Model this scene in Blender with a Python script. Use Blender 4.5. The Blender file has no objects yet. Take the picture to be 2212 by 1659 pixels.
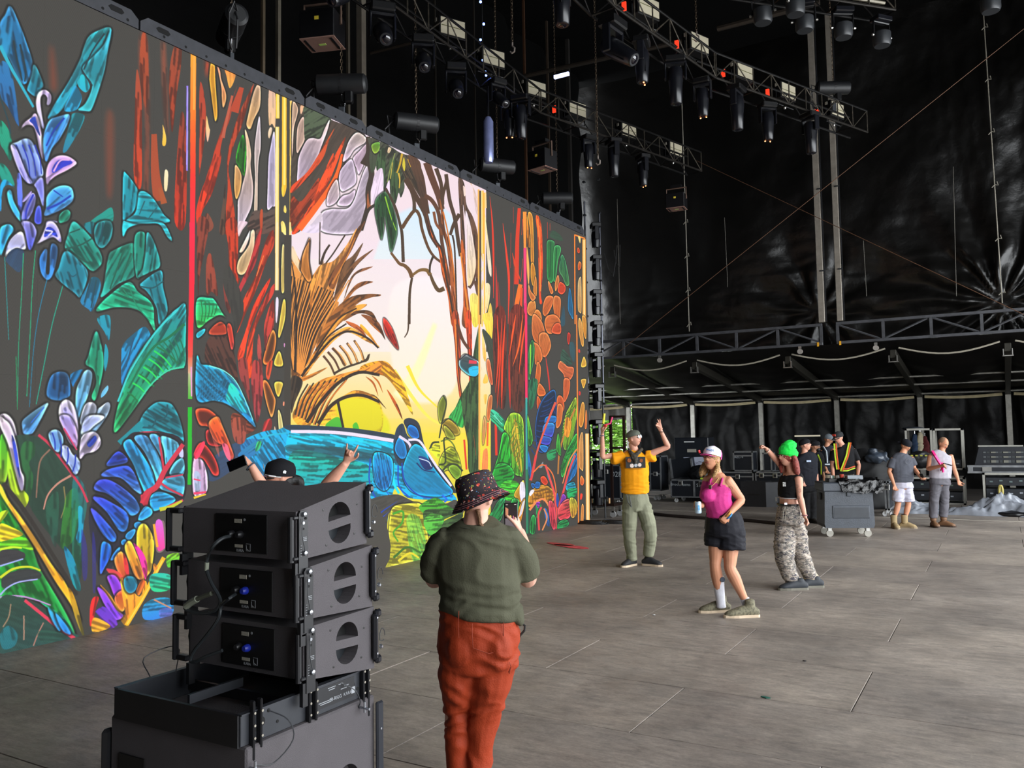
import bpy, bmesh, math, random
import numpy as np
from mathutils import Vector, Matrix, noise
random.seed(7); rng = np.random.default_rng(7)
C = bpy.context.scene.collection
S = bpy.context.scene
# ------------------------------------------------------------------ camera
FOC, YAW, PIT, ROL, H = 1802.08, 0.530370, 0.0627242, -0.0164172, 1.85
cF = Vector((-math.sin(YAW)*math.cos(PIT), math.cos(YAW)*math.cos(PIT), math.sin(PIT)))
_r0 = Vector((math.cos(YAW), math.sin(YAW), 0)); _u0 = _r0.cross(cF)
cR = _r0*math.cos(ROL) + _u0*math.sin(ROL); cU = -_r0*math.sin(ROL) + _u0*math.cos(ROL)
cam = bpy.data.cameras.new('camera'); camo = bpy.data.objects.new('camera', cam); C.objects.link(camo)
M = Matrix((cR, cU, -cF)).transposed().to_4x4(); M.translation = (0, 0, H); camo.matrix_world = M
cam.sensor_width = 36; cam.lens = 36*FOC/2212; cam.clip_end = 400; cam.clip_start = 0.05
S.camera = camo
def ray(px, py): return cF + cR*((px-1106)/FOC) - cU*((py-829.5)/FOC)
def U(px, py, d): return Vector((0, 0, H)) + ray(px, py)*d
def onX(px, py, X):
    r = ray(px, py); return Vector((0, 0, H)) + r*(X/r.x)
def onY(px, py, Y):
    r = ray(px, py); return Vector((0, 0, H)) + r*(Y/r.y)
def onZ(px, py, Z=0):
    r = ray(px, py); return Vector((0, 0, H)) + r*((Z-H)/r.z)
# ------------------------------------------------------------------ light and exposure
S.view_settings.view_transform = 'Standard'; S.view_settings.look = 'None'
S.view_settings.exposure = 0.0; S.view_settings.gamma = 1.0; S.view_settings.use_curve_mapping = False
W = bpy.data.worlds.new('sky'); S.world = W; W.use_nodes = True
bg = W.node_tree.nodes['Background']
bg.inputs[0].default_value = (0.93, 0.97, 1.0, 1); bg.inputs[1].default_value = 8.8
sun = bpy.data.lights.new('sun', 'SUN'); sun.energy = 2.5; sun.angle = 0.05; sun.color = (1, .95, .86)
suno = bpy.data.objects.new('sun', sun); C.objects.link(suno)
suno.rotation_euler = Vector((.35, .45, 1)).to_track_quat('Z', 'Y').to_euler()
def portal(loc, rot, sx, sy):
    l = bpy.data.lights.new('daylight_opening', 'AREA'); l.shape = 'RECTANGLE'; l.size = sx; l.size_y = sy
    l.cycles.is_portal = True
    o = bpy.data.objects.new('daylight_opening', l); C.objects.link(o); o.location = loc; o.rotation_euler = rot
portal((5.9, 8, 3.6), (0, math.radians(90), 0), 7.4, 26)
# ------------------------------------------------------------------ materials
def lin(c):
    if isinstance(c, str):
        c = c.lstrip('#')
        if len(c) == 3: c = ''.join(a+a for a in c)
        c = [int(c[i:i+2], 16)/255 for i in (0, 2, 4)]
    return tuple((v/12.92 if v <= .04045 else ((v+.055)/1.055)**2.4) for v in c)
MC = {}
def mat(name, col='888', rough=.6, metal=0, var=.12, scale=9, bump=0, bscale=40, em=None, ems=0, spec=.5, alpha=1, stretch=(1, 1, 1), trans=0, sheen=0):
    if name in MC: return MC[name]
    m = bpy.data.materials.new(name); m.use_nodes = True; nt = m.node_tree; N = nt.nodes; L = nt.links
    b = N['Principled BSDF']; c = lin(col)
    b.inputs['Roughness'].default_value = rough; b.inputs['Metallic'].default_value = metal
    b.inputs['Specular IOR Level'].default_value = spec
    b.inputs['Transmission Weight'].default_value = trans
    tc = N.new('ShaderNodeTexCoord'); mp = N.new('ShaderNodeMapping'); L.new(tc.outputs['Object'], mp.inputs[0])
    mp.inputs['Scale'].default_value = stretch
    if var > 0:
        n = N.new('ShaderNodeTexNoise'); n.inputs['Scale'].default_value = scale; n.inputs['Detail'].default_value = 5
        L.new(mp.outputs[0], n.inputs['Vector'])
        r = N.new('ShaderNodeValToRGB'); L.new(n.outputs['Fac'], r.inputs[0])
        r.color_ramp.elements[0].position = .3; r.color_ramp.elements[1].position = .7
        r.color_ramp.elements[0].color = (*[v*(1-var) for v in c], 1)
        r.color_ramp.elements[1].color = (*[min(1, v*(1+var)) for v in c], 1)
        L.new(r.outputs[0], b.inputs['Base Color'])
    else: b.inputs['Base Color'].default_value = (*c, 1)
    if bump > 0:
        n2 = N.new('ShaderNodeTexNoise'); n2.inputs['Scale'].default_value = bscale; n2.inputs['Detail'].default_value = 4
        L.new(mp.outputs[0], n2.inputs['Vector'])
        bp = N.new('ShaderNodeBump'); bp.inputs['Strength'].default_value = bump; bp.inputs['Distance'].default_value = .01
        L.new(n2.outputs['Fac'], bp.inputs['Height']); L.new(bp.outputs[0], b.inputs['Normal'])
    if em: b.inputs['Emission Color'].default_value = (*lin(em), 1); b.inputs['Emission Strength'].default_value = ems
    b.inputs['Alpha'].default_value = alpha
    MC[name] = m; return m
def nodes(m): return m.node_tree.nodes, m.node_tree.links, m.node_tree.nodes['Principled BSDF']
# ------------------------------------------------------------------ objects
def tag(o, label=None, cat=None, group=None, kind=None):
    if label: o['label'] = label
    if cat: o['category'] = cat
    if group: o['group'] = group
    if kind: o['kind'] = kind
    return o
def empty(name, loc=(0, 0, 0), rz=0, parent=None, label=None, cat=None, group=None, kind=None):
    o = bpy.data.objects.new(name, None); C.objects.link(o); o.location = loc; o.rotation_euler = (0, 0, rz)
    o.empty_display_size = .1
    if parent: o.parent = parent
    return tag(o, label, cat, group, kind)
class MB:
    """collects shapes in one mesh"""
    def __init__(s): s.v = []; s.f = []; s.mi = []; s.cur = 0
    def add(s, vs, fs):
        k = len(s.v); s.v += [tuple(v) for v in vs]; s.f += [tuple(i+k for i in f) for f in fs]; s.mi += [s.cur]*len(fs)
    def box(s, c, size, R=None, bev=0):
        x, y, z = [a/2 for a in size]; c = Vector(c)
        if bev > 0:
            b = min(bev, x*.9, y*.9, z*.9)
            vs = []
            for sx in (-1, 1):
                for sy in (-1, 1):
                    for sz in (-1, 1):
                        vs += [(sx*(x-b), sy*(y-b), sz*z), (sx*(x-b), sy*y, sz*(z-b)), (sx*x, sy*(y-b), sz*(z-b))]
            vs = [Vector(v) for v in vs]
            if R: vs = [R @ v for v in vs]
            bm = bmesh.new(); [bm.verts.new(c+v) for v in vs]
            bmesh.ops.convex_hull(bm, input=list(bm.verts)); bm.verts.index_update()
            s.add([v.co for v in bm.verts], [[v.index for v in f.verts] for f in bm.faces]); bm.free(); return s
        vs = [Vector((sx*x, sy*y, sz*z)) for sx in (-1, 1) for sy in (-1, 1) for sz in (-1, 1)]
        if R: vs = [R @ v for v in vs]
        s.add([c+v for v in vs], [(0, 1, 3, 2), (4, 6, 7, 5), (0, 4, 5, 1), (2, 3, 7, 6), (0, 2, 6, 4), (1, 5, 7, 3)]); return s
    def tube(s, pts, r, n=8, r2=None, cap=True):
        pts = [Vector(p) for p in pts]; m = len(pts)
        rs = r if isinstance(r, (list, tuple)) else [r + ((r2-r)*i/(m-1) if r2 is not None else 0) for i in range(m)]
        vs = []; up = None
        for i, p in enumerate(pts):
            t = (pts[min(i+1, m-1)]-pts[max(i-1, 0)])
            t = t.normalized() if t.length > 1e-9 else Vector((0, 0, 1))
            if up is None: up = Vector((0, 0, 1)) if abs(t.z) < .9 else Vector((1, 0, 0))
            a = up - t*up.dot(t); a = a.normalized() if a.length > 1e-6 else t.orthogonal().normalized()
            b = t.cross(a); up = a
            for k in range(n):
                an = 2*math.pi*k/n + math.pi/n; vs.append(p + (a*math.cos(an)+b*math.sin(an))*rs[i])
        fs = [(i*n+k, i*n+(k+1) % n, (i+1)*n+(k+1) % n, (i+1)*n+k) for i in range(m-1) for k in range(n)]
        if cap: fs += [tuple(range(n-1, -1, -1)), tuple((m-1)*n+k for k in range(n))]
        s.add(vs, fs); return s
    def bar(s, a, b, w, h=None): # square bar
        return s.tube([a, b], (w if h is None else (w+h)/2)*.7071, 4)
    def lathe(s, prof, c=(0, 0, 0), R=None, n=16, half=None):
        c = Vector(c); vs = []
        for r, z in prof:
            for k in range(n):
                a = 2*math.pi*k/n; v = Vector((r*math.cos(a), r*math.sin(a), z)); vs.append(c + (R @ v if R else v))
        m = len(prof); fs = [(i*n+k, i*n+(k+1) % n, (i+1)*n+(k+1) % n, (i+1)*n+k) for i in range(m-1) for k in range(n)]
        fs += [tuple(range(n-1, -1, -1)), tuple((m-1)*n+k for k in range(n))]
        s.add(vs, fs); return s
    def prism(s, poly, o, ax, ay, az):
        """poly 2-D points, placed with axes ax ay, extruded by az"""
        o, ax, ay, az = map(Vector, (o, ax, ay, az)); n = len(poly)
        vs = [o+ax*p[0]+ay*p[1] for p in poly] + [o+ax*p[0]+ay*p[1]+az for p in poly]
        fs = [tuple(range(n-1, -1, -1)), tuple(range(n, 2*n))] + [(i, (i+1) % n, n+(i+1) % n, n+i) for i in range(n)]
        s.add(vs, fs); return s
    def mesh(s, name, mats, smooth=False):
        me = bpy.data.meshes.new(name); me.from_pydata(s.v, [], s.f); me.update()
        for m in (mats if isinstance(mats, (list, tuple)) else [mats]): me.materials.append(m)
        if max(s.mi, default=0) > 0: me.polygons.foreach_set('material_index', s.mi)
        bm = bmesh.new(); bm.from_mesh(me); bmesh.ops.recalc_face_normals(bm, faces=bm.faces); bm.to_mesh(me); bm.free()
        if smooth:
            me.polygons.foreach_set('use_smooth', [True]*len(me.polygons))
            try: me.set_sharp_from_angle(angle=math.radians(38))
            except Exception: pass
        return me
    def build(s, name, m, parent=None, smooth=False, **t):
        return link(name, s.mesh(name, m, smooth), parent, **t)
def link(name, me, parent=None, loc=None, **t):
    o = bpy.data.objects.new(name, me); C.objects.link(o)
    if parent: o.parent = parent
    if loc is not None: o.location = loc
    return tag(o, **t)
def copy_tree(o, parent=None):
    c = o.copy(); C.objects.link(c)
    if parent: c.parent = parent
    for ch in list(o.children): copy_tree(ch, c)
    return c
def clone(o, loc=None, rot=None, label=None, group=None):
    c = copy_tree(o)
    if loc is not None: c.location = loc
    if rot is not None: c.rotation_euler = rot
    if label: c['label'] = label
    if group: c['group'] = group
    return c
def text(body, size, name, m, parent, loc, rot, ext=.001, align='CENTER'):
    cu = bpy.data.curves.new(name, 'FONT'); cu.body = body; cu.size = size; cu.extrude = ext; cu.align_x = align; cu.align_y = 'CENTER'
    cu.resolution_u = 2
    t = bpy.data.objects.new(name+'_tmp', cu); C.objects.link(t)
    dg = bpy.context.evaluated_depsgraph_get(); me = bpy.data.meshes.new_from_object(t.evaluated_get(dg))
    bpy.data.objects.remove(t); me.materials.clear(); me.materials.append(m)
    o = link(name, me, parent); o.location = loc; o.rotation_euler = rot; return o
def frame(x, y, z): # columns
    return Matrix((Vector(x), Vector(y), Vector(z))).transposed()
# shared materials
BLACK = mat('black_paint', '141416', .5, bump=.15); STEEL = mat('black_steel', '2a2b2e', .42, .3, var=.2)
ALU = mat('aluminium', 'a9a7a2', .35, .85); CHROME = mat('chrome', 'c8c8cc', .18, 1, var=0)
RUB = mat('rubber', '111112', .8); WHITE = mat('white_print', 'd8d8d8', .6, var=0)
CABLE = mat('cable_black', '18181a', .55, var=0)
# ------------------------------------------------------------------ floor
m = mat('stage_floor', '6d655f', .55, var=0); N, L, B = nodes(m)
geo = N.new('ShaderNodeNewGeometry')
def nz(scale, detail=6, st=(1, 1, 1), rough=.6):
    mp = N.new('ShaderNodeMapping'); mp.inputs['Scale'].default_value = st; L.new(geo.outputs['Position'], mp.inputs[0])
    n = N.new('ShaderNodeTexNoise'); n.inputs['Scale'].default_value = scale; n.inputs['Detail'].default_value = detail
    n.inputs['Roughness'].default_value = rough; L.new(mp.outputs[0], n.inputs['Vector']); return n.outputs['Fac']
def ramp(src, a, b, ca, cb):
    r = N.new('ShaderNodeValToRGB'); L.new(src, r.inputs[0]); e = r.color_ramp.elements
    e[0].position = a; e[1].position = b; e[0].color = (*ca, 1); e[1].color = (*cb, 1); return r.outputs[0]
def mix(a, b, f, mode='MIX'):
    x = N.new('ShaderNodeMix'); x.data_type = 'RGBA'; x.blend_type = mode
    for s, v in ((x.inputs[6], a), (x.inputs[7], b)):
        if isinstance(v, tuple): s.default_value = (*v, 1)
        else: L.new(v, s)
    if isinstance(f, float): x.inputs[0].default_value = f
    else: L.new(f, x.inputs[0])
    return x.outputs[2]
base = ramp(nz(.9, 5), .35, .68, lin('7a726b'), lin('9d9389'))
grain = ramp(nz(11, 10, (.5, 1.5, 1), .75), .36, .66, (.68, .69, .7), (1.2, 1.18, 1.16))
c1 = mix(base, grain, 1.0, 'MULTIPLY')
fine = ramp(nz(55, 8, (.6, 1.3, 1), .8), .34, .68, (.78, .78, .79), (1.2, 1.19, 1.18))
c1 = mix(c1, fine, 1.0, 'MULTIPLY')
scr = ramp(nz(5, 10, (.35, 2.6, 1), .8), .57, .68, (0, 0, 0), (1, 1, 1))
c1 = mix(c1, lin('a39a8c'), mix((0, 0, 0), (.55, .55, .55), scr))
scr2 = ramp(nz(7, 9, (3.2, .4, 1), .8), .62, .7, (0, 0, 0), (.5, .5, .5))
c1 = mix(c1, lin('b0a696'), scr2)
dk = ramp(nz(3.4, 10, (.7, 1.5, 1), .8), .56, .7, (0, 0, 0), (.6, .6, .6))
c1 = mix(c1, lin('35302d'), dk)
oi = N.new('ShaderNodeObjectInfo'); c1 = mix(c1, ramp(oi.outputs['Random'], 0, 1, (.9, .9, .91), (1.1, 1.09, 1.07)), 1.0, 'MULTIPLY')
L.new(c1, B.inputs['Base Color']); L.new(ramp(nz(3, 6), .3, .7, (.42,)*3, (.68,)*3), B.inputs['Roughness'])
bp = N.new('ShaderNodeBump'); bp.inputs['Strength'].default_value = .25; bp.inputs['Distance'].default_value = .004
L.new(nz(30, 8, (1, .4, 1)), bp.inputs['Height']); L.new(bp.outputs[0], B.inputs['Normal']); FLOORM = m
fl = empty('floor', (0, 0, 0), kind='structure', label='scuffed grey plywood stage deck laid in sheets')
px_, py_ = 2.28, 1.04
pm = MB().box((0, 0, -.02), (px_-.006, py_-.006, .04), bev=.003).mesh('floor_panel', FLOORM)
for j in range(-2, 24):
    y0 = 3.9 + (j-4)*py_ + py_/2; off = 0 if j % 2 else px_/2
    for i in range(-5, 4):
        x0 = -2.09 + off + i*px_ + px_/2
        if x0 > 6 or x0 < -9.5: continue
        o = link('floor_panel', pm, fl, (x0, y0, random.uniform(-.0015, .0015)))
MB().box((-2, 9, -.09), (26, 60, .1)).build('floor_underlay', mat('under_deck', '0e0d0c', .9), fl)
YF = 3.9 + 19*py_+py_
MB().box((-4, YF+8, -.04), (30, 16, .06)).build('floor_apron', mat('wing_floor', '4a443f', .75, var=.25, scale=2), fl)
MB().box((-1.5, 19.45, .002), (16, .035, .006)).build('trim_1', mat('edge_tape', 'a8a296', .5), None, kind='structure')
# ------------------------------------------------------------------ drapes, roof
plas = mat('black_plastic_sheet', '0a0908', .34, var=.3, scale=2, bump=.5, bscale=13, spec=.45)
def grid(name, o, ax, ay, nx, ny, fn, m, parent=None, **t):
    o, ax, ay = Vector(o), Vector(ax), Vector(ay); nrm = ax.cross(ay).normalized(); vs = []
    for j in range(ny+1):
        for i in range(nx+1):
            u, v = i/nx, j/ny; vs.append(o+ax*u+ay*v+nrm*fn(u*ax.length, v*ay.length))
    fs = [(j*(nx+1)+i, j*(nx+1)+i+1, (j+1)*(nx+1)+i+1, (j+1)*(nx+1)+i) for j in range(ny) for i in range(nx)]
    b = MB(); b.add(vs, fs); me = bpy.data.meshes.new(name); me.from_pydata(b.v, [], b.f); me.materials.append(m)
    me.polygons.foreach_set('use_smooth', [True]*len(me.polygons)); return link(name, me, parent, **t)
TOP = 12.5
YD = 22.9
kx = onY(2165, 655, YD); k2 = onY(1765, 672, YD)   # points where the sheet is gathered and tied
def side_disp(u, v):
    x, z = -16+u, 4.0+v
    p = Vector((x*.8, z*.8, 0)); d = noise.noise(p*.35)*.35 + noise.fractal(p*1.2, 1, 2, 4)*.03
    for (cx_, cz_, amp, nf) in ((kx.x, kx.z, .16, 13), (k2.x, k2.z, .075, 9)):
        dx, dz = x-cx_, z-cz_; r = math.hypot(dx, dz); a = math.atan2(dz, dx)
        d += amp*math.exp(-r/2.6)*math.sin(a*nf+noise.noise(Vector((r, a*2, 3)))*2)*min(1, r*1.5)
    d += .028*noise.fractal(Vector((x*1.1+noise.noise(p)*1.5, z*4.5, 1)), 1, 2, 4)*max(0, 1.2-abs(z-5.2)/2.2)
    d += .03*noise.fractal(Vector((x*4, z*1.2, 4)), 1, 2, 3)*math.exp(-((x-.4)/1.6)**2)
    return d
grid('wall_side', (-16, YD, 4.0), (26, 0, 0), (0, 0, TOP-3.4), 420, 150, side_disp, plas, kind='structure', label='black plastic sheet wall hung above the side truss')
grid('wall_back', (-10.6, -6, -.1), (0, 28.4, 0), (0, 0, TOP+.6), 120, 40, lambda u, v: .12*math.sin(u*3+noise.noise(Vector((u, v, 0)))), mat('black_cloth', '030303', .9, var=.3, spec=.1), kind='structure', label='black cloth behind the screen')
MB().box((-3, -5.2, 5), (20, .1, 15)).build('wall_near', mat('black_cloth', '0a0a0b', .8), None, kind='structure')
MB().box((-4, 8.5, TOP+.1), (20, 32, .1)).build('ceiling', mat('black_roof', '040404', .9, var=.2, spec=.1), None, kind='structure')
MB().box((6.1, 10, 10.2), (.1, 31, 5.2)).build('light_block_top', mat('black_cloth', '030303', .9), None, kind='structure')  # unseen header, added to keep daylight off the upper rig
MB().box((6.1, -3.3, 3.8), (.1, 3.8, 7.8)).build('light_block_side', mat('black_cloth', '030303', .9), None, kind='structure')  # unseen panel, added to cut the daylight on the speaker backs
# ------------------------------------------------------------------ side truss, tent wing
GREYS = mat('grey_steel', '45464a', .5, .25, var=.25, scale=6)
YT = 22.0
def ztr(px, py): return onY(px, py, YT)
zt, zb = 4.53, 4.05
tr = empty('side_truss', (0, YT, 4.0), label='long dark grey flat steel truss carrying the wing tent edge', cat='truss', group=None)
def loc_(p, o): return Vector(p)-Vector(o.location)
xj = (onY(1776, 700, YT).x, onY(1806, 700, YT).x)
segs = [(-10.3, xj[0]), (xj[1], 6.)]
for a, b in segs:
    MB().box(((a+b)/2, 0, .53), (b-a, .09, .07), bev=.006).build('top_chord', GREYS, tr)
    MB().box(((a+b)/2, 0, .05), (b-a, .09, .07), bev=.006).build('bottom_chord', GREYS, tr)
post = MB().box((0, 0, .29), (.065, .07, .43)).mesh('post', GREYS)
def br(x0, x1): return MB().tube([(x0, 0, .09 if x0 < x1 else .49), (x1, 0, .49 if x0 < x1 else .09)], .018, 6)
brace_up = MB().tube([(0, 0, .09), (.9, 0, .49)], .026, 6).mesh('brace', GREYS)
brace_dn = MB().tube([(0, 0, .49), (.9, 0, .09)], .026, 6).mesh('brace', GREYS)
def bays(a, b, flip):
    n = max(1, round((b-a)/1.06)); w = (b-a)/n
    for i in range(n+1): link('post', post, tr, (a+.03+(b-a-.06)*i/n, 0, 0))
    for i in range(n):
        o = link('brace', brace_dn if (i+flip) % 2 == 0 else brace_up, tr, (a+w*i+.06, 0, 0)); o.scale = ((w-.12)/.9, 1, 1)
bays(*segs[0], 1); bays(*segs[1], 0)
for px, py in ((1425, 775), (1728, 756), (1892, 748)):
    p = onY(px, py, YT-.02); t = empty('caster_wheel', (p.x, p.y, p.z+.07), label=None)
    t.parent = tr; t.location = p - Vector((0, YT, 4.0)) + Vector((0, 0, .06)); t.name = 'caster'
    MB().box((0, 0, 0), (.07, .06, .06)).build('caster_fork', ALU, t)
    MB().lathe([(.02, -.03), (.065, -.03), (.065, .03), (.02, .03)], (0, 0, -.1), Matrix.Rotation(math.pi/2, 3, 'X')).build('caster_tyre', mat('grey_tyre', '8d8780', .6), t, True)
for px, py in ((1767, 744), (1815, 741)):
    p = onY(px, py, YT-.06); MB().box(p-Vector((0, YT, 4.0)), (.045, .02, .1)).build('clip', mat('yellow_tape', 'd69a1c', .5), tr)
# tent wing: beams, posts, roof, gutter rail, side sheets
YE = 29.5; ZE = 2.97; ZU = 3.72
XB = [-14.7, -12.2, -9.7, -7.25, -4.75, -2.24, .18, 2.7]
GAL = mat('galvanised', '8f8d86', .45, .55, var=.2); SHEET = mat('tent_sheet', '100e0d', .5, var=.35, scale=1.3, bump=.3, bscale=3, spec=.25)
tent = empty('wing_tent_frame', (0, YE, 0), label='galvanised post and beam frame of the low black tent at the back', cat='tent frame')
for x in XB:
    top = Vector((x, 22.3-YE, ZU)); bot = Vector((x, 0, ZE))
    MB().box((0, 0, 0), (1, 1, 1))
    b = MB(); d = (bot-top); b.box((top+bot)/2, (.14, d.length, .2), Matrix.Rotation(math.atan2(d.z, d.y), 3, 'X'), .01)
    b.build('roof_beam', mat('beam_dark', '37352f', .45, .5), tent)
    MB().box((x, 0, ZE/2), (.16, .12, ZE), bev=.01).build('post', GAL, tent)
    MB().box((x-.09, 22.3-YE, ZU-.12), (.02, .1, .16)).box((x+.09, 22.3-YE, ZU-.12), (.02, .1, .16)).box((x, 22.3-YE, ZU-.2), (.22, .1, .02)).build('bracket', ALU, tent)
for yy, zz, r in ((YE-.1, ZE+.02, .035), (YE-2.6, ZE+.2, .03), (25.6, 3.33, .028)):
    MB().tube([(-15.5, yy-YE, zz), (5, yy-YE, zz)], r, 8).build('purlin', GAL, tent)
for i in range(len(XB)-1):
    a, b = XB[i]+.15, XB[i+1]-.15; w = b-a
    pts = [Vector((a+w*k/8, -.15, ZE-.08-.05*math.sin(math.pi*k/8))) for k in range(9)]
    MB().tube(pts, .05, 6).build('gutter_roll', mat('cream_roll', 'b3a684', .6), tent)
    pts = [Vector((a+w*k/10, 22.1-YE, ZU+.12-.2*math.sin(math.pi*k/10)-(.0))) for k in range(11)]
    MB().tube(pts, .022, 6).build('webbing_strap', mat('strap_cream', '928c7e', .7), tent)
def roofd(u, v):
    x = -15.6+u; k = min(range(len(XB)-1), key=lambda i: abs((XB[i]+XB[i+1])/2-x)); s = (x-XB[k])/(XB[k+1]-XB[k])
    return -.28*math.sin(math.pi*max(0, min(1, s)))*math.sin(math.pi*min(1, v/7.3)) + .02*noise.noise(Vector((x*2, v*2, 0)))
grid('tent_roof', (-15.6, 22.0, ZU+.3), (20.6, 0, 0), (0, YE-21.8, ZE-ZU-.22), 180, 60, roofd, SHEET, kind='structure', label='sagging black tent roof over the wing')
def foldd(u, v):
    return .07*math.sin(u*5+2*noise.noise(Vector((u*.6, v*.5, 0))))+.09*noise.noise(Vector((u*1.5+v*.6, v*.5, 2)))+.02*noise.fractal(Vector((u*3, v*3, 2)), 1, 2, 3)
WPL = mat('wing_plastic', '050505', .45, var=.3, scale=2, bump=.5, bscale=12, spec=.13)
grid('wall_wing', (-12.1, YE+.15, -.05), (17.2, 0, 0), (0, 0, ZE+.22), 300, 50, foldd, WPL, kind='structure', label='creased black sheet closing the back of the wing')
grid('wing_valance', (-15.6, YE+.1, 2.42), (3.4, 0, 0), (0, 0, .55), 50, 10, foldd, mat('grey_sheet', '57544f', .45), kind='structure')
grid('light_block_wing', (-15.7, YE+.2, -.05), (0, -7.6, 0), (0, 0, ZE+1.2), 40, 20, foldd, WPL, kind='structure')  # unseen end sheet, added to shut sky light off the wing wall
grid('wall_wing_end', (5.1, YE+.15, -.05), (0, -7.5, 0), (0, 0, ZE+.8), 60, 30, foldd, WPL, kind='structure')
# masts, lacing ropes, guy wires
MASTM = mat('mast_aluminium', '8c857b', .45, .35, var=.15)
for pa, pb, lab, w in (((1755, 70), (1778, 690), 'left of the two pale square masts rising from the side truss', .15), ((1795, 40), (1817, 690), 'right of the two pale square masts rising from the side truss', .14)):
    a, b = onY(*pb, YT+.15), onY(*pa, YT+.15); x = (a.x+b.x)/2
    t = empty('mast', (a.x, YT, 4.59), label=lab, cat='mast', group='masts on the side truss')
    top = TOP-4.6
    MB().box((0, 0, top/2), (w, .1, top), bev=.008).build('tube', MASTM, t)
    for k in range(2): MB().box((w*.5+.03+.012*k, -.03, top/2), (.012, .02, top)).build('keder_rail', STEEL, t)
    for k in range(3): MB().box((w*.4, -.06, 1.3+k*2.1), (.1, .03, .03)).build('clip', STEEL, t)
def rope(name, pts, r, m, label, cat, group=None, knots=0):
    o = MB().tube(pts, r, 6).build(name, m, None, label=label, cat=cat, group=group)
    return o
LINE = mat('rope_pale', '8b867a', .7, var=0)
for (q0, q1, lab) in (((1480, 440), (1489, 716), 'knotted pale lacing rope on the sheet above the truss left of the masts'), ((2130, 115), (2165, 655), 'knotted pale lacing rope on the sheet at the far right')):
    a, b = onY(*q0, YD-.5), onY(*q1, YD-.5)
    a = b+(a-b)*((TOP-.1-b.z)/(a.z-b.z)); t = empty('lacing_rope', b, label=lab, cat='rope', group='lacing ropes on the black sheet')
    MB().tube([(a-b), Vector((0, 0, 0))], .014, 6).build('cord', LINE, t)
    n = 4 if q0[0] < 2000 else 6
    for k in range(n):
        p = (a-b)*(k+.2)/n*(.5 if n == 4 else 1)
        MB().tube([p+Vector((-.06, -.02, -.06)), p+Vector((.0, -.03, 0)), p+Vector((.07, -.02, -.02)), p+Vector((.05, -.02, .07))], .011, 5).build('knot', LINE, t)
for q0, q1, lab in (((1322, 772), (2212, 62), 'thin diagonal steel guy wire climbing to the upper right'), ((1500, 345), (2230, 688), 'thin diagonal steel guy wire falling to the right')):
    a, b = onY(*q0, YT-.5 if q0[1] > 600 else YT-.3), onY(*q1, YT-.5 if q0[1] > 600 else YT-.3)
    if q0[1] > 600: b = a+(b-a)*1.2
    rope('guy_wire', [a, b], .009, mat('wire', '6a4c3a', .5, .5), lab, 'wire', 'guy wires')
for px, y0, y1 in ((1568, 470, 620), (1336, 430, 700), (2062, 360, 640), (1868, 520, 640)):
    a, b = onY(px-3, y0, YD-.42), onY(px+4, y1, YD-.42); rope('seam_line', [a, b], .007, mat('seam', '5d5a52', .6, var=0), None, None).parent = None
for o in [o for o in C.objects if o.name.startswith('seam_line')]: o['kind'] = 'structure'
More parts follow.
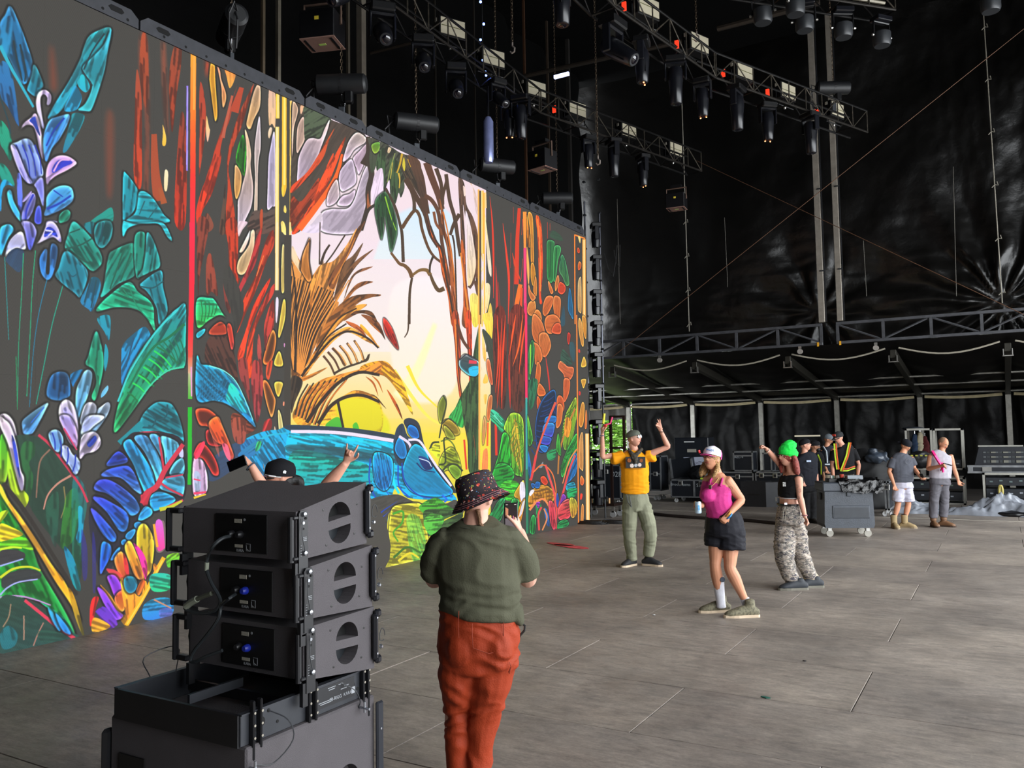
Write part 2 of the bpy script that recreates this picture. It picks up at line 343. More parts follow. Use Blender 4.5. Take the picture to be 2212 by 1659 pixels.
# poles behind the screen; the orange one has its light put into the colour
for i, (px, py, w, c) in enumerate(((568, 100, .05, '5c5040'), (601, 100, .06, '6a6458'), (752, 150, .05, '4c463c'), (781, 200, .12, '6e675c'), (1137, 380, .05, '4a3222'), (1186, 330, .05, '3c3229'), (1232, 400, .09, '2c2a28'), (942, 300, .03, '28241f'), (1027, 300, .03, '28241f'))):
    p = onX(px, py, -9.6)
    MB().box((p.x, p.y, 6.2), (w, w, 12.5)).build('backing_pole', mat('pole'+c, c, .5, .3), None, label='%s vertical pole in the dark behind the screen, %s from the left' % (('thin', 'thin', 'thin', 'thick notched', 'orange-lit thin', 'brownish', 'dark wide', 'faint', 'faint')[i], ('first', 'second', 'third', 'fourth', 'seventh', 'eighth', 'last', 'fifth', 'sixth')[i]), cat='pole', group='poles behind the screen')
ARTSRC = """# ---- bright clearing
R 0 0 1
S efe0ea e9e0f4 o: 628,200 1050,380 1050,760 628,640
S f3dfe6 f6e8ef o: 628,300 1050,380 1050,760 628,640
P d8ecfb fdf6ee go: 850,470 960,450 1000,560 980,700 900,740 830,700 800,600
S f4e6ee f8eee6 o: 628,560 1050,560 1050,762 628,762
S f8eee6 f3dc84 o: 628,760 1060,760 1060,905 628,905
S f3dc84 f0dc50 o: 628,904 1060,904 1060,945 628,935
S f0dc50 d8d24c o: 800,935 1060,935 1060,1200 800,1240
P fdf2f6 fdf0d8 go: 850,620 980,620 985,830 900,870 850,800
L fff7c8 30 10 g: 860,860 900,800 940,700
L fbe96e 10 4 : 850,800 885,850 925,900 970,925
L f7e04e 8 3 : 880,790 905,840 945,880
# left dim reds on grey
R 0 0 3.456
P 8a4633 a5482f ogt: 370,380 400,360 425,640 380,660
P 8f4a35 9a4430 ogt: 790,880 850,880 840,1400 800,1440
P 7c4030 90402a gs: 1045,300 1095,300 1110,900 1100,1400 1080,1400 1090,900 1050,640
P 8a4430 b03a1c s: 1020,520 1055,700 1060,1000 1055,1390 1000,1320 1005,900
P 94442a 803c24 s: 1070,240 1100,300 1110,640 1085,800 1045,560 1048,330
P 80402c 92381e s: 1300,350 1355,345 1350,500 1320,700 1285,990 1262,700 1268,500
P 743828 b03018 s: 1350,850 1390,1000 1385,1660 1305,1660 1310,1340
P 8a4a36 6b3a2c gs: 1210,330 1230,330 1255,960 1240,960 1215,640
L a34d30 12 26 s: 1150,1000 1160,1300 1190,1500
L a5562f 8 14 : 1195,1400 1225,1520
P ffd27a f6b63c : 1215,930 1240,1020 1235,1085 1212,1080 1216,1000
P f6e9c8 ecd9a8 : 1230,1275 1255,1285 1250,1400 1238,1430 1225,1400
# neon tube, left
S ffa83a ff7a2c o: 1423,400 1465,400 1462,900 1420,900
S ff7a2c ff3a2e o: 1420,895 1462,895 1460,1300 1420,1300
S ff3a2e ff2c48 o: 1420,1295 1460,1295 1456,1660 1418,1660
L ffb05a 4 4 o: 1450,410 1448,820
L 9c86f0 4 4 o: 1399,640 1396,1275
L c8bcff 1.5 1.5 o: 1399,650 1396,1260
R 0 480 3.456
S ff2c50 ff2040 o: 1414,0 1456,0 1452,440 1412,440
S ff2040 f0283c o: 1412,438 1452,438 1443,820 1405,820
S f0283c e06048 o: 1405,818 1443,818 1438,1010 1403,1010
S e06048 d8c8a8 o: 1403,1008 1438,1008 1436,1130 1404,1130
S d8c8a8 40b030 o: 1404,1128 1436,1128 1434,1320 1404,1320
L e9a9d8 3 3 o: 1428,1080 1430,1300
L 1fae2c 9 9 o: 1418,1380 1416,1960
# dark red trees between tube and yellow posts
R 360 80 3.95
P 993f28 8c3a28 gs: 330,200 370,210 350,330 335,330
P f4ae3a f3b23a r: 378,222 408,235 415,380 432,640 420,715 408,690 370,400 366,340
P ee8c6c f5b46a r: 432,250 455,290 465,360 508,500 482,605 472,520 470,450 455,360
P e99a52 f4ba58 : 500,278 588,318 540,438 510,330
P 913d2b a8412a s: 290,380 325,520 335,760 285,1140 275,1140 280,760 278,520
P ffcf7c f4bcb0 : 340,672 362,770 370,800 350,895 335,800
P 94402a a83c20 s: 745,400 700,560 640,760 580,900 530,1100 545,1260 580,1500 585,1659 490,1659 520,1300 520,1000 600,700 700,480
P 7c3a2c c03418 s: 570,500 540,700 460,900 465,1040 430,1200 380,1350 300,1500 275,1659 250,1500 300,1300 370,1130 410,960 480,760
P 6c3a30 d83c1c s: 600,420 560,560 470,900 440,1080 360,1300 290,1480 330,1230 400,1010 500,690
P 7f4a3a 6c3a2c s: 300,1659 340,1500 400,1600 370,1659
P 4a3c34 5a3e30 s: 500,1250 480,1400 450,1659 500,1659 505,1400
L b9604a 5 8 s: 560,500 500,760 480,860
L b04a30 10 20 s: 640,430 575,640
P eec7a6 f0bb78 r: 770,412 798,420 795,590 745,700 712,785 682,750 700,650 735,500
P dcb8a4 f0c898 : 872,458 925,480 927,760 900,740 872,735
P f0dcc8 efd0a8 : 885,770 900,780 895,820 875,865 865,830 872,790
P f2e2f0 f2d4b6 r: 790,672 800,800 800,950 780,1100 772,1500 748,1490 755,1200 750,1050 755,900
P d8cdf0 ecdcf8 r: 922,820 927,1420 905,1440 860,1470 862,1300 870,1050 885,950
P ecc49a f2e4ff r: 668,785 700,870 720,1000 715,1100 735,1250 735,1350 720,1450 690,1520 650,1600 612,1659 608,1500 612,1380 650,1250 675,1150 682,1050 680,920
P 2f9a2e 46b42e sd: 652,835 680,950 670,1100 660,1185 595,1070 595,1000 620,900
P f8c08a f6b45c r: 588,1090 635,1170 630,1290 595,1385 578,1290 580,1180
P 4c4440 584038 s: 700,1659 730,1500 800,1480 850,1500 930,1450 925,1659
P a04a2c 943c24 s: 795,1500 820,1480 815,1659 800,1659
# yellow posts
L ffd25a 8 8 o: 946,485 948,695
L ffe6a0 3 3 o: 950,490 950,690
L ffdc80 8 8 o: 944,765 942,1659
L fff0c0 3 3 o: 942,770 940,1659
L ffc23c 10 10 o: 1004,510 1003,1280
L ffe688 4 4 o: 1006,515 1004,1280
P ffc23c ffd65a : 984,1270 1022,1270 1010,1340 992,1365 982,1330
P ffe08a ffd060 : 1012,1435 1022,1470 1018,1500 1000,1490 1000,1450
P ffdc60 ffce50 : 985,1570 1010,1600 1018,1659 980,1659
L ffc848 4.5 4.5 o: 1060,545 1058,1659
L ffe9b0 1.6 1.6 o: 1060,545 1058,1659
# pale shapes right of posts over dark trunk
P 4c4038 47433a : 1068,560 1180,580 1390,700 1600,780 1700,860 1560,1000 1480,1200 1300,1450 1070,1659 1066,900
P e8c2a6 e9c4b2 r: 1075,580 1105,575 1120,620 1110,680 1085,780 1075,980 1068,1000
P e2b490 e8c0a4 : 1142,588 1175,590 1150,655 1140,640
P e6c2b2 e9c8b6 r: 1168,680 1175,800 1175,880 1140,950 1112,990 1108,900 1120,760
P 485240 44503c s: 1185,590 1395,690 1370,760 1315,865 1230,870 1180,880 1172,700
P f0d6d2 e6d2ee r: 1392,702 1370,800 1310,960 1270,1080 1210,1180 1120,1250 1118,1130 1130,1020 1190,890 1240,862 1310,868 1350,780
P a8502f c04422 s: 1430,780 1380,900 1330,1040 1200,1200 1070,1330 1068,1270 1200,1150 1320,960
P c24e2a e0491e s: 1525,850 1480,1000 1380,1250 1290,1420 1120,1659 1070,1659 1200,1480 1320,1280 1400,1080
P b8482a ff5a1e s: 1420,990 1380,1200 1300,1380 1170,1500 1080,1610 1070,1560 1250,1340
P 963a20 8c3a20 s: 1068,1360 1150,1400 1300,1200 1250,1390 1068,1620
L ff6c28 6 14 s: 1500,1000 1440,1200 1300,1420 1130,1640
# sky cells
P efdcd2 ead2ee r: 1625,815 1700,860 1690,900 1660,920 1600,960 1560,1020 1505,1065 1520,990 1560,880
P eecfe0 ead0ea r: 1712,910 1720,960 1690,1060 1640,1170 1622,1120 1590,1040 1650,970
P ead6ee f0dcf2 r: 1580,1045 1610,1150 1618,1220 1600,1260 1540,1300 1490,1312 1470,1230 1480,1150 1520,1090
P f0dcd8 ecd0e6 r: 1450,1215 1470,1310 1470,1370 1430,1420 1385,1440 1365,1425 1380,1330
P ecd4ea f0d8f0 r: 1608,1305 1600,1370 1560,1430 1500,1440 1455,1425 1500,1360 1560,1340
P efdcee eeddf2 r: 1722,1098 1750,1180 1725,1280 1700,1450 1640,1659 1330,1659 1320,1510 1400,1470 1480,1470 1550,1460 1600,1390 1650,1240 1690,1130
P efe0ea eadcf2 : 1320,1500 1315,1659 1160,1659 1240,1590
P efe4ea efdcee : 1817,1140 1817,1380 1790,1400 1770,1430 1750,1380 1750,1240
# dark branches on the white, leaves
R 780 280 3.95
L 3b2c24 10 16 : 60,60 65,200 20,300
L 3a3028 14 9 : 90,80 65,240 90,380 60,520 60,640 40,720 0,860
P 7a4a30 9a5c38 s: 60,520 75,640 115,640 60,690 50,600
L 352c24 6 8 : 120,640 60,690 20,800 0,840
P 4b4a40 3d4a36 : 60,70 160,110 130,300 90,370 70,260 75,150
P 5fa03c a6b83e r: 90,130 160,110 150,180 110,200
P e2b6a2 efc9b2 : 175,115 205,130 195,200 180,245
P 44463a 3a4634 s: 160,110 260,150 340,200 480,250 500,330 380,420 370,500 340,580 320,540 290,635 250,560 240,430 200,540 190,480 190,330
P 3f5238 344a30 s: 150,200 200,160 210,330 190,500 130,330
P 3f5236 35482e s: 250,250 330,300 320,500 290,600 255,500 240,380
P 4b4438 4f3c2c s: 330,240 460,250 540,560 520,600 440,480 380,430
L c7a23c 5 3 : 350,205 330,300 305,370
L d6b44c 4 2 : 320,370 330,430 325,500
P c5b43c d2c24c : 365,235 378,300 370,355 352,300
P e2c04a d8b860 : 400,228 440,250 425,285
L cfa43c 3 2 : 400,250 425,320
L 8f9a5c 2 2 : 290,200 250,330 225,450
L b8a850 2 2 : 270,280 250,420
P e7cfb0 e2c6a0 : 235,150 258,165 240,200 225,190
P f0dcf0 f4e2f4 : 110,400 180,330 190,500 150,560 120,620 90,600
P f0dcf0 f2e0f4 : 240,430 250,560 285,640 210,540
# hanging big leaf pair
P 2f5a34 2a4d30 sr: 188,535 125,600 118,700 140,820 172,940 195,840 200,735 225,880 255,1045 300,920 308,840 290,720 250,600 215,540
L 1d3a22 3 1 : 188,540 200,735
L 8fc23a 3 1.5 : 205,570 250,730 298,860
L 1d3a22 2 1 : 180,560 150,700 170,900
L 244a2a 2 1 : 240,640 270,800 262,980
# branches
L 443224 5 7 : 210,500 290,660 330,800 350,900 360,1130
L 6b4c2c 5 9 : 255,1050 300,1110 330,1145 370,1160 410,1200 435,1260
L 4a3826 5 6 : 435,1260 415,1400 410,1659
L 5a3e26 8 5 : 350,840 400,760 460,690 500,740 520,850 570,1000 620,1080 680,1130
L 7a5c30 5 9 : 440,1240 500,1200 560,1200 590,1240
L 5a4428 6 10 : 590,1235 620,1310 660,1370 710,1355
L 3a2c22 5 4 : 615,1080 590,1150 585,1220
L 4a3a2c 6 8 : 420,500 450,600 455,690
L 4a3426 12 9 : 380,420 450,540 540,700 570,800 600,900 660,1000
L 4d3628 20 14 : 440,250 500,400 530,560 560,720
L 5a3a28 9 7 : 540,560 600,600 650,680 670,760 680,860 690,960 720,1130 760,1330
L 5a3a2a 16 12 : 560,280 600,400 660,560 690,680
P 5b4030 46342a : 400,220 500,270 520,420 545,560 500,560 470,440 430,330
L 4a3628 9 6 : 640,330 680,450 690,560 690,700
L 4a3628 8 8 : 725,380 740,500 760,620 800,760 830,960 850,1080
L 4a3628 7 5 : 730,440 700,560 700,640
L 7b4a2c 6 5 : 620,700 640,800 680,860 690,900
L 4a3628 9 6 : 840,720 790,810 760,900
P 5a4438 5c3c28 s: 830,420 880,460 900,640 960,760 1000,950 1000,1420 985,1400 960,1000 900,800 870,640 885,900 900,1280 935,1659 860,1659 880,1400 860,1100 845,760
P c2591f a85520 s: 570,760 600,880 665,990 720,1100 740,1250 790,1500 810,1659 770,1659 740,1420 690,1230 655,1010 590,900
P 5b3a26 4a2e22 s: 560,700 600,900 660,1000 600,930 565,820
P 7c4c2c a0542c s: 665,560 700,700 720,860 770,1000 790,1200 800,1400 830,1640 800,1659 770,1400 750,1180 730,1000 690,860 680,700
L 3a2a20 4 4 : 590,820 640,950 690,1030 720,1230 760,1430 800,1659
L d07832 3 3 : 700,700 740,880 790,1200 820,1580
L 3a2a20 4 3 : 780,900 800,1050 820,1659
P a85a2c b4521c s: 850,960 880,1000 900,1300 940,1659 880,1659 870,1300
L e08a3c 3 4 : 850,1050 880,1300 920,1600
L 5a4030 8 6 : 920,1350 970,1300 1000,1420
L 5a4030 4 6 : 975,1180 960,1300
P e6c8b4 e8d4da : 930,460 950,480 980,700 1000,720 1000,640 970,520
P f1d6cf f1dccc : 870,480 890,500 890,560 878,560
# white column between trunks fades to yellow
P ece0ee f2d8a8 : 895,690 930,800 960,960 980,1150 950,1290 915,1330 905,1200 905,900 890,760
P fbe488 f2e05a : 930,1420 1000,1430 1000,1659 950,1659
# right posts
L ffb860 4 4 o: 1003,510 1005,1659
L ffb03c 8 8 o: 1030,520 1032,1060
L ffe6a0 3 3 o: 1030,520 1032,1060
L ffd9a0 5 5 o: 1058,535 1062,670
P ffeab0 fff0e0 : 1058,720 1075,860 1100,1050 1112,1180 1110,1255 1085,1190 1070,1000 1060,850
L 4a3c30 4 4 o: 1016,520 1018,1659
P ffcf80 ffd89a : 1025,1050 1042,1080 1040,1130 1030,1100
P fff0e0 ffd8a0 : 1032,1165 1040,1190 1030,1215 1024,1190
P ffe0b0 ffd080 : 1035,1280 1046,1310 1035,1370 1025,1340
P ffe0a0 ffd070 : 1030,1420 1044,1480 1042,1659 1024,1659
L ffc060 3 3 o: 1050,540 1054,1659
P fff0c8 ffd890 : 1062,1320 1100,1330 1095,1450 1070,1560 1060,1480
P ffe078 f7cc50 : 1100,1480 1120,1560 1110,1659 1070,1659
# red reeds right
L d8402c 3 5 m: 1098,570 1120,800 1130,1100 1130,1440
L e0452c 5 5 m: 1210,800 1245,1100 1262,1300 1255,1659
L c84030 4 4 m: 1278,880 1275,1180
L d04028 7 10 s: 1350,670 1335,900 1330,1080 1325,1320
L b03a30 5 5 m: 1300,660 1300,800
L d04a2c 4 5 m: 1290,1050 1320,1180 1365,1300
L e8542c 8 5 m: 1380,760 1370,900
L ff7a30 9 10 s: 1360,1320 1330,1480 1310,1659
L e0582c 5 5 s: 1370,1350 1360,1659
L d8482c 5 5 m: 1380,1100 1365,1280
L b83a34 5 6 m: 1150,1160 1160,1480 1150,1659
L c83a28 4 4 m: 1170,1300 1185,1500
L 9c3030 4 4 m: 1300,1100 1305,1659
L ff9a48 8 5 o: 1396,700 1398,1020
L e8487c 6 6 o: 1398,1010 1400,1500
L e2306c 6 7 o: 1402,1480 1404,1659
P ffb04a f8a040 r: 1425,715 1460,730 1470,860 1475,1140 1450,1130 1445,900
P ff9c38 e88a30 rs: 1415,720 1435,900 1440,1000 1425,990 1415,880
P f7a23c e9a43c r: 1450,1150 1475,1150 1490,1260 1475,1340 1450,1280
L ffb868 6 5 m: 1415,1000 1425,1180 1430,1340
P f0602c e04a28 s: 1490,740 1525,760 1545,900 1550,1200 1535,1400 1545,1480 1520,1460 1515,1200 1505,900
L ff8a40 2.5 2.5 : 1505,760 1525,1000 1530,1380
L c8402c 5 5 m: 1590,790 1590,930
L e05030 4 4 m: 1612,800 1612,860
# far post
L ff8838 2.5 2.5 o: 1822,895 1826,1659
L ff8c3c 3 3 o: 1822,898 1912,930
L ffb05a 7 7 o: 1902,935 1904,1659
L ffe0a0 3 3 o: 1903,940 1905,1659
P ffd890 ffc878 : 1850,908 1872,920 1868,970
P ff6a30 e84a28 r: 1850,1005 1866,1030 1860,1055 1845,1040
P ffa050 ff5a28 r: 1860,1125 1878,1140 1875,1180 1855,1200 1850,1160
P ffd8a0 ffc070 r: 1862,1268 1878,1280 1880,1540 1865,1560 1850,1520 1850,1330
P ffb060 ffa850 r: 1858,1605 1872,1640 1870,1659 1855,1659
# green fan and orange orchids
P 3c8a52 2f9a4e r: 1590,950 1640,950 1650,1000 1640,1280 1590,1270 1585,1050
P 48a860 3a9850 r: 1650,1000 1690,990 1705,1030 1680,1120 1660,1280 1640,1280 1640,1100
P 3c8a5c 5a9a5c r: 1710,1070 1740,1110 1770,1250 1775,1320 1750,1330 1720,1260 1690,1200
P 28583c 2c5c40 t: 1640,860 1700,900 1720,950 1640,930 1610,905
L 1d4a30 2 2 : 1620,960 1610,1260
L 1d4a30 2 2 : 1670,1010 1650,1270
L 24503c 2 2 : 1700,1080 1710,1200
L 24503c 2 2 : 1735,1110 1750,1300
P ff9858 f0803c r: 1600,1290 1640,1380 1620,1400 1600,1340
P ff9c60 f08c40 r: 1680,1240 1690,1300 1660,1380 1655,1310
P f25a34 e44a28 r: 1700,1300 1740,1330 1740,1380 1710,1405 1680,1380 1685,1330
P ff8c50 f07c3c r: 1590,1420 1640,1430 1630,1500 1580,1590 1550,1560 1560,1470
P fb9050 ee7a38 r: 1650,1420 1700,1440 1700,1540 1690,1620 1655,1590 1640,1500
P ffa858 f09048 r: 1430,1480 1480,1460 1490,1540 1460,1590 1420,1560
P ff9a50 f08840 r: 1490,1540 1530,1560 1540,1640 1500,1659 1460,1640
P f8a050 f29440 r: 1490,1250 1500,1320 1495,1420 1470,1380 1478,1300
P f29a58 f48a48 r: 1430,1320 1450,1380 1490,1430 1460,1460 1430,1400
P ff8840 e87838 r: 1580,1590 1650,1590 1690,1659 1580,1659
P 1e6a98 2a7cac r: 1778,1350 1800,1450 1810,1610 1790,1590 1765,1520
P 1f5c7a 20607c t: 1730,1500 1740,1659 1700,1659
P 2c5c48 2c5c48 t: 1430,1600 1470,1590 1450,1659 1425,1659
# ---- lower right (scale 2.963)
R 780 680 2.963
P e8a84a e8742c s: 20,0 90,40 120,90 140,130 60,60
P 7c4a28 5c3a24 s: 0,0 60,10 120,60 155,160 120,110 60,50
P f0a83c e88a28 s: 0,90 60,150 120,215 110,200 50,110 0,60
# red diamond leaf
P e03828 b8281c sr: 145,20 200,90 240,220 190,170 150,100
P ef9a28 f7c838 s: 0,330 80,300 160,300 210,350 260,420 300,520 330,640 240,500 160,400 80,380 0,370
L c8701c 6 3 : 0,365 60,355 140,380
L b05a18 5 3 m: 30,395 80,440 110,520
L c06a1c 4 3 m: 70,390 110,430 140,500
P b0541c 9c4a18 s: 165,480 200,520 240,590 265,670 220,590
L 5c3a1c 6 4 m: 0,520 80,520 160,600
L e08a1c 5 3 : 0,560 40,550 100,600
P efe23c d8d830 go: 20,600 150,640 180,750 60,730 0,700
L 4a3c28 5 2 : 0,300 40,290 55,250
L 4a3828 4 2 : 305,0 300,100 278,145
# right side inner trunks
P 9c4424 b83c24 s: 582,0 625,0 640,280 640,480 700,760 750,990 720,990 660,700 615,420 600,200
P c04c28 d83a24 s: 670,0 705,0 710,300 700,420 740,700 760,960 745,970 700,640 690,400 680,200
L f0883c 3 3 : 600,30 625,400 690,760 740,960
L 5a3020 3 3 : 615,0 630,420 720,860
L 5a3828 7 6 : 615,60 650,160 690,220
P 3a5234 38502f s: 620,560 690,430 700,380 740,130 760,150 755,1000 690,1000 680,800 640,640
L d8402c 4 4 : 660,800 675,990
L c84a2c 3 3 m: 720,770 735,900
P 2f8a4a 3aa048 s: 600,600 635,540 650,640 655,720 600,700 560,660
P 8ca03a a8a83a r: 500,560 530,520 545,560 530,650 505,690 492,620
L 343c24 3 3 : 525,515 545,570 520,680 500,790
P c8a83c a8902c r: 520,690 560,670 610,710 630,760 580,770 530,740
L 3a3c28 3 3 : 515,700 560,665 610,700
P b8b03c 8c9c34 r: 530,710 570,740 600,790 550,780
L 6a7c30 3 3 : 510,810 560,800 600,850 590,900 545,860
P c8d038 8cac34 sr: 500,950 530,880 580,850 620,900 640,1000 600,1040 560,990 520,1000
L 333a24 4 4 : 440,860 460,820 500,815
L 333a24 4 3 : 500,960 540,940 530,800 560,790
P e6e03c b8c83c s: 440,860 500,820 500,920 450,880
P 9cc038 80b030 r: 560,980 610,960 640,1010 610,1050
L 333a24 4 4 : 520,1000 560,960 610,960 650,1000
# creature cloud shape
P f0f0f4 50d8f0 dr: 630,290 660,255 700,265 740,290 755,320 745,385 700,390 655,360 630,330
P 40c8e8 28b0e0 : 690,340 750,330 740,390 700,385
L d84858 8 6 : 690,300 740,305
L 3a3a40 3 3 : 630,290 670,255 700,268 745,290
# posts lower middle right
L ffb860 4 4 o: 757,0 757,990
P ffe0a0 ffc860 : 775,100 800,240 795,300 778,250
P ffd478 f5bc50 : 795,380 812,400 808,435 780,435
P ffd478 f5bc50 : 785,515 808,515 795,575
P fff0e0 ffd8a0 : 772,330 778,350 772,360
P ffc080 ffb060 r: 790,650 800,700 790,800 778,830 778,720
P ffa060 ff8850 : 790,860 810,870 808,1000 775,1000 778,900
P ff9868 e86840 r: 805,290 825,300 843,440 825,430 805,340
P ff9c60 f08040 r: 818,530 840,520 835,600 815,680 805,640
P ffe06a f4d050 : 780,0 840,0 838,150 815,160 795,80
P 3c4438 3c4438 : 775,100 800,105 845,180 845,330 825,300 800,200
L ff6a38 4 4 o: 812,690 808,840
# dark red reeds
P 6a2a20 4a2820 s: 850,0 925,0 925,560 870,560 850,400
P 742c20 4c2a20 s: 950,0 1050,0 1050,560 960,560
L e04a28 4 5 m: 925,0 905,300 900,600
L e04c28 4 3 m: 870,0 880,250 860,500
L f05c2c 5 3 m: 990,0 970,120 950,260
L ff6c30 4 3 m: 1035,0 1010,200 970,330
L f0582c 4 3 m: 1050,60 1030,200 1010,380
L d84428 3 3 m: 900,20 890,300 870,600
L c03024 4 4 m: 945,250 950,450 955,600
L d83c24 5 5 : 862,700 866,900
L ec3468 5 5 o: 1056,0 1058,540
L 40a8a0 4 4 o: 1058,530 1060,1000
L 2f7c5c 5 5 o: 1060,990 1064,1400
L 1c4c3c 2 2 o: 1066,560 1072,1400
# orchid columns
P ff9454 ef7c3c r: 1100,0 1140,20 1170,80 1180,180 1130,190 1095,120
P ff8c4c f08040 r: 1190,10 1240,0 1275,40 1260,100 1200,120 1175,60
P ff9854 f08040 r: 1140,130 1190,120 1215,200 1180,270 1150,240
P f2683c e45c34 r: 1240,60 1275,60 1275,120 1220,110
P ff9450 f07838 r: 1100,180 1140,200 1160,280 1120,320 1110,260
P ff8c48 ee7030 r: 1130,300 1150,340 1140,440 1115,440 1120,360
P ff8c48 ee7030 r: 1140,440 1170,470 1180,510 1140,520 1128,490
P fb7a3c e85c2c r: 1130,520 1150,560 1135,610 1125,570
P ff8a58 f07848 r: 1290,300 1320,330 1360,340 1350,400 1310,430 1295,380 1262,340 1270,300
P ff8048 f07040 r: 1300,410 1335,420 1330,500 1300,560 1295,480
P ff7840 e86830 r: 1260,520 1290,530 1300,600 1270,640 1252,580
P ff9050 f08040 r: 1258,580 1290,590 1280,690 1250,720
P e04030 c83428 r: 1325,115 1340,130 1330,190 1320,160
L c83830 3 3 m: 1180,260 1200,400 1210,520
P 286878 1f5c6c t: 1335,180 1365,190 1365,300 1340,260
P 2c6c50 1f5040 st: 1290,220 1340,280 1345,320 1280,300
P 2f8a4c 2c8048 sr: 1095,160 1110,220 1100,320 1075,420 1068,330 1075,220
L 8fd048 3 2 : 1085,190 1082,380
P 2a6a4c 245a40 s: 1075,430 1130,420 1110,560 1080,600
# big leaves lower right
P 46b898 2c9c60 s: 835,605 900,650 925,700 900,755 860,700 830,670
L 7ce0c0 3 2 : 850,640 900,700
P b4e03c 62c03c rs: 950,640 990,628 1025,650 1040,720 1038,1000 1010,1030 970,1000 945,880 930,760 915,720
L 3c7c28 3 2 : 985,640 1000,800 1030,1040
P c8a838 a8a038 s: 985,660 1010,760 1030,1000 1000,960 960,850 965,760
F 4a7c28 1.5 2 9: 985,680 1020,1000 950,760 1000,1020
F 4a7c28 1.5 2 8: 990,680 1030,960 1035,720 1042,900
P 3cc83c 2cb83c rs: 905,765 940,770 950,860 960,960 950,1060 860,1095 830,1050 880,900
L 1c5c24 3 2 : 920,780 860,1000 835,1050
L 1c5c24 3 2 : 880,960 930,970 960,940
P 2cae3c 1f9c38 rs: 870,960 940,960 980,1020 950,1080 860,1100 835,1060
P 58c83c 38b038 s: 900,1080 960,1060 1010,1080 1045,1150 1000,1180 940,1190 880,1150
P f4d850 e8a02c r: 980,1150 1020,1080 1040,1060 1048,1120 1030,1200 1000,1180
P f4f0f8 ece4f8 : 1020,1075 1045,1080 1050,1160 1030,1200 1015,1150
P f0a830 e89424 rs: 1040,1180 1048,1200 1020,1330 990,1350 1000,1260
P f8f4f8 f0e8f8 : 1030,1210 1048,1190 1030,1270 1012,1290
P 28a860 209048 sr: 880,1190 920,1180 900,1300 860,1330 815,1310 850,1240
P 34b050 289848 sr: 960,1200 1010,1190 1000,1300 1030,1390 1020,1418 1000,1400
L 183c20 3 2 : 1000,1190 985,1400
# blue feather leaf
P 1c6cb8 1850a8 rd: 1235,480 1250,560 1245,700 1210,830 1170,880 1130,860 1115,740 1130,620 1170,530
L 183058 2 2 : 1235,600 1160,640
F 123a70 1.5 2.5 11: 1235,520 1120,900 1170,560 1090,860
F 123a70 1.5 2.5 9: 1235,560 1140,860 1248,600 1200,860
P 2c9ce8 2470d8 r: 1185,655 1245,650 1240,690 1180,700
P 38b0f0 5c48d8 r: 1175,700 1235,700 1220,780 1165,760
P 3090e8 6040d0 r: 1160,780 1215,790 1200,830 1150,820
P 2ca0e8 2880e0 r: 1150,835 1195,845 1180,880 1150,860
L d8604c 5 3 : 1245,560 1180,720 1120,900 1090,1060
L d84848 5 6 : 1120,900 1100,1000 1085,1060
P 68b83c 40a038 rs: 1065,640 1085,720 1100,800 1075,840 1068,740
P 2c6ca8 206090 s: 1068,870 1090,980 1080,1050 1070,990
# green-gold feather leaf right
P a8c83c 7cb038 rs: 1375,530 1380,640 1360,760 1340,840 1300,860 1290,740 1310,640 1345,570
F 385c20 1.5 2 10: 1370,580 1270,820 1310,640 1240,860
L b87c3c 4 3 : 1370,600 1310,740 1270,880 1260,1020
P f0a040 e08830 s: 1310,660 1345,680 1330,780 1300,760
P 48b040 38a03c rs: 1260,760 1270,800 1280,900 1250,860
P 3cb048 2c9c40 rs: 1380,760 1380,880 1330,960 1290,1040 1280,980 1320,860
F 185428 1.5 2 6: 1375,800 1290,1010 1330,860 1280,960
P 2c8ccc 2070b8 rs: 1375,880 1380,1000 1340,1060 1310,1080 1330,980
L e8905c 3 2 : 1380,860 1330,940 1290,1080
P 2cb8d0 209cc8 rs: 1315,1090 1360,1070 1372,1110 1340,1130 1315,1120
P 28a060 1f8850 s: 1320,1120 1380,1110 1370,1160 1330,1180
P 2c8c58 2c7c50 s: 1190,880 1245,860 1240,920 1200,930
P e8f0f8 b8d8f0 t: 1150,960 1165,940 1160,975 1140,980
# lower curl
P f0b040 d8902c rs: 1075,1150 1110,1110 1150,1090 1200,1100 1235,1150 1225,1200 1190,1190 1155,1180 1115,1200 1075,1230
F 7c4c1c 1.5 1.5 8: 1085,1130 1220,1120 1100,1210 1215,1200
P f8f4f8 f0ecf8 : 1075,1145 1090,1120 1110,1125 1085,1160
L e8905c 5 4 : 1078,1250 1120,1200 1165,1180 1200,1220 1220,1290 1230,1370
L e87840 3 2 : 1100,1010 1160,960 1220,1010 1245,1100 1250,1200
P ff5a30 f04828 r: 1150,1040 1175,1035 1195,1070 1180,1090 1155,1070
P 2080d8 1c68b8 r: 1120,1070 1145,1075 1140,1105 1115,1105
P 2474c8 1c60a8 r: 1090,1080 1112,1085 1105,1110 1092,1100
P 38b8d8 2898c8 t: 1190,1020 1205,1030 1200,1060
L c8a03c 3 2 : 1210,1110 1245,1150 1240,1220
L d85050 5 4 : 1245,1370 1250,1280 1290,1150 1330,1000 1370,900
L e05858 5 4 : 1248,1300 1240,1160 1205,1040 1180,960
P 9c48c8 8038b0 r: 1290,1150 1310,1165 1300,1210 1275,1215
P 2860c8 2050b0 r: 1255,1140 1265,1180 1258,1230 1250,1190
P f05868 e84058 rs: 1200,1200 1235,1210 1245,1300 1240,1375 1215,1340
P f06c68 f04858 rs: 1260,1250 1290,1200 1330,1180 1350,1240 1330,1300 1270,1310
P c8d04c f0a040 rs: 1335,1180 1370,1180 1385,1230 1370,1290 1345,1290
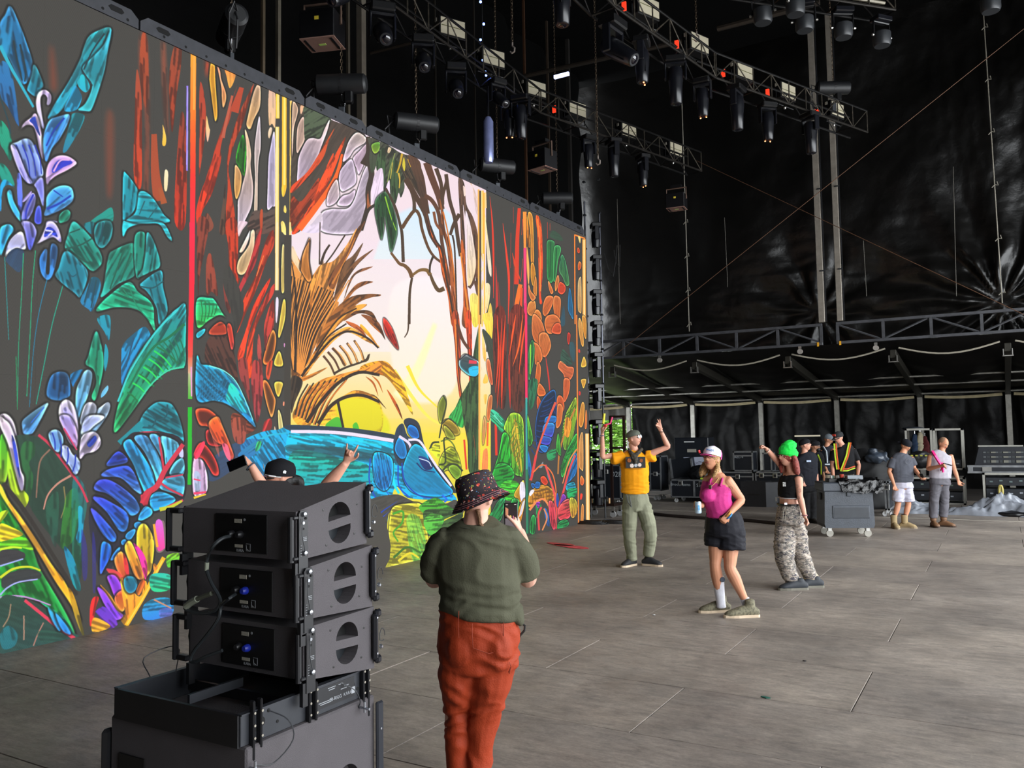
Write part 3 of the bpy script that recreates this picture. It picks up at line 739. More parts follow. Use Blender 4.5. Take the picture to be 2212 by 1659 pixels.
P 2ca458 20904c rs: 1265,1330 1310,1310 1330,1340 1290,1370 1258,1370
P 2c9c4c 208c40 rs: 1080,1390 1085,1310 1105,1280 1120,1320 1110,1400
P 30a060 288c50 s: 1120,1220 1150,1210 1150,1260 1125,1300
P 2868a8 2058a0 s: 1170,1240 1195,1260 1205,1350 1190,1340
P a044b8 8c38a8 s: 1120,1205 1145,1200 1135,1240
L d85050 4 4 : 1140,1380 1135,1280 1155,1230
L e0905c 3 3 : 1160,1380 1190,1300 1170,1240
# far right post lower
L ff8c40 2.5 2.5 o: 1380,0 1392,1340
L ffb868 8 8 o: 1447,760 1452,1330
L ffe4b0 4 4 o: 1446,760 1452,1330
P ffc070 ffb050 r: 1395,20 1415,60 1425,190 1410,190 1392,90
P ffb858 ffa840 r: 1415,10 1440,30 1440,150 1425,120
P e84040 e04038 : 1392,220 1400,225 1402,240 1392,240
P ffcc60 ffc048 r: 1425,268 1440,300 1438,330 1408,330
P ffc860 ffb040 r: 1410,415 1440,415 1425,470 1412,440
P d83838 d83838 : 1395,490 1405,495 1402,515 1394,512
P ffb858 ffa040 r: 1415,560 1430,580 1425,680 1410,720 1395,700 1400,620
P ff9850 ff8840 r: 1438,610 1446,640 1444,720 1432,720
P ffc078 ffb060 r: 1405,765 1420,770 1422,980 1408,990 1395,960 1397,820
P ffa850 ff6030 r: 1412,1030 1428,1060 1420,1090 1405,1085 1402,1050
P ff5038 e84030 : 1405,1145 1418,1150 1412,1180 1402,1180
P ffb060 ffa050 r: 1412,1220 1425,1230 1420,1345 1405,1345
# ---- palm left of clearing (scale 3.606)
R 360 480 3.606
P d89a58 a0642c s: 970,280 1040,300 1120,420 1200,330 1300,300 1400,180 1480,60 1300,560 1340,640 1200,880 1060,1180 1000,1210 970,1180
P f6dcc0 f2cfa0 : 972,200 990,195 1030,300 1050,400 1000,330 972,280
F 2e2018 5 3 17: 985,1150 1060,1190 975,420 1350,560
F e89a4c 3 2 11: 990,1150 1050,1190 985,420 1330,560
L 2e2018 6 2 : 1000,1170 1010,800 1000,500 975,320
P eaa25c e08c3c r: 1040,330 1100,150 1118,140 1110,300 1130,430 1100,460 1050,380
L 4a3020 3 2 : 1040,380 1060,240 1115,130
L 4a3020 3 2 : 1115,140 1110,300 1130,440
P eaa458 d88438 s: 1130,450 1220,310 1215,340 1150,560 1120,700 1120,560
P 5a3a24 7a4a28 s: 1260,440 1400,230 1480,60 1530,0 1545,0 1490,110 1440,220 1360,360 1300,520
L c8803c 4 2 : 1290,480 1400,280 1470,120
L 3a2a20 3 2 : 1190,330 1195,0
L 3a2a20 3 3 : 1240,320 1300,240 1390,100
L 3a2a20 6 4 : 1200,330 1230,240 1270,175
P 5a4432 7a5030 s: 1370,340 1450,260 1530,160 1480,280 1420,380 1330,560 1300,600
P 6a4a34 8a5a30 s: 1420,360 1500,280 1610,210 1560,260 1480,340 1400,460 1310,640 1340,500
P 7a5038 9c6838 s: 1380,600 1430,440 1500,370 1605,345 1560,370 1470,410 1420,500 1390,580
L e09a4c 5 2 : 1240,760 1330,600 1420,450
P 7a4c2c b87434 s: 1360,640 1460,500 1540,460 1608,465 1540,490 1460,540 1380,650 1280,800
P 6a4426 c87c34 s: 1280,720 1420,590 1550,560 1659,562 1659,575 1580,590 1480,640 1300,820 1160,980
P e89c48 d88434 s: 1180,960 1300,790 1450,660 1560,640 1500,690 1350,790 1200,980 1060,1160
P 5a3a22 7a4c28 s: 1480,690 1600,700 1659,830 1600,740 1500,710 1380,770 1430,720
P f0a850 e08c34 s: 1060,1190 1200,960 1310,860 1420,815 1540,880 1659,970 1560,930 1420,860 1320,910 1180,1060 1080,1200
P b86030 8a4a26 s: 1400,770 1500,810 1560,900 1500,850 1420,800
L 2e2018 5 4 : 1050,1200 1180,1030 1300,900 1420,850 1560,900 1650,980
L 2e2018 4 3 : 1110,1120 1250,900 1400,790
L 3a281a 4 3 : 1160,1000 1330,760 1480,670
F 6b4a2c 5 5 4: 1290,980 1460,920 1390,1120 1540,1090
F e4a864 3 3 4: 1300,980 1470,930 1400,1110 1530,1080
F 5a3a24 5 4 3: 1220,1040 1290,980 1310,1190 1380,1110
P d89040 b8702c s: 990,1210 1080,1200 1250,1130 1180,1180 1060,1240 990,1230
P 3a2e24 382c22 s: 970,1210 1060,1240 1000,1400 970,1480
P f09a3c f8c83c s: 1170,1560 1250,1460 1380,1350 1500,1310 1659,1400 1659,1640 1400,1600 1280,1590
P e88c3c f0a83c s: 980,1500 1080,1330 1200,1230 1330,1190 1560,1130 1659,1090 1659,1170 1500,1180 1350,1240 1220,1380 1120,1580 1040,1590
F 3a2c20 4 3 8: 1000,1500 1180,1590 1100,1260 1420,1200
F d07c34 3 3 7: 1010,1520 1170,1590 1120,1270 1400,1230
P e8dc30 d8cc28 go: 1320,1400 1500,1360 1659,1420 1659,1620 1380,1600
P 5cb83c 48a838 so: 1240,1590 1280,1540 1340,1520 1380,1600
P 5cb83c 48b038 o: 1450,1580 1480,1560 1500,1620 1460,1620
L 2e2018 8 6 : 1090,1560 1200,1400 1340,1250 1500,1170 1659,1190
L 2e2018 8 6 : 1180,1570 1280,1430 1400,1360 1530,1350 1659,1400
L 2e2018 6 5 : 1330,1380 1375,1600
L 3a2c20 5 3 : 1300,1180 1400,1130 1540,1080 1575,1030
# posts lower left-centre
L ffd890 8 8 o: 860,0 858,530
L fff4d0 3 3 o: 860,0 858,530
P ffe07a ffe6a0 : 890,0 915,0 928,60 928,105 900,70
P ffe8a0 ffe07a r: 905,170 925,230 928,400 915,535 895,530 895,300
L ffd070 4 4 o: 962,0 954,1659
L fff0c0 1.5 1.5 o: 962,0 954,1659
L 3c3832 16 14 o: 944,100 940,1650
P e8e0f0 efe0ec : 850,600 872,605 862,760 850,770
P ffe060 ffd860 r: 905,620 925,620 920,760 878,900 872,840
P ffa040 ff7a30 rd: 825,840 852,910 830,1040 790,1105 752,1090 775,980
P ffe060 ffd050 r: 878,1005 898,1060 902,1118 840,1112 850,1050
P ffe060 ffc848 r: 842,1250 902,1250 895,1300 872,1360 850,1320
P ff8838 ffa850 rd: 750,1240 785,1245 830,1340 848,1400 820,1520 790,1450 765,1350
P ffe890 fff0b0 r: 868,1465 895,1520 910,1659 880,1659
P e8a8d8 d898c8 : 915,940 922,950 918,975 912,960
P ff9c80 ff9070 : 908,1400 918,1400 915,1430 905,1425
P ffe0c0 ffd0b0 : 840,1590 850,1620 850,1659 838,1659
# red trunk mass between tube and posts
P 7c3a2c 6a3428 s: 240,0 330,0 300,200 260,400 245,560
P 8a4030 7a3a2c s: 310,300 350,260 400,560 350,540 310,560
P 9c3820 c43818 s: 460,0 550,0 555,400 570,440 510,590 490,420 480,200
P f4d8e8 f0d8d8 : 558,0 630,0 590,60 560,110
P f6dce4 f2cfa8 r: 560,240 640,80 650,65 655,90 600,220 562,235
P f8d8b8 f0c890 r: 555,395 560,300 640,180 660,70 685,80 670,260 610,395
P 9c3824 c8401c s: 830,60 835,180 780,300 700,520 620,700 550,860 540,800 600,600 690,420 770,150
P a83430 983038 s: 740,60 700,300 640,420 570,560 520,720 540,560 640,330 700,120
P e83c20 d84828 s: 800,440 790,500 700,700 640,860 590,1080 550,1040 610,860 680,640
P b03c34 d04818 s: 835,480 830,560 760,680 680,880 660,1200 620,1150 640,900 740,640
P b8402c 9c3838 s: 830,600 835,800 790,900 770,1000 760,800
P 8a3a34 7c3838 s: 560,1080 620,1060 640,1200 650,1400 610,1300 570,1200
P a03c38 8a3840 s: 670,1100 710,1080 750,1180 740,1420 700,1560 660,1300
P a84c44 8c3c3c s: 715,870 735,960 745,1180 720,1100 705,1000
P 7c342c 6c342c s: 440,460 480,440 500,700 460,650
P b84428 c05030 s: 780,1110 825,1080 800,1220 775,1200
P c03838 b04040 s: 760,1560 810,1530 820,1590 780,1659 745,1659
P 84402c 70382c s: 510,1490 640,1540 690,1610 600,1659 520,1659
P 8c6a30 6c5428 t: 490,1050 510,1100 540,1180 500,1120
L ff8a50 2 2 : 755,260 700,420
P 3c3a36 383632 : 480,330 600,640 540,880 500,1000 520,760 440,480
P 4a3028 4c2c24 s: 330,900 480,880 540,1100 560,1350 400,1140 300,1080
# ---- red curl plants near tube (scale 3.456)
R 0 480 3.456
P c84020 a03820 rs: 1560,830 1580,790 1640,745 1680,770 1690,830 1600,840
P d04428 b83430 rs: 1695,770 1725,770 1745,900 1730,955 1712,880
P ff5a2c e84a24 rd: 1460,1410 1500,1390 1560,1400 1620,1450 1640,1500 1660,1600 1700,1659 1660,1659 1600,1560 1540,1520 1490,1510
P e03030 d02828 rd: 1540,1560 1600,1560 1660,1659 1560,1659
# green/cyan leaf right of tube
P 28d8a8 3cc048 rs: 1470,580 1560,565 1600,580 1660,680 1690,715 1640,690 1560,730 1475,785
F 1c6c3c 2 2 5: 1500,580 1620,610 1500,760 1600,690
P 30c8d8 28b8d0 r: 1470,830 1530,795 1520,830 1475,865
P 24b0d8 1c8cd0 rs: 1470,1000 1500,1060 1560,1070 1660,1110 1760,1200 1840,1340 1890,1480 1905,1530 1800,1430 1700,1360 1600,1330 1470,1320
F 1c6c90 2 2.4 9: 1530,1080 1760,1210 1475,1300 1640,1340
P 30c4a8 28a8c8 s: 1720,1200 1780,1260 1850,1420 1780,1400 1690,1330 1700,1260
L 8ce8e0 3 2 : 1560,1070 1680,1115 1780,1220 1890,1480
# ---- the tapir and below (px)
R 0 0 1
P 1ba2c8 1f7cb8 s: 520,960 560,935 600,928 628,930 628,1060 590,1050 540,1010
P 2c5c98 2a4c88 t: 440,1010 500,960 560,950 520,1000 460,1040
L 30b8d8 6 3 : 530,985 570,945 620,935
P 16b4d0 1890d0 s: 628,930 740,935 850,955 870,975 905,1000 950,1040 985,1075 975,1082 930,1080 880,1075 850,1060 820,1230 800,1230 790,1100 700,1050 628,1040
P 2a3c4c 2a3a48 : 628,918 760,925 855,940 862,952 850,956 740,940 628,930
L f4e8f8 7 8 : 628,932 700,933 760,938 850,952
L 2fe0ea 5 5 t: 628,944 720,946 840,962
P 30423c 34443c t: 628,960 740,966 850,980 850,995 740,985 628,975
P 14a890 1c90a8 s: 632,975 740,990 800,1010 790,1060 690,1070 632,1060
P 2c4c58 2a4858 t: 632,962 760,972 850,990 840,1004 740,992 632,982
P 2c3c50 303c4c : 855,930 870,915 880,940 900,960 880,1000 862,1005 850,975
P 1c98e0 1888d8 r: 862,945 875,960 878,985 865,990 853,970
L f0e4f8 6 5 : 862,942 885,960 888,990
P 2a3040 2c3440 : 872,912 885,903 905,915 915,955 930,990 960,1020 985,1060 975,1062 940,1030 905,970 890,945
P 1888e0 1470d0 r: 885,918 900,925 905,945 890,945 880,930
P 20c0e8 10a8e8 r: 895,960 920,975 930,1000 960,1040 978,1060 968,1070 930,1072 890,1062 870,1030 875,995
L f4ecfa 5 5 : 882,950 905,952 925,980 945,1010 975,1050
P 1c3c80 182c60 : 905,985 925,992 935,1010 920,1015 908,1000
L 182c60 3 2 : 900,1000 915,1015 940,1020
L e8f0ff 2 2 : 905,990 925,997 932,1008
L 1848a8 3 3 : 868,1000 875,1040 905,1070 950,1078
L 1850c0 3 3 : 860,1005 862,1050 885,1075
L 2868d0 3 2 : 830,1000 826,1040 840,1070
L 1850b8 3 3 : 800,990 798,1040 815,1080 835,1085
L 1fe0f0 6 5 : 850,1000 850,1040 862,1066
P 10b8f0 1090e8 sr: 808,980 846,990 846,1040 830,1060 810,1040
F 1868b0 1.5 1 6: 812,990 840,995 815,1050 835,1055
L 2870e0 4 4 : 955,1070 965,1078 960,1085
L 2870e0 3 3 : 972,1062 975,1075
P 4a4843 46443f : 780,1100 850,1068 900,1085 960,1088 985,1080 1000,1110 930,1160 880,1100 840,1110 835,1200 815,1235 800,1235
L 2048b0 4 2 m: 790,1150 820,1110 860,1082
L 2850c8 4 2 m: 795,1175 815,1130 840,1105
L 2040b0 3 2 m: 800,1230 820,1190 834,1130
L 1c3c98 3 2 m: 812,1225 826,1180
# yellow bottom between legs
P f4e84c e8e04c rs: 842,1120 850,1095 880,1088 910,1090 920,1130 925,1170 928,1206 830,1225 838,1180
P 7cd060 38c868 st: 878,1120 905,1118 922,1180 920,1206 892,1210
L 4a9c30 5 3 : 848,1110 870,1105 868,1130 850,1150 860,1170
L 3c6c28 5 4 : 850,1205 880,1182 910,1195
L e8d840 5 4 : 860,1212 885,1195 905,1205
P 4c9c34 3c8c30 s: 905,1095 940,1075 965,1090 990,1110 960,1120 930,1150 925,1120
P 3c5c30 3c5430 s: 915,1105 960,1100 1000,1110 980,1140 930,1150
L d8d048 4 3 m: 925,1165 950,1130 990,1110
L e8c048 4 3 m: 940,1180 970,1150
P 60b048 50a040 s: 915,1130 930,1110 960,1120 935,1160
# ---- left side: big blue-green leaves top-left (scale 3.456)
R 0 0 3.456
P 2c78a8 2480b8 rs: 78,45 140,170 190,300 240,460 235,560 190,625 150,600 60,420 0,320 0,180 40,110
P 28648c 2c88b0 s: 20,200 60,120 100,160 70,420 0,330
L 20343c 5 3 : 100,300 130,460 165,600
L 20343c 4 3 : 150,330 190,520 185,610
P 2890a0 2488a8 rs: 258,480 320,620 310,660 270,720 210,680 205,660 240,560
L 38b0c8 8 5 : 0,340 80,500 160,640 250,800
P 2c6c98 28588c s: 0,480 50,470 100,600 140,900 130,930 60,800 0,700
L 204048 3 3 : 0,720 60,900 80,1000
P 2fb0b8 2498b8 rs: 830,212 720,235 660,280 625,360 600,440 520,600 420,760 360,870 372,890 440,840 500,760 620,540 610,470 640,560 700,420 790,400
P 2c98b0 30a0a8 rs: 830,215 800,400 770,560 690,800 650,830 580,820 640,770 690,640 640,560 620,500 700,420 780,330
P 28a8b0 2898b0 s: 620,555 670,640 640,690 590,650 580,600
L 20343c 4 3 : 780,250 690,380 625,520
L 20343c 4 3 : 620,540 690,640
L 20343c 4 3 : 470,830 580,830 650,835
P 2890b8 2c98c0 s: 560,640 600,690 610,740 570,820 480,825 520,720
P 288890 246c88 s: 540,850 630,860 600,960 530,1080 490,1135 470,1120 510,960
P 208c70 1f7c68 s: 0,900 60,960 90,1060 80,1200 30,1120 0,1060
P 1f8c78 1c7c70 s: 0,1220 60,1260 110,1380 60,1370 0,1330
# pale flower column
P d8c0ea b8b8f4 rs: 270,760 290,690 340,672 380,710 375,770 350,785 355,730 325,700 300,740 310,850 330,960 300,930 280,840
P e4c8ea d0b8ee rs: 140,990 180,920 230,880 270,850 310,1000 325,1190 300,1130 260,960 210,930 170,950
P 2840b0 3058c8 s: 220,900 260,870 270,900 300,1010 280,990 250,930
P 60b8f8 3c88f0 rs: 518,855 500,930 440,1040 385,1110 345,1210 325,1100 330,1000 370,900 440,870
L 1c3ca0 4 3 : 480,880 400,980 345,1090
P a0c0f8 8898f0 rs: 80,1090 130,1060 190,1035 240,1060 290,1180 322,1280 310,1320 250,1370 200,1360 150,1280 130,1200
F 1c30a8 3 2 4: 120,1080 260,1080 180,1340 310,1300
P c0b4f4 9c98f0 rs: 80,1095 120,1110 200,1300 240,1360 200,1360 140,1270
P dcb0e8 c8a8ec rs: 350,1380 345,1290 370,1210 430,1165 500,1165 560,1200 568,1225 500,1270 420,1310 370,1350
P 2c34a0 303cb0 s: 390,1260 430,1200 500,1190 540,1215 470,1250 400,1290
L e8b8e8 4 3 : 400,1280 450,1200 520,1195
P 60c0f8 4c9cf4 rs: 345,1550 350,1470 400,1410 470,1385 530,1400 548,1450 540,1500 480,1550 400,1590 330,1610
L 1c40a8 5 4 : 350,1560 440,1520 530,1460
L 1c40a8 3 2 : 400,1420 470,1470
P 6c78d8 5870d8 s: 130,1300 160,1330 170,1560 150,1620 130,1480
P 9c98ec 7c88ec rs: 255,1380 320,1330 325,1540 300,1480 270,1400
P 2498c0 2c90d0 s: 0,1400 30,1340 70,1360 110,1400 60,1380 20,1420 10,1560 0,1560
P 40c0e8 48b0f0 rs: 55,1440 80,1420 100,1500 150,1600 160,1659 110,1600 70,1520
P a8a0f0 7880e8 rs: 165,1600 200,1500 240,1440 265,1470 250,1560 200,1650 170,1659
L 2838b0 4 3 : 250,1450 200,1560 190,1650
P 5868e0 3c48c8 rs: 270,1560 300,1540 310,1659 260,1659
P c8b0f0 b0a8f0 s: 165,1500 225,1430 235,1440 190,1500
P 209880 1c9070 rs: 450,1600 500,1565 525,1590 510,1640 470,1659 440,1659
P c8c0f8 b8b4f8 : 345,1659 380,1640 430,1659
# cyan leaf at centre-left
P 20a8b8 1c9cb0 rs: 920,1310 945,1300 1000,1370 1030,1430 1020,1530 980,1600 935,1659 918,1659
P 28b0c0 22a8b8 rs: 1040,1435 1090,1435 1150,1490 1220,1600 1255,1659 950,1659 1010,1590 1030,1500
L 1c5860 3 2 : 1080,1500 1040,1600
L 1c5860 3 2 : 1170,1550 1110,1630
P 1c8478 1c7c74 s: 690,1640 760,1590 835,1550 835,1659 690,1659
# ---- left middle (0,480)
R 0 480 3.456
P 20a8b8 20b0b8 rs: 918,0 950,0 1000,10 1090,5 1190,0 1240,30 1285,135 1250,110 1190,15 1090,10 1010,20 950,50 918,110
P 48c8f0 2c98e0 rs: 0,60 40,20 80,20 100,60 60,120 15,230 0,240
P e8e0f8 a8b0f0 rs: 50,200 80,130 150,70 185,110 190,200 120,190 60,230 40,270
P b8b0f0 2838b8 rs: 160,0 230,0 270,60 260,120 220,210 185,60
P c0b8f4 a8a0f0 rs: 300,130 340,40 350,0 400,0 440,60 455,150 400,110 340,130 270,165
P 2434b0 3850d0 s: 330,110 350,40 400,50 430,110 380,90
L e8e4ff 4 3 : 340,60 390,70 360,100
P 24508c 285c94 t: 50,260 100,200 180,220 150,370 80,330 45,290
P 2864a8 2c78c0 rs: 390,160 430,200 400,370 360,430 320,400 300,340 300,260 350,200 340,370 370,380 375,230
L 2c8c8c 2 1.5 : 35,260 50,560 65,880
L 2c9c74 2.2 1.5 : 175,230 160,560 140,900 130,1380
L 2c9c74 2.2 2 : 265,210 240,500 225,830 200,1300
L 287c9c 2 1.5 : 350,430 290,680 250,960 220,1380
L 289c84 2.2 2 : 470,470 390,760 330,1060 270,1360
L 2c8c5c 2 1.5 : 120,1000 130,1400
P 249890 20a088 rs: 540,0 590,20 690,130 750,230 760,300 720,350 680,360 600,290 490,200 510,90
L 1c5048 4 3 : 490,200 600,170 690,120
L 1c5048 3 3 : 520,80 600,50
L 1c5048 4 3 : 510,200 650,300 720,290
P 248ca0 2088a0 rs: 490,215 600,300 655,390 600,555 560,530 420,410 440,340
L 1c5060 3 2 : 500,370 540,405 570,390
P 2484a0 246c98 s: 690,410 745,430 745,520 690,660 660,650 600,590 650,480
L 1c4450 4 3 : 680,420 630,600
L 1c4450 3 3 : 720,430 680,640
P 1c7478 1c6c7c s: 630,10 700,0 690,90 640,50
P 1f8488 1c7880 rs: 740,0 830,0 830,110 770,190 720,160 705,60
L 1c4450 3 2 : 770,0 750,150
P 1c9c80 1c9488 rs: 810,260 850,210 990,155 1000,230 1010,380 950,430 880,460 800,530 750,560 775,480
L 165848 4 3 : 930,190 880,330 820,500
L 165848 4 3 : 980,230 900,440
P 1c8c78 1a9c88 rs: 1010,100 1060,70 1085,110 1080,300 1050,400 1020,410 1005,250
P 1f98a0 1c8c80 rs: 1100,75 1150,150 1195,320 1120,370 1030,410 1070,340 1090,200
P 1f90a0 1c8490 rs: 1200,360 1215,480 1250,660 1190,770 1170,640 1100,520 1050,480 1060,450
L 165058 3 3 : 1050,480 1140,490 1220,440
P 1cb898 18b078 rs: 720,665 760,600 850,520 940,455 985,455 1030,520 1110,580 1145,640 1150,740 1160,820 1080,690 980,640 850,635
L 148060 4 2 : 900,520 960,560 920,500
L 148060 3 2 : 960,470 1020,620 1120,740
P 208898 1f7c98 s: 725,720 820,700 815,880 780,820
P 1c9880 1c9c68 rs: 715,815 750,900 770,1000 765,1120 715,1320 685,1300 720,1200 700,1100 640,1060 660,1000
P 208898 1f8498 s: 785,910 810,980 790,1110 775,1050
P 2490b8 2478b0 s: 1080,780 1120,830 1115,870 1050,950 960,1120 910,1220 905,1000 920,910 1000,830
L 1c4c6c 3 3 : 1000,860 940,1080
L 1c4c6c 3 3 : 1060,830 1000,950
# big banana leaf
P 1fa8b8 22b060 rs: 1385,620 1385,900 1378,1075 1300,1085 1220,1120 1140,1200 1060,1310 960,1450 860,1570 858,1480 900,1300 960,1120 1040,980 1140,840 1260,700 1330,640
L 0f6a48 6 4 : 1378,760 1260,860 1150,930 1060,1060 960,1240
F 0f7040 4 3 6: 1170,930 950,1270 1330,1060 1030,1340
F 2cd060 4 3 5: 1150,960 990,1200 1280,1080 1080,1270
F 0f6a50 3 2 5: 1180,900 1340,860 1300,1060 1375,1040
L 48d0d0 4 4 : 1330,650 1180,800 1060,970 960,1140 880,1340
L 48d0a8 4 3 : 1375,1080 1250,1110 1130,1210 1040,1330
# teal leaf under the banana leaf
P 208c9c 1f90a0 rs: 1040,1500 1080,1420 1160,1350 1240,1345 1290,1370 1340,1470 1370,1600 1366,1659 1340,1620 1200,1560 1030,1560
L 14505c 4 3 : 1100,1400 1160,1470 1130,1530 1060,1530
L 14505c 4 3 : 1250,1360 1240,1450 1170,1480
L 208c98 14 20 : 1060,1500 960,1600 900,1659
# white lilies lower left
P 2464a0 205c90 rs: 390,1140 500,1130 525,1270 500,1310 430,1330 350,1290
P 1f6c90 2470b0 s: 525,1140 620,1100 560,1200 545,1230
P 9cd8f8 60b8f8 rs: 630,1115 670,1105 688,1150 660,1280 630,1360 580,1480 565,1400 570,1260 600,1180
P ece4fa d8c0f0 rs: 440,1400 460,1345 500,1325 550,1370 580,1500 580,1659 530,1659 480,1560 445,1470
P c0b8f4 a098f0 s: 470,1400 500,1380 540,1440 560,1560 510,1520 480,1460
L 3850c8 4 3 : 480,1490 540,1500 530,1600
P d8e4fc 70c0f8 rs: 800,1345 822,1370 800,1440 740,1530 680,1600 620,1640 600,1560 650,1420 720,1400
P f0ecfc a8c8f8 rs: 650,1350 700,1350 720,1390 690,1480 640,1540 600,1500 620,1400
L 2858c8 4 3 : 700,1470 650,1550
P 98dcf8 70c8f8 : 800,1220 810,1240 790,1280 755,1310 760,1270
P 98e0fa 5098ec rs: 350,1350 340,1400 260,1550 230,1580 180,1580 170,1540 180,1470
L 3c70d0 3 2 : 330,1380 230,1500
P f0dcee c0b8f0 rs: 0,1440 40,1430 80,1460 110,1520 130,1659 90,1640 40,1540 0,1470
P 9cc8f8 78b0f4 rs: 370,1600 430,1555 460,1590 470,1659 400,1659
P 2870d8 4098f0 rs: 930,1640 960,1620 1000,1640 1000,1659 930,1659
L d84860 6 4 : 1020,1580 1100,1570 1200,1580 1366,1640
L c84858 4 3 : 290,1590 340,1630 370,1659
P 40b0f0 68ccf8 : 1200,1600 1290,1620 1290,1659 1200,1659
# ---- bottom left (0,900 scale 3.19)
R 0 900 3.19
P 2a4438 243c30 : 80,150 300,160 480,400 560,600 560,1100 500,1000 300,760 200,600 160,400
P 2c7c38 2c6c38 st: 150,200 230,180 240,260 200,320 230,420 200,560 130,480
L 8c6c5c 4 3 : 345,225 280,300 260,420 250,560
L c89080 5 3 : 490,405 400,460 330,540 300,640
L 8c7c50 3 2 : 440,480 450,600 420,700
P 28644c 285c50 st: 320,600 400,520 400,760 380,900 330,760
P 3c9c30 34882c st: 460,540 530,500 540,700 500,860 420,900 430,700
P 208898 24784c st: 500,440 580,470 600,600 570,800 540,1100 500,1000
P 2898a8 2080a8 s: 540,620 580,660 560,860 525,840 540,760
P 2078a0 1f8888 s: 440,900 500,960 540,1090 555,1200 500,1150
L c84058 6 5 : 265,125 340,190 420,290 500,400 560,490 605,590
P 48c02c a8c830 rs: 0,150 50,140 60,300 40,440 0,460
P 8cc830 c8d838 s: 60,200 110,300 150,480 200,560 150,640 80,520 50,380
P f0dce8 c8b8f0 rs: 30,20 70,60 110,180 140,360 165,420 155,510 130,470 60,200 0,60 0,0
P 2c40b0 4858d0 s: 80,130 110,200 140,420 110,330
P 9cc8f8 6ca8f4 rs: 335,120 390,90 435,150 410,240 370,220
P d0d8fa 90b0f4 rs: 430,200 470,210 500,260 540,290 550,350 520,400 480,340 430,270
F 2840a8 3 3 4: 360,110 520,260 380,230 500,380
P b0a8f0 d8a8e0 rs: 410,0 480,0 530,110 525,220 490,160 440,80
P ccd4fa a8b8f4 rs: 560,100 600,0 720,0 640,70 580,130
P ece4fa dcc8f0 rs: 560,150 610,110 660,110 690,150 690,200 650,240 590,255 550,290
P 283c98 2c48b0 s: 600,180 650,130 665,160 620,210
L d04870 4 3 : 440,80 530,230
# monstera leaf left
P 30b030 209c50 rs: 0,480 60,620 150,780 220,900 270,1040 370,1210 440,1330 500,1450 515,1520 420,1400 300,1290 180,1240 0,1250
P a8d034 d8dc34 s: 0,660 60,650 0,730
P e8e034 f0c834 s: 0,740 80,760 160,810 90,840 0,860
P 58c82c 98c82c s: 0,870 60,850 170,830 230,920 120,900 0,930
P 3c3a3c 38383c : 0,930 80,915 150,930 175,955 150,990 60,1010 0,1030
L d0e840 5 4 : 0,915 80,900 150,905
L a8b8f0 4 3 : 0,1030 80,1005 160,980
P 3a3c3c 363a3c : 20,1110 100,1065 200,1050 270,1070 285,1100 240,1130 120,1150 20,1180
L b0b8f0 4 3 : 0,1230 50,1180 130,1140 260,1120
L d0d838 6 4 : 0,1110 90,1050 200,1035 280,1060
L c8a0d8 4 3 : 0,1245 120,1235 240,1260 350,1300
P 28b078 20a8a0 s: 280,1280 400,1350 480,1440 515,1520 440,1420 340,1330
P f0a824 e89c20 rs: 0,460 60,580 150,700 250,850 350,1010 440,1130 500,1250 540,1350 555,1420 480,1280 380,1130 280,960 160,770 60,620 0,520
L 302c28 10 8 : 20,460 120,580 230,740 330,900 430,1060 530,1230
P c89020 847c34 s: 470,1180 520,1260 580,1500 560,1490 510,1360
P 2c4438 2c4c48 : 0,1260 150,1250 280,1310 400,1400 490,1480 510,1530 0,1630
L d84860 7 8 : 170,1265 300,1370 400,1450 515,1530
P 2890b0 2078b8 rs: 330,1310 370,1360 420,1460 400,1470 350,1380
P 2484c8 2070b8 rs: 380,1350 450,1430 490,1500 430,1470
P 248ca0 1f7c90 st: 0,1500 60,1440 120,1500 100,1580 20,1600
L 988068 3 3 : 75,1290 60,1380 20,1450
L a87c70 3 3 : 300,1420 260,1500 230,1580
L b08c78 3 3 : 165,1370 165,1540
P 2c5c48 2c5448 st: 260,1480 380,1480 460,1520 300,1560
# blue fan leaf with red vein
P 28222c 282a38 : 640,560 860,160 1000,110 1262,170 1262,590 1000,700 800,1000 700,1080 620,800
P 2c3cc0 3060d8 rs: 820,240 880,310 740,340 760,290
P 2c44c8 58a8f0 rs: 735,370 820,345 890,345 940,420 975,530 920,500 830,420 700,410
P 3438c0 40a0f0 rs: 650,500 680,440 760,440 870,510 940,580 960,650 900,680 830,600 740,530
P 3438c0 2c90f0 rs: 640,560 700,560 780,600 860,650 885,700 870,780 820,780 740,660
P 3834b0 2c80f0 rs: 625,640 660,650 760,760 800,820 790,860 750,850 690,780
P 30a8f0 38c0f8 rs: 850,200 890,155 930,190 1000,290 1060,400 1060,500 1010,535 970,460 920,330
P 58a8f0 60d8fa rs: 925,145 1000,130 1060,200 1110,320 1110,400 1080,450 1060,380 1000,250
P 60b8f8 68d4fa rs: 1030,130 1090,130 1110,200 1125,300 1090,240
P 70d4fa 60ccf8 rs: 1110,135 1220,175 1225,240 1180,330 1145,340 1130,230
P 70dcfa 68d0fa rs: 1262,290 1262,400 1170,400 1200,320
P 68d4fa 60c8f8 rs: 1262,410 1262,540 1210,530 1100,490 1150,420
P 38b8f4 30a8f0 rs: 1035,560 1080,520 1150,530 1210,575 1120,630 1050,645
P d8d8fa c8c8f8 : 1240,210 1262,230 1262,280 1235,270
L c83c50 14 9 : 985,600 1010,530 1080,480 1130,380 1170,320 1262,190
P c83c50 c83448 : 970,540 1010,540 1060,500 1030,560 1010,620 980,600
L c83c50 5 4 : 1130,370 1110,240 1095,140
L c83c50 5 4 : 1110,460 1170,500 1262,545
L c84058 4 3 : 1140,420 1262,400
L d04860 5 4 : 1262,575 1200,600 1150,620
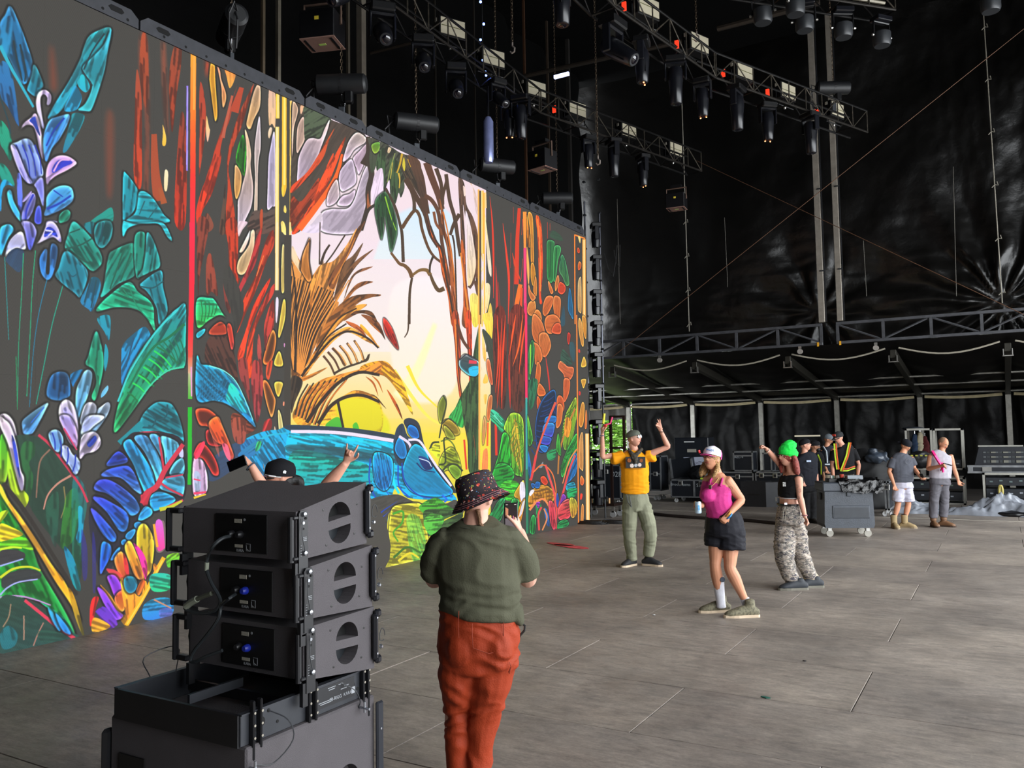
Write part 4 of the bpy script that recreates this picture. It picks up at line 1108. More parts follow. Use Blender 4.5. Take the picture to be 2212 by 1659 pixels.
P 40b8f8 38a8f4 rs: 960,680 1000,620 1045,640 1040,680 960,720
P 3cb0f8 34a0f0 r: 925,740 955,725 980,745 940,775
P 3cb0f8 34a0f0 r: 870,810 920,775 935,790 900,845 870,845
P 3cb0f8 3098f0 r: 835,860 860,845 870,860 845,885
P 38a8f8 2c80f0 rs: 760,980 800,920 830,900 800,970 770,990
P 2c90f0 2c50e0 rs: 700,880 740,870 765,900 760,960 720,1040 690,1080
P 3430a0 3c38a8 t: 640,790 660,900 660,1180 640,1190 635,900
P 3430a0 3c38a8 t: 560,780 600,900 600,1100 570,1100
# yellow-magenta flower
P f0d83c d8a830 rs: 945,790 1000,740 1060,860 1045,1040 1020,1090 980,1120 950,1000
P f4c83c e87c38 rs: 860,900 900,860 960,1000 990,1110 940,1110 900,1020
P f0a83c e0503c rs: 790,980 840,930 870,1040 880,1110 850,1120 810,1060
P d830a8 e8488c s: 920,870 980,930 1010,1000 1015,1080 1000,1120 960,980
P c83c38 b83440 s: 850,940 880,1000 890,1100 860,1060
P a83050 d86040 s: 730,1050 800,1060 850,1110 800,1120
P 8c48e8 a040d8 rs: 740,1100 790,1095 830,1150 840,1190 800,1250 760,1160
P d84c38 e8a038 rs: 790,1250 840,1200 870,1280 850,1340 820,1330
P e09838 f0a838 s: 690,1160 760,1230 830,1340 890,1390 860,1440 790,1330
P 7c3ce0 8c48e8 rs: 670,1180 720,1210 800,1330 850,1370 800,1400 740,1330
P f0a83c e88c34 s: 830,1120 860,1130 960,1240 1000,1130 1010,1200 930,1330 880,1400 850,1280
P f0e040 e8a838 s: 830,1130 860,1180 880,1260 840,1180
P 208098 206c90 rs: 860,1110 920,1105 945,1150 930,1200 890,1215 860,1180
P c8582c d88438 s: 940,1200 980,1120 1000,1150 960,1230
L f4b830 9 9 : 1130,970 1080,1060 1000,1220 870,1440
L ffd860 3 3 : 1120,990 1000,1225 875,1430
P d03030 c03030 s: 620,1320 640,1250 680,1245 660,1320 640,1420 620,1440
P 5c38a8 703cb0 s: 660,1340 720,1310 800,1400 805,1440 740,1460 670,1360
P e09c3c f0b03c s: 640,1390 700,1400 760,1450 640,1485
P c8a0a0 c8a0a0 t: 1060,780 1130,720 1140,900 1080,930
P e07ce8 f04c98 o: 1072,730 1118,725 1135,880 1130,910 1085,915
L ffb03c 5 5 : 1060,740 1085,900
P 90c030 40a838 s: 1150,960 1230,940 1230,990 1160,1040
P 30a8a0 30b878 s: 1040,1090 1170,1090 1170,1190 1050,1200
P 2898b8 3478c0 s: 990,1300 1080,1250 1180,1260 1180,1370 1000,1400
P 7868d8 a080d8 st: 1100,1330 1180,1320 1180,1375 1110,1390
L c89078 4 3 : 1060,1260 1180,1320
P e8a040 d87c38 s: 1060,1010 1090,1040 1060,1060
# right of tube, behind box
P f4c8ec e8c8f4 rs: 1335,290 1390,295 1420,370 1430,440 1420,520 1335,535
P a8e0f8 b8d8f8 t: 1340,380 1380,400 1380,500 1340,500
L f04c70 3 3 : 1335,430 1380,440
L f04870 5 4 : 1335,530 1420,520
L e8c83c 5 3 : 1335,560 1420,535
L c8c83c 9 5 : 1100,640 1180,620 1255,580
P f03828 e83028 rd: 1380,180 1420,200 1470,270 1500,340 1505,400 1470,400 1440,350 1400,290 1350,270 1345,230
P f03c50 e83c60 s: 1340,240 1400,170 1410,200 1370,280 1340,290
P ff7830 ff4c38 rs: 1440,40 1500,0 1530,60 1580,180 1610,270 1590,290 1550,200 1500,180 1460,130
P e8607c e06880 s: 1530,190 1570,200 1590,300 1560,280
P e87868 d86860 t: 1460,140 1500,190 1510,280
P 984c38 84443c s: 1600,20 1690,20 1690,160 1650,190 1610,150
P 287890 2868a0 s: 1640,260 1760,170 1810,160 1790,230 1700,290
P 40b868 38a880 s: 1770,180 1800,170 1790,220 1760,240
R 0 0 1
P 4c4a46 484540 o: 500,1085 640,1062 800,1075 830,1230 600,1290 500,1310
L 2048b0 4 2 m: 700,1090 690,1180 720,1260
"""
# ------------------------------------------------------------------ artwork shown on the LED screen
LX, LEAN, LY0, LY1, LZ = -7.738, .00929, 2.02, 16.42, 6.2
TPX = 200; TW, TH = int((LY1-LY0)*TPX), int(LZ*TPX)
ART = np.zeros((TH, TW, 3), np.float32); ART[:] = (.25, .243, .23)  # grey ground: ambient light on the black panels, put into the picture
_f, _r, _u = (np.array(v) for v in (cF, cR, cU))
def topt(P):
    """photo reading -> pixel of the picture that the screen shows"""
    P = np.asarray(P, float); d = _f + np.outer((P[:, 0]-1106)/FOC, _r) - np.outer((P[:, 1]-829.5)/FOC, _u)
    t = (LX + LEAN*H)/(d[:, 0]-LEAN*d[:, 2]); return np.stack([(t*d[:, 1]-LY0)*TPX, TH-(H+t*d[:, 2])*TPX], 1)
_nz = rng.random((256, 256)).astype(np.float32)
for _ in range(2): _nz = (_nz+np.roll(_nz, 1, 0)+np.roll(_nz, 1, 1)+np.roll(_nz, -1, 0)+np.roll(_nz, -1, 1))/5
_nz = (_nz-_nz.mean())/_nz.std()
def smooth(P, closed, k=6):
    P = np.asarray(P, float); n = len(P)
    if n < 3: return P
    Q = np.vstack([P[-1], P, P[0], P[1]]) if closed else np.vstack([2*P[0]-P[1], P, 2*P[-1]-P[-2]])
    out = []; t = np.linspace(0, 1, k, endpoint=False)[:, None]
    for i in range(n if closed else n-1):
        a, b, c, d = Q[i], Q[i+1], Q[i+2], Q[i+3]
        out.append(.5*((2*b)+(c-a)*t+(2*a-5*b+4*c-d)*t*t+(3*b-a-3*c+d)*t**3))
    r = np.vstack(out); return r if closed else np.vstack([r, P[-1]])
def cover(T):
    lo = np.floor(T.min(0)).astype(int)-7; hi = np.ceil(T.max(0)).astype(int)+8
    lo = np.maximum(lo, 0); hi = np.minimum(hi, [TW, TH])
    if (hi <= lo).any(): return None
    w, h = (hi-lo)*2; X = (T-lo)*2; D = np.zeros((h, w+1), np.int16)
    A, Bq = X, np.roll(X, -1, 0); ys = np.arange(h)+.5
    for (x0, y0), (x1, y1) in zip(A, Bq):
        if y0 == y1: continue
        a, b = (y0, y1) if y0 < y1 else (y1, y0)
        i0, i1 = max(0, int(math.ceil(a-.5))), min(h-1, int(math.ceil(b-.5))-1)
        if i1 < i0: continue
        r = np.arange(i0, i1+1); x = x0+(ys[r]-y0)*(x1-x0)/(y1-y0)
        D[r, np.clip(np.ceil(x-.5).astype(int), 0, w)] += 1
    Mk = (np.cumsum(D, 1)[:, :w] % 2).astype(np.float32)
    return lo, hi, Mk.reshape(h//2, 2, w//2, 2).mean((1, 3))
def blur(a, r):
    for ax in (0, 1):
        p = np.pad(a, [(r+1, r) if i == ax else (0, 0) for i in (0, 1)]); c = np.cumsum(p, ax)
        a = (c[2*r+1:]-c[:-2*r-1] if ax == 0 else c[:, 2*r+1:]-c[:, :-2*r-1])/(2*r+1)
    return a
def sr(c): c = c.lstrip('#'); c = ''.join(a+a for a in c) if len(c) == 3 else c; return np.array([int(c[i:i+2], 16)/255 for i in (0, 2, 4)], np.float32)
def paint(T, c1, c2, opt=''):
    q = cover(T)
    if q is None: return
    lo, hi, a = q; h, w = a.shape
    if h < 1 or w < 1: return
    g = np.linspace(0, 1, h, dtype=np.float32)[:, None, None]
    if 'h' in opt: g = np.linspace(0, 1, w, dtype=np.float32)[None, :, None]
    col = sr(c1)*(1-g)+sr(c2)*g*np.ones((h, w, 1), np.float32)
    if 'o' not in opt:
        ctr = T-T.mean(0); _, _, vt = np.linalg.svd(ctr, full_matrices=False); ax = vt[0]
        yy, xx = np.mgrid[0:h, 0:w]; s = xx*ax[0]+yy*ax[1]; t = -xx*ax[1]+yy*ax[0]
        n = _nz[(t*.8).astype(int) % 256, (s*.06+t*.02).astype(int) % 256]; n = blur(n, 2)*2.6
        amp = .2 if 's' in opt else .05; col = col*(1+amp*np.clip(n, -1.8, .8))[..., None]
    if 'r' in opt or 'd' in opt:
        rad = max(2, min(9, min(h, w)//7)); e = np.clip((blur(a, rad)-.5)*2.1, 0, 1)[..., None]
        if 'r' in opt: col = col*(1.0-.25*e)+(1-e)**2*.13
        if 'd' in opt: col = col*(1-.55*e)
    if 'r' in opt:
            k_ = blur(a, 5); k_ = np.clip(k_*5-.12, 0, 1)[..., None]*.62
            w_ = ART[lo[1]:hi[1], lo[0]:hi[0]]; w_ *= 1-k_*(1-a[..., None]); a = np.clip((blur(a, 2)-.2)*2.2, 0, 1)
    if 'g' in opt: a = blur(a, 6)
    if 'f' in opt: a = a*(1-np.abs(np.linspace(-1, 1, h))[:, None]**2)
    if 't' in opt: a = a*.5
    v = ART[lo[1]:hi[1], lo[0]:hi[0]]; ART[lo[1]:hi[1], lo[0]:hi[0]] = v*(1-a[..., None])+np.clip(col, 0, 1)*a[..., None]
def stroke(P, c, w0, w1, opt=''):
    P = smooth(P, False, 5); t = np.gradient(P, axis=0); t /= np.linalg.norm(t, axis=1)[:, None]+1e-9
    n = np.stack([-t[:, 1], t[:, 0]], 1); k = np.linspace(0, 1, len(P))
    w = (w0*(1-k)+w1*k)[:, None]/2
    if 'm' in opt: w = w*(.15+.85*np.sin(np.pi*k))[:, None]
    paint(topt(np.vstack([P+n*w, (P-n*w)[::-1]])), c, c, opt.replace('r', '')+'o')
def draw(src):
    ox = oy = 0; s = 1
    for ln in src.strip().splitlines():
        ln = ln.strip()
        if not ln or ln[0] == '#': continue
        hd, _, tl = ln.partition(':'); h = hd.split()
        if h[0] == 'R': ox, oy, s = map(float, h[1:4]); continue
        v = np.array(tl.replace(',', ' ').split(), float).reshape(-1, 2)/s+(ox, oy)
        if h[0] in 'PS':
            o = h[3] if len(h) > 3 else ''
            paint(topt(smooth(v, True) if h[0] == 'P' else v), h[1], h[2], o)
        elif h[0] == 'L': stroke(v, h[1], float(h[2]), float(h[3]), h[4] if len(h) > 4 else '')
        elif h[0] == 'Q':   # leaf between two ends: Q c1 c2 width opt : tip tail
            (x0, y0), (x1, y1) = v[0], v[-1]; wd = float(h[3]); m = v[1] if len(v) > 2 else (v[0]+v[-1])/2
            d = v[-1]-v[0]; n = np.array([-d[1], d[0]])/(np.hypot(*d)+1e-9)*wd/2
            paint(topt(smooth([v[0], (v[0]+m)/2+n*.8, m+n, (m+v[-1])/2+n*.8, v[-1], (m+v[-1])/2-n*.8, m-n, (v[0]+m)/2-n*.8], True)), h[1], h[2], h[4] if len(h) > 4 else 'r')
        elif h[0] == 'F':   # fan of ribs: F color w0 w1 n : a0 a1 b0 b1  (from line a to line b)
            k = int(h[4])
            for i in range(k):
                t = i/(k-1) if k > 1 else .5; a = v[0]*(1-t)+v[1]*t; b = v[2]*(1-t)+v[3]*t
                stroke([a, (a+b)/2+(b-a)[::-1]*(.06, -.06), b], h[1], float(h[2]), float(h[3]))
draw(ARTSRC)
def art_image():
    im = bpy.data.images.new('screen_picture', TW, TH, alpha=False)
    px = np.ones((TH, TW, 4), np.float32); A = ART[::-1]; g_ = A.mean(2, keepdims=True); A = g_+(A-g_)*1.18; px[..., :3] = np.clip(A, .02, 1)
    im.pixels.foreach_set(px.ravel()); im.update(); im.pack(); return im
# ------------------------------------------------------------------ LED screen
def led_screen():
    root = empty('led_screen', (LX, LY0, .0), label='huge LED screen showing a colourful jungle with a blue tapir', cat='screen')
    root.rotation_euler = (0, math.atan(LEAN), 0)
    ref = empty('screen_origin', (LX, LY0, 0)); ref.parent = None
    bpy.data.objects.remove(ref)
    m = bpy.data.materials.new('led_face'); m.use_nodes = True; N, L, B = nodes(m)
    tc = N.new('ShaderNodeTexCoord'); tc.object = root
    mp = N.new('ShaderNodeVectorMath'); mp.operation = 'DIVIDE'; mp.inputs[1].default_value = (1, LY1-LY0, LZ)
    L.new(tc.outputs['Object'], mp.inputs[0])
    sp = N.new('ShaderNodeSeparateXYZ'); cb = N.new('ShaderNodeCombineXYZ'); L.new(mp.outputs[0], sp.inputs[0])
    L.new(sp.outputs['Y'], cb.inputs['X']); L.new(sp.outputs['Z'], cb.inputs['Y'])
    im = N.new('ShaderNodeTexImage'); im.image = art_image(); im.extension = 'EXTEND'; L.new(cb.outputs[0], im.inputs[0])
    # lamp grid of the screen, 12 mm pitch
    sp2 = N.new('ShaderNodeSeparateXYZ'); L.new(tc.outputs['Object'], sp2.inputs[0]); g = []
    for ax in 'YZ':
        a = N.new('ShaderNodeMath'); a.operation = 'MULTIPLY'; a.inputs[1].default_value = 2*math.pi/.0125; L.new(sp2.outputs[ax], a.inputs[0])
        b = N.new('ShaderNodeMath'); b.operation = 'SINE'; L.new(a.outputs[0], b.inputs[0]); g.append(b)
    mu = N.new('ShaderNodeMath'); mu.operation = 'MULTIPLY'; L.new(g[0].outputs[0], mu.inputs[0]); L.new(g[1].outputs[0], mu.inputs[1])
    ma = N.new('ShaderNodeMath'); ma.operation = 'MULTIPLY_ADD'; ma.inputs[1].default_value = .45; ma.inputs[2].default_value = 1.0; L.new(mu.outputs[0], ma.inputs[0])
    bc = N.new('ShaderNodeMix'); bc.data_type = 'RGBA'; bc.blend_type = 'MULTIPLY'; bc.inputs[0].default_value = 1
    L.new(im.outputs[0], bc.inputs[6]); L.new(ma.outputs[0], bc.inputs[7])
    L.new(bc.outputs[2], B.inputs['Emission Color']); B.inputs['Emission Strength'].default_value = LED_EM
    vm = N.new('ShaderNodeMix'); vm.data_type = 'RGBA'; vm.inputs[6].default_value = (.006, .006, .006, 1); vm.inputs[7].default_value = (.024, .023, .022, 1)
    L.new(ma.outputs[0], vm.inputs[0]); L.new(vm.outputs[2], B.inputs['Base Color']); B.inputs['Roughness'].default_value = .8
    B.inputs['Specular IOR Level'].default_value = .1
    pw, ph = .6, LZ/5
    me = MB().box((-.03, 0, 0), (.06, pw-.0008, ph-.0008)).mesh('led_panel', m)
    nx = round((LY1-LY0)/pw)
    for i in range(nx):
        for j in range(5): link('led_panel', me, root, (0, (i+.5)*pw, (j+.5)*ph))
    fr = MB()
    for i in range(0, nx+1, 2): fr.box((-.12, i*pw, LZ/2), (.05, .05, LZ))
    for j in range(6): fr.box((-.12, nx*pw/2, j*ph), (.05, nx*pw, .05))
    fr.build('rear_frame', STEEL, root)
    # header bars the screen hangs from
    for a, b in ((1.0-2.4, 3.4-2.4+.0), (1.01, 3.40), (3.41, 5.83), (5.84, 7.05), (7.06, 9.45), (9.46, 11.85), (11.86, 14.28)):
        if b > 14.4 or a < 0: continue
        w = b-a; hb = MB(); z0 = LZ+.01
        hb.prism([(0, 0), (w, 0), (w, .10), (w-.09, .17), (.09, .17), (0, .10)], (-.05, a+.01, z0), (0, .995, 0), (0, 0, 1), (.05, 0, 0))
        bar = hb.build('header_bar', mat('header_grey', '3b3c41', .5, .2, var=.15), root)
        hl = MB()
        for e in (.2, w-.35): hl.prism([(0, 0), (.03, -.03), (.15, -.03), (.18, 0), (.15, .03), (.03, .03)], (.0005, a+e, z0+.1), (0, 1, 0), (0, 0, 1), (.002, 0, 0))
        for k in range(int(w/.28)): hl.lathe([(.016, 0), (.016, .002)], (.0005, a+.3+k*.28, z0+.045), frame((0, 1, 0), (0, 0, 1), (1, 0, 0)), 8)
        hl.build('hole_print', mat('hole_black', '050505', .9, var=0), bar, kind='stuff')
    return root
LED_EM = 1.0
led_screen()
# ------------------------------------------------------------------ people: builders
def cat_rings(R, k=3):
    """R: list of (p, a, b); Catmull-Rom between rings"""
    if len(R) < 3: k = max(k, 4)
    A = np.array([(*r[0], r[1], r[2]) for r in R], float); n = len(A)
    Q = np.vstack([2*A[0]-A[1], A, 2*A[-1]-A[-2]]); out = []
    for i in range(n-1):
        a, b, c, d = Q[i:i+4]
        for j in range(k):
            t = j/k; out.append(.5*((2*b)+(c-a)*t+(2*a-5*b+4*c-d)*t*t+(3*b-a-3*c+d)*t**3))
    out.append(A[-1]); return np.array(out)
class Fuse:
    def __init__(s): s.m = MB()
    def loft(s, R, side=None, n=14, k=3, cap=True, capk=.6):
        A = cat_rings([(Vector(r[0]), r[1], r[2] if len(r) > 2 else r[1]) for r in R], k)
        P = [Vector(a[:3]) for a in A]; m = len(P); rows = []; prev = None
        for i in range(m):
            t = (P[min(i+1, m-1)]-P[max(i-1, 0)]).normalized()
            if side is not None: sd = Vector(side)
            else: sd = prev if prev is not None else t.orthogonal()
            a = sd-t*sd.dot(t); a = a.normalized() if a.length > 1e-6 else t.orthogonal().normalized(); prev = a
            rows.append((P[i], a, t.cross(a), max(A[i][3], .002), max(A[i][4], .002), t))
        if cap:
            def ex(r, sg):
                p, a, b, ra, rb, t = r; q = min(ra, rb)*capk
                return [(p+t*sg*q*h, a, b, ra*w, rb*w, t) for h, w in ((.5, .87), (.87, .5), (1, .15))]
            rows = ex(rows[0], -1)[::-1]+rows+ex(rows[-1], 1)
        vs = []
        for p, a, b, ra, rb, t in rows:
            for j in range(n):
                an = 2*math.pi*j/n; vs.append(p+a*ra*math.cos(an)+b*rb*math.sin(an))
        m = len(rows); fs = [(i*n+j, i*n+(j+1) % n, (i+1)*n+(j+1) % n, (i+1)*n+j) for i in range(m-1) for j in range(n)]
        fs += [tuple(range(n-1, -1, -1)), tuple((m-1)*n+j for j in range(n))]
        s.m.add(vs, fs); return s
    def ell(s, c, r, R=None, n=14):
        vs = []; m = n//2+2
        for i in range(1, m):
            th = math.pi*i/m
            for j in range(n):
                v = Vector((r[0]*math.sin(th)*math.cos(2*math.pi*j/n), r[1]*math.sin(th)*math.sin(2*math.pi*j/n), r[2]*math.cos(th)))
                vs.append(Vector(c)+(R @ v if R else v))
        m -= 1; fs = [(i*n+j, i*n+(j+1) % n, (i+1)*n+(j+1) % n, (i+1)*n+j) for i in range(m-1) for j in range(n)]
        fs += [tuple(range(n-1, -1, -1)), tuple((m-1)*n+j for j in range(n))]
        s.m.add(vs, fs); return s
    def head(s, c, R, k=1.0, jaw=1.0, n=30):
        vs = []; m = 22
        for i in range(1, m):
            th = math.pi*i/m
            for j in range(n):
                ph = 2*math.pi*j/n; x, y, z = math.sin(th)*math.cos(ph), math.sin(th)*math.sin(ph), math.cos(th)
                X, Y, Z = .076*x, (.093 if y > 0 else .102)*y, .118*z
                if z < 0: X *= 1-.30*jaw*(-z)**1.4; Y *= (1-.05*(-z)) if y > 0 else (1-.5*max(0, -z-.15))
                if z > .3: X *= 1-.06*(z-.3)
                if y > 0:
                    g = lambda a, b: math.exp(-(a/b)**2)
                    nz_ = max(0, min(1, (.022-Z)/.05)) if Z > -.032 else max(0, 1-(-.032-Z)/.014)
                    Y += .027*g(X, .014)*nz_
                    Y -= .011*g(abs(X)-.032, .016)*g(Z-.010, .013); Y += .005*g(X, .05)*g(Z-.032, .012)
                    Y += .007*g(X, .024)*g(Z+.062, .008)+.009*g(X, .026)*g(Z+.1, .017)
                    Y -= .004*g(X, .03)*g(Z+.078, .006)
                vs.append(Vector(c)+R @ (Vector((X, Y, Z))*k))
        m -= 1; fs = [(i*n+j, i*n+(j+1) % n, (i+1)*n+(j+1) % n, (i+1)*n+j) for i in range(m-1) for j in range(n)]
        fs += [tuple(range(n-1, -1, -1)), tuple((m-1)*n+j for j in range(n))]
        s.m.add(vs, fs)
        for sx in (-1, 1): s.ell(Vector(c)+R @ Vector((sx*.077*k, -.008*k, -.005*k)), (.010*k, .02*k, .032*k), R @ Matrix.Rotation(sx*.25, 3, 'Z'), 8)
        return s
    def hand(s, w, d, nrm, th=1, curl=(.3, .3, .3, .3), k=1.0, spread=.12, tc=.4, td=None, r=.0088):
        w, d = Vector(w), Vector(d).normalized(); nrm = Vector(nrm); nrm = (nrm-d*nrm.dot(d)).normalized(); x = d.cross(nrm)*th
        s.loft([(w-d*.02, .026*k, .020*k), (w+d*.02*k, .032*k, .016*k), (w+d*.06*k, .040*k, .015*k), (w+d*.088*k, .040*k, .012*k)], x, n=12, k=2)
        for i, (o, l) in enumerate(((.031, .072), (.0105, .08), (-.0105, .075), (-.031, .06))):
            p = w+d*(.084-.006*(i == 3))*k+x*o*k; dd = (d+x*(o*spread*32)).normalized(); pts = [(p-dd*.02*k, r*k)]; pts.append((p, r*k)); a = 0
            for f, mx in ((.45, 1.15), (.31, 1.5), (.24, 1.0)):
                a += curl[i]*mx; v = dd*math.cos(a)+nrm*math.sin(a); p = p+v*l*f*k; pts.append((p, r*k*(.95 if f > .3 else .8)))
            s.loft([(q, rr) for q, rr in pts], None, n=8, k=2)
        p = w+d*.022*k+x*.022*k; v = (Vector(td) if td is not None else (d*.75+x*.65+nrm*.25)).normalized(); pts = [(p-v*.01, .012*k), (p, .013*k)]
        for f, a in ((.042, 0), (.033, tc), (.026, tc)):
            v = (v*math.cos(a)+(d*.4-x*.5+nrm*.75).normalized()*math.sin(a)).normalized(); p = p+v*f*k; pts.append((p, .0105*k if f > .03 else .009*k))
        s.loft([(q, rr) for q, rr in pts], None, n=8, k=2); return s
    def build(s, name, m, parent=None, voxel=.008, dec=1.0, wr=0, wf=14, smooth=2, fold=None, **t):
        me = bpy.data.meshes.new(name); me.from_pydata(s.m.v, [], s.m.f); me.update()
        bm = bmesh.new(); bm.from_mesh(me); bmesh.ops.recalc_face_normals(bm, faces=bm.faces); bm.to_mesh(me); bm.free()
        o = bpy.data.objects.new('tmp', me); C.objects.link(o)
        r = o.modifiers.new('r', 'REMESH'); r.mode = 'VOXEL'; r.voxel_size = voxel
        if smooth: sm = o.modifiers.new('s', 'SMOOTH'); sm.iterations = smooth; sm.factor = .5
        if dec < 1: d = o.modifiers.new('d', 'DECIMATE'); d.ratio = dec
        dg = bpy.context.evaluated_depsgraph_get(); n = bpy.data.meshes.new_from_object(o.evaluated_get(dg))
        bpy.data.objects.remove(o); n.name = name
        if wr or fold:
            nv = len(n.vertices); co = np.empty(nv*3, np.float32); n.vertices.foreach_get('co', co); co = co.reshape(-1, 3)
            no = np.empty(nv*3, np.float32); n.vertices.foreach_get('normal', no); no = no.reshape(-1, 3); out = co.copy()
            for i in range(nv):
                p = Vector(co[i]); a = 0
                if wr:
                    q = Vector((p.x*wf*.7, p.y*wf*.7, p.z*wf*1.3)); q += Vector((0, 0, noise.noise(q*.5)*2.5))
                    a += wr*(.75-2.2*abs(noise.noise(q)))+wr*.4*noise.noise(q*2.3)
                if fold: a += fold(p)
                out[i] = co[i]+no[i]*a
            n.vertices.foreach_set('co', out.ravel())
        n.materials.clear(); n.materials.append(m); n.polygons.foreach_set('use_smooth', [True]*len(n.polygons))
        return link(name, n, parent, **t)
def hframe(f, u=(0, 0, 1), roll=0):
    f = Vector(f).normalized(); u = Vector(u); x = f.cross(u).normalized(); u = x.cross(f).normalized()
    R = frame(x, f, u); return R @ Matrix.Rotation(roll, 3, 'Y') if roll else R
def skin(name, c): return mat(name, c, .52, var=.06, scale=14, bump=.05, bscale=80, spec=.35)
def cloth(name, c, **k):
    d = dict(rough=.85, var=.1, scale=18, bump=.25, bscale=120, spec=.2); d.update(k); return mat(name, c, **d)
EYEW = mat('eye_white', 'e4ddd6', .3, var=0); IRIS = mat('iris', '2a1c14', .2, var=0); LIP = mat('lip', 'a3564c', .5, var=0); BROW = mat('brow', '4a3524', .8, var=0)
def face(root, c, R, k=1.0, brow=BROW, lip=LIP, eyes=True, fine=True):
    c = Vector(c)
    if eyes:
        for sx in (-1, 1):
            e = Fuse().ell(c+R @ Vector((sx*.031*k, .0715*k, .010*k)), (.0125*k,)*3, R, 10); o = e.m.build('eye', EYEW, root, True)
            MB().lathe([(.006*k, 0), (.004*k, .0025*k)], c+R @ Vector((sx*.031*k, .083*k, .010*k)), frame(R @ Vector((1, 0, 0)), R @ Vector((0, 0, -1)), R @ Vector((0, 1, 0))), 8).build('iris', IRIS, o)
            MB().tube([c+R @ Vector((sx*a*k, b*k, z*k)) for a, b, z in ((.016, .096, .029), (.032, .093, .034), (.046, .082, .029))], .003*k, 5).build('eyebrow', brow, root)
    MB().tube([c+R @ Vector((a*k, b*k, z*k)) for a, b, z in ((-.022, .080, -.063), (-.01, .089, -.060), (0, .0905, -.062), (.01, .089, -.060), (.022, .080, -.063))], .0045*k, 6).build('lips', lip, root, True)
def hair_cap(fz, c, R, k=1.0, low=-.02, back=-.12, th=.012):
    """skull-covering hair volume"""
    fz.ell(Vector(c)+R @ Vector((0, -.012*k, .022*k)), ((.078+th)*k, (.098+th)*k, (.098+th)*k), R, 18)
def shoe(root, ankle, d, m, sole, L=.29, w=.05, lift=0, hi=.115, laces=None, z0=0, name='shoe', pitch=0):
    a = Vector(ankle); d = Vector((d[0], d[1], 0)).normalized(); x = Vector((d.y, -d.x, 0)); b = Vector((a.x, a.y, z0+lift))-d*.075
    def P(u, z): return b+d*u+Vector((0, 0, z+u*pitch))
    q = L/.29; f = Fuse().loft([(P(.0, .045), w*.72, .04), (P(.05, .06), w*.8, .055), (P(.12*q, .06), w*.85, .058), (P(.18*q, .05), w*.98, .044), (P(.24*q, .04), w*.95, .032), (P(L-.02, .032), w*.6, .02)], x, n=14)
    f.loft([(P(.07, .05), w*.78, .055), (P(.072, hi), w*.72, .052)], x, n=12)
    o = f.build(name, m, root, voxel=.008, smooth=2)
    out = []
    for u, ww in ((-.02, .5), (0, .72), (.08, .76), (.14, .84), (.2, 1.0), (.25, .92), (L-.01, .55), (L+.005, .2)): out.append((u, w*ww))
    poly = [(u, v) for u, v in out]+[(u, -v) for u, v in out[::-1]]
    s = MB().prism(poly, b+Vector((0, 0, .0)), d+Vector((0, 0, pitch)), x, (0, 0, .028)); s.build('sole', sole, o)
    if laces:
        for k in range(4):
            u = .11+.025*k; MB().tube([P(u, .102-.012*k)-x*w*.45, P(u+.01, .107-.012*k), P(u+.004, .102-.012*k)+x*w*.45], .004, 5).build('lace', laces, o)
    return o
def arm_rings(sh, el, wr, k=1.0, up=1.0):
    sh, el, wr = map(Vector, (sh, el, wr)); L = lambda a, b, t: a*(1-t)+b*t
    return [(sh, .052*k*up), (L(sh, el, .3), .050*k*up), (L(sh, el, .7), .042*k*up), (el, .038*k), (L(el, wr, .25), .041*k), (L(el, wr, .65), .033*k), (wr, .026*k)]
def leg_rings(hp, kn, an, k=1.0):
    hp, kn, an = map(Vector, (hp, kn, an)); L = lambda a, b, t: a*(1-t)+b*t
    return [(hp, .066*k), (L(hp, kn, .35), .076*k), (L(hp, kn, .8), .058*k), (kn, .054*k), (L(kn, an, .3), .057*k), (L(kn, an, .7), .040*k), (an, .034*k)]
def person_root(d, px, py=None, label='', group=None, xy=None):
    p = onZ(px, py) if xy is None else Vector(xy)
    return empty('person', (p.x, p.y, 0), label=label, cat='person', group=group)
class Sub:
    """keeps world coordinates: parts are built in world space, then parented with the root's inverse"""
    pass
_build0 = MB.build
_fb0 = Fuse.build
def settle(root):
    """re-parent so that the meshes, built in world space, sit under the thing's empty at its base"""
    off = Matrix.Translation(-root.location)
    for c in root.children:
        c.matrix_parent_inverse = off @ Matrix.Identity(4)
SKN = {'fair': skin('skin_fair', 'd3a08c'), 'tan': skin('skin_tan', 'bf8567'), 'rose': skin('skin_rose', 'cf967f'), 'mid': skin('skin_mid', 'b07d62')}
SOLEW = mat('sole_pale', 'c9b49a', .7); SOLED = mat('sole_dark', '2a2724', .8)
def V(*a): return Vector(a)
# direction helpers in plan, as the camera sees them
RT = V(cR.x, cR.y, 0).normalized(); AW = V(cF.x, cF.y, 0).normalized(); UP = V(0, 0, 1)
def D(r, a, u=0): return (RT*r+AW*a+UP*u).normalized()
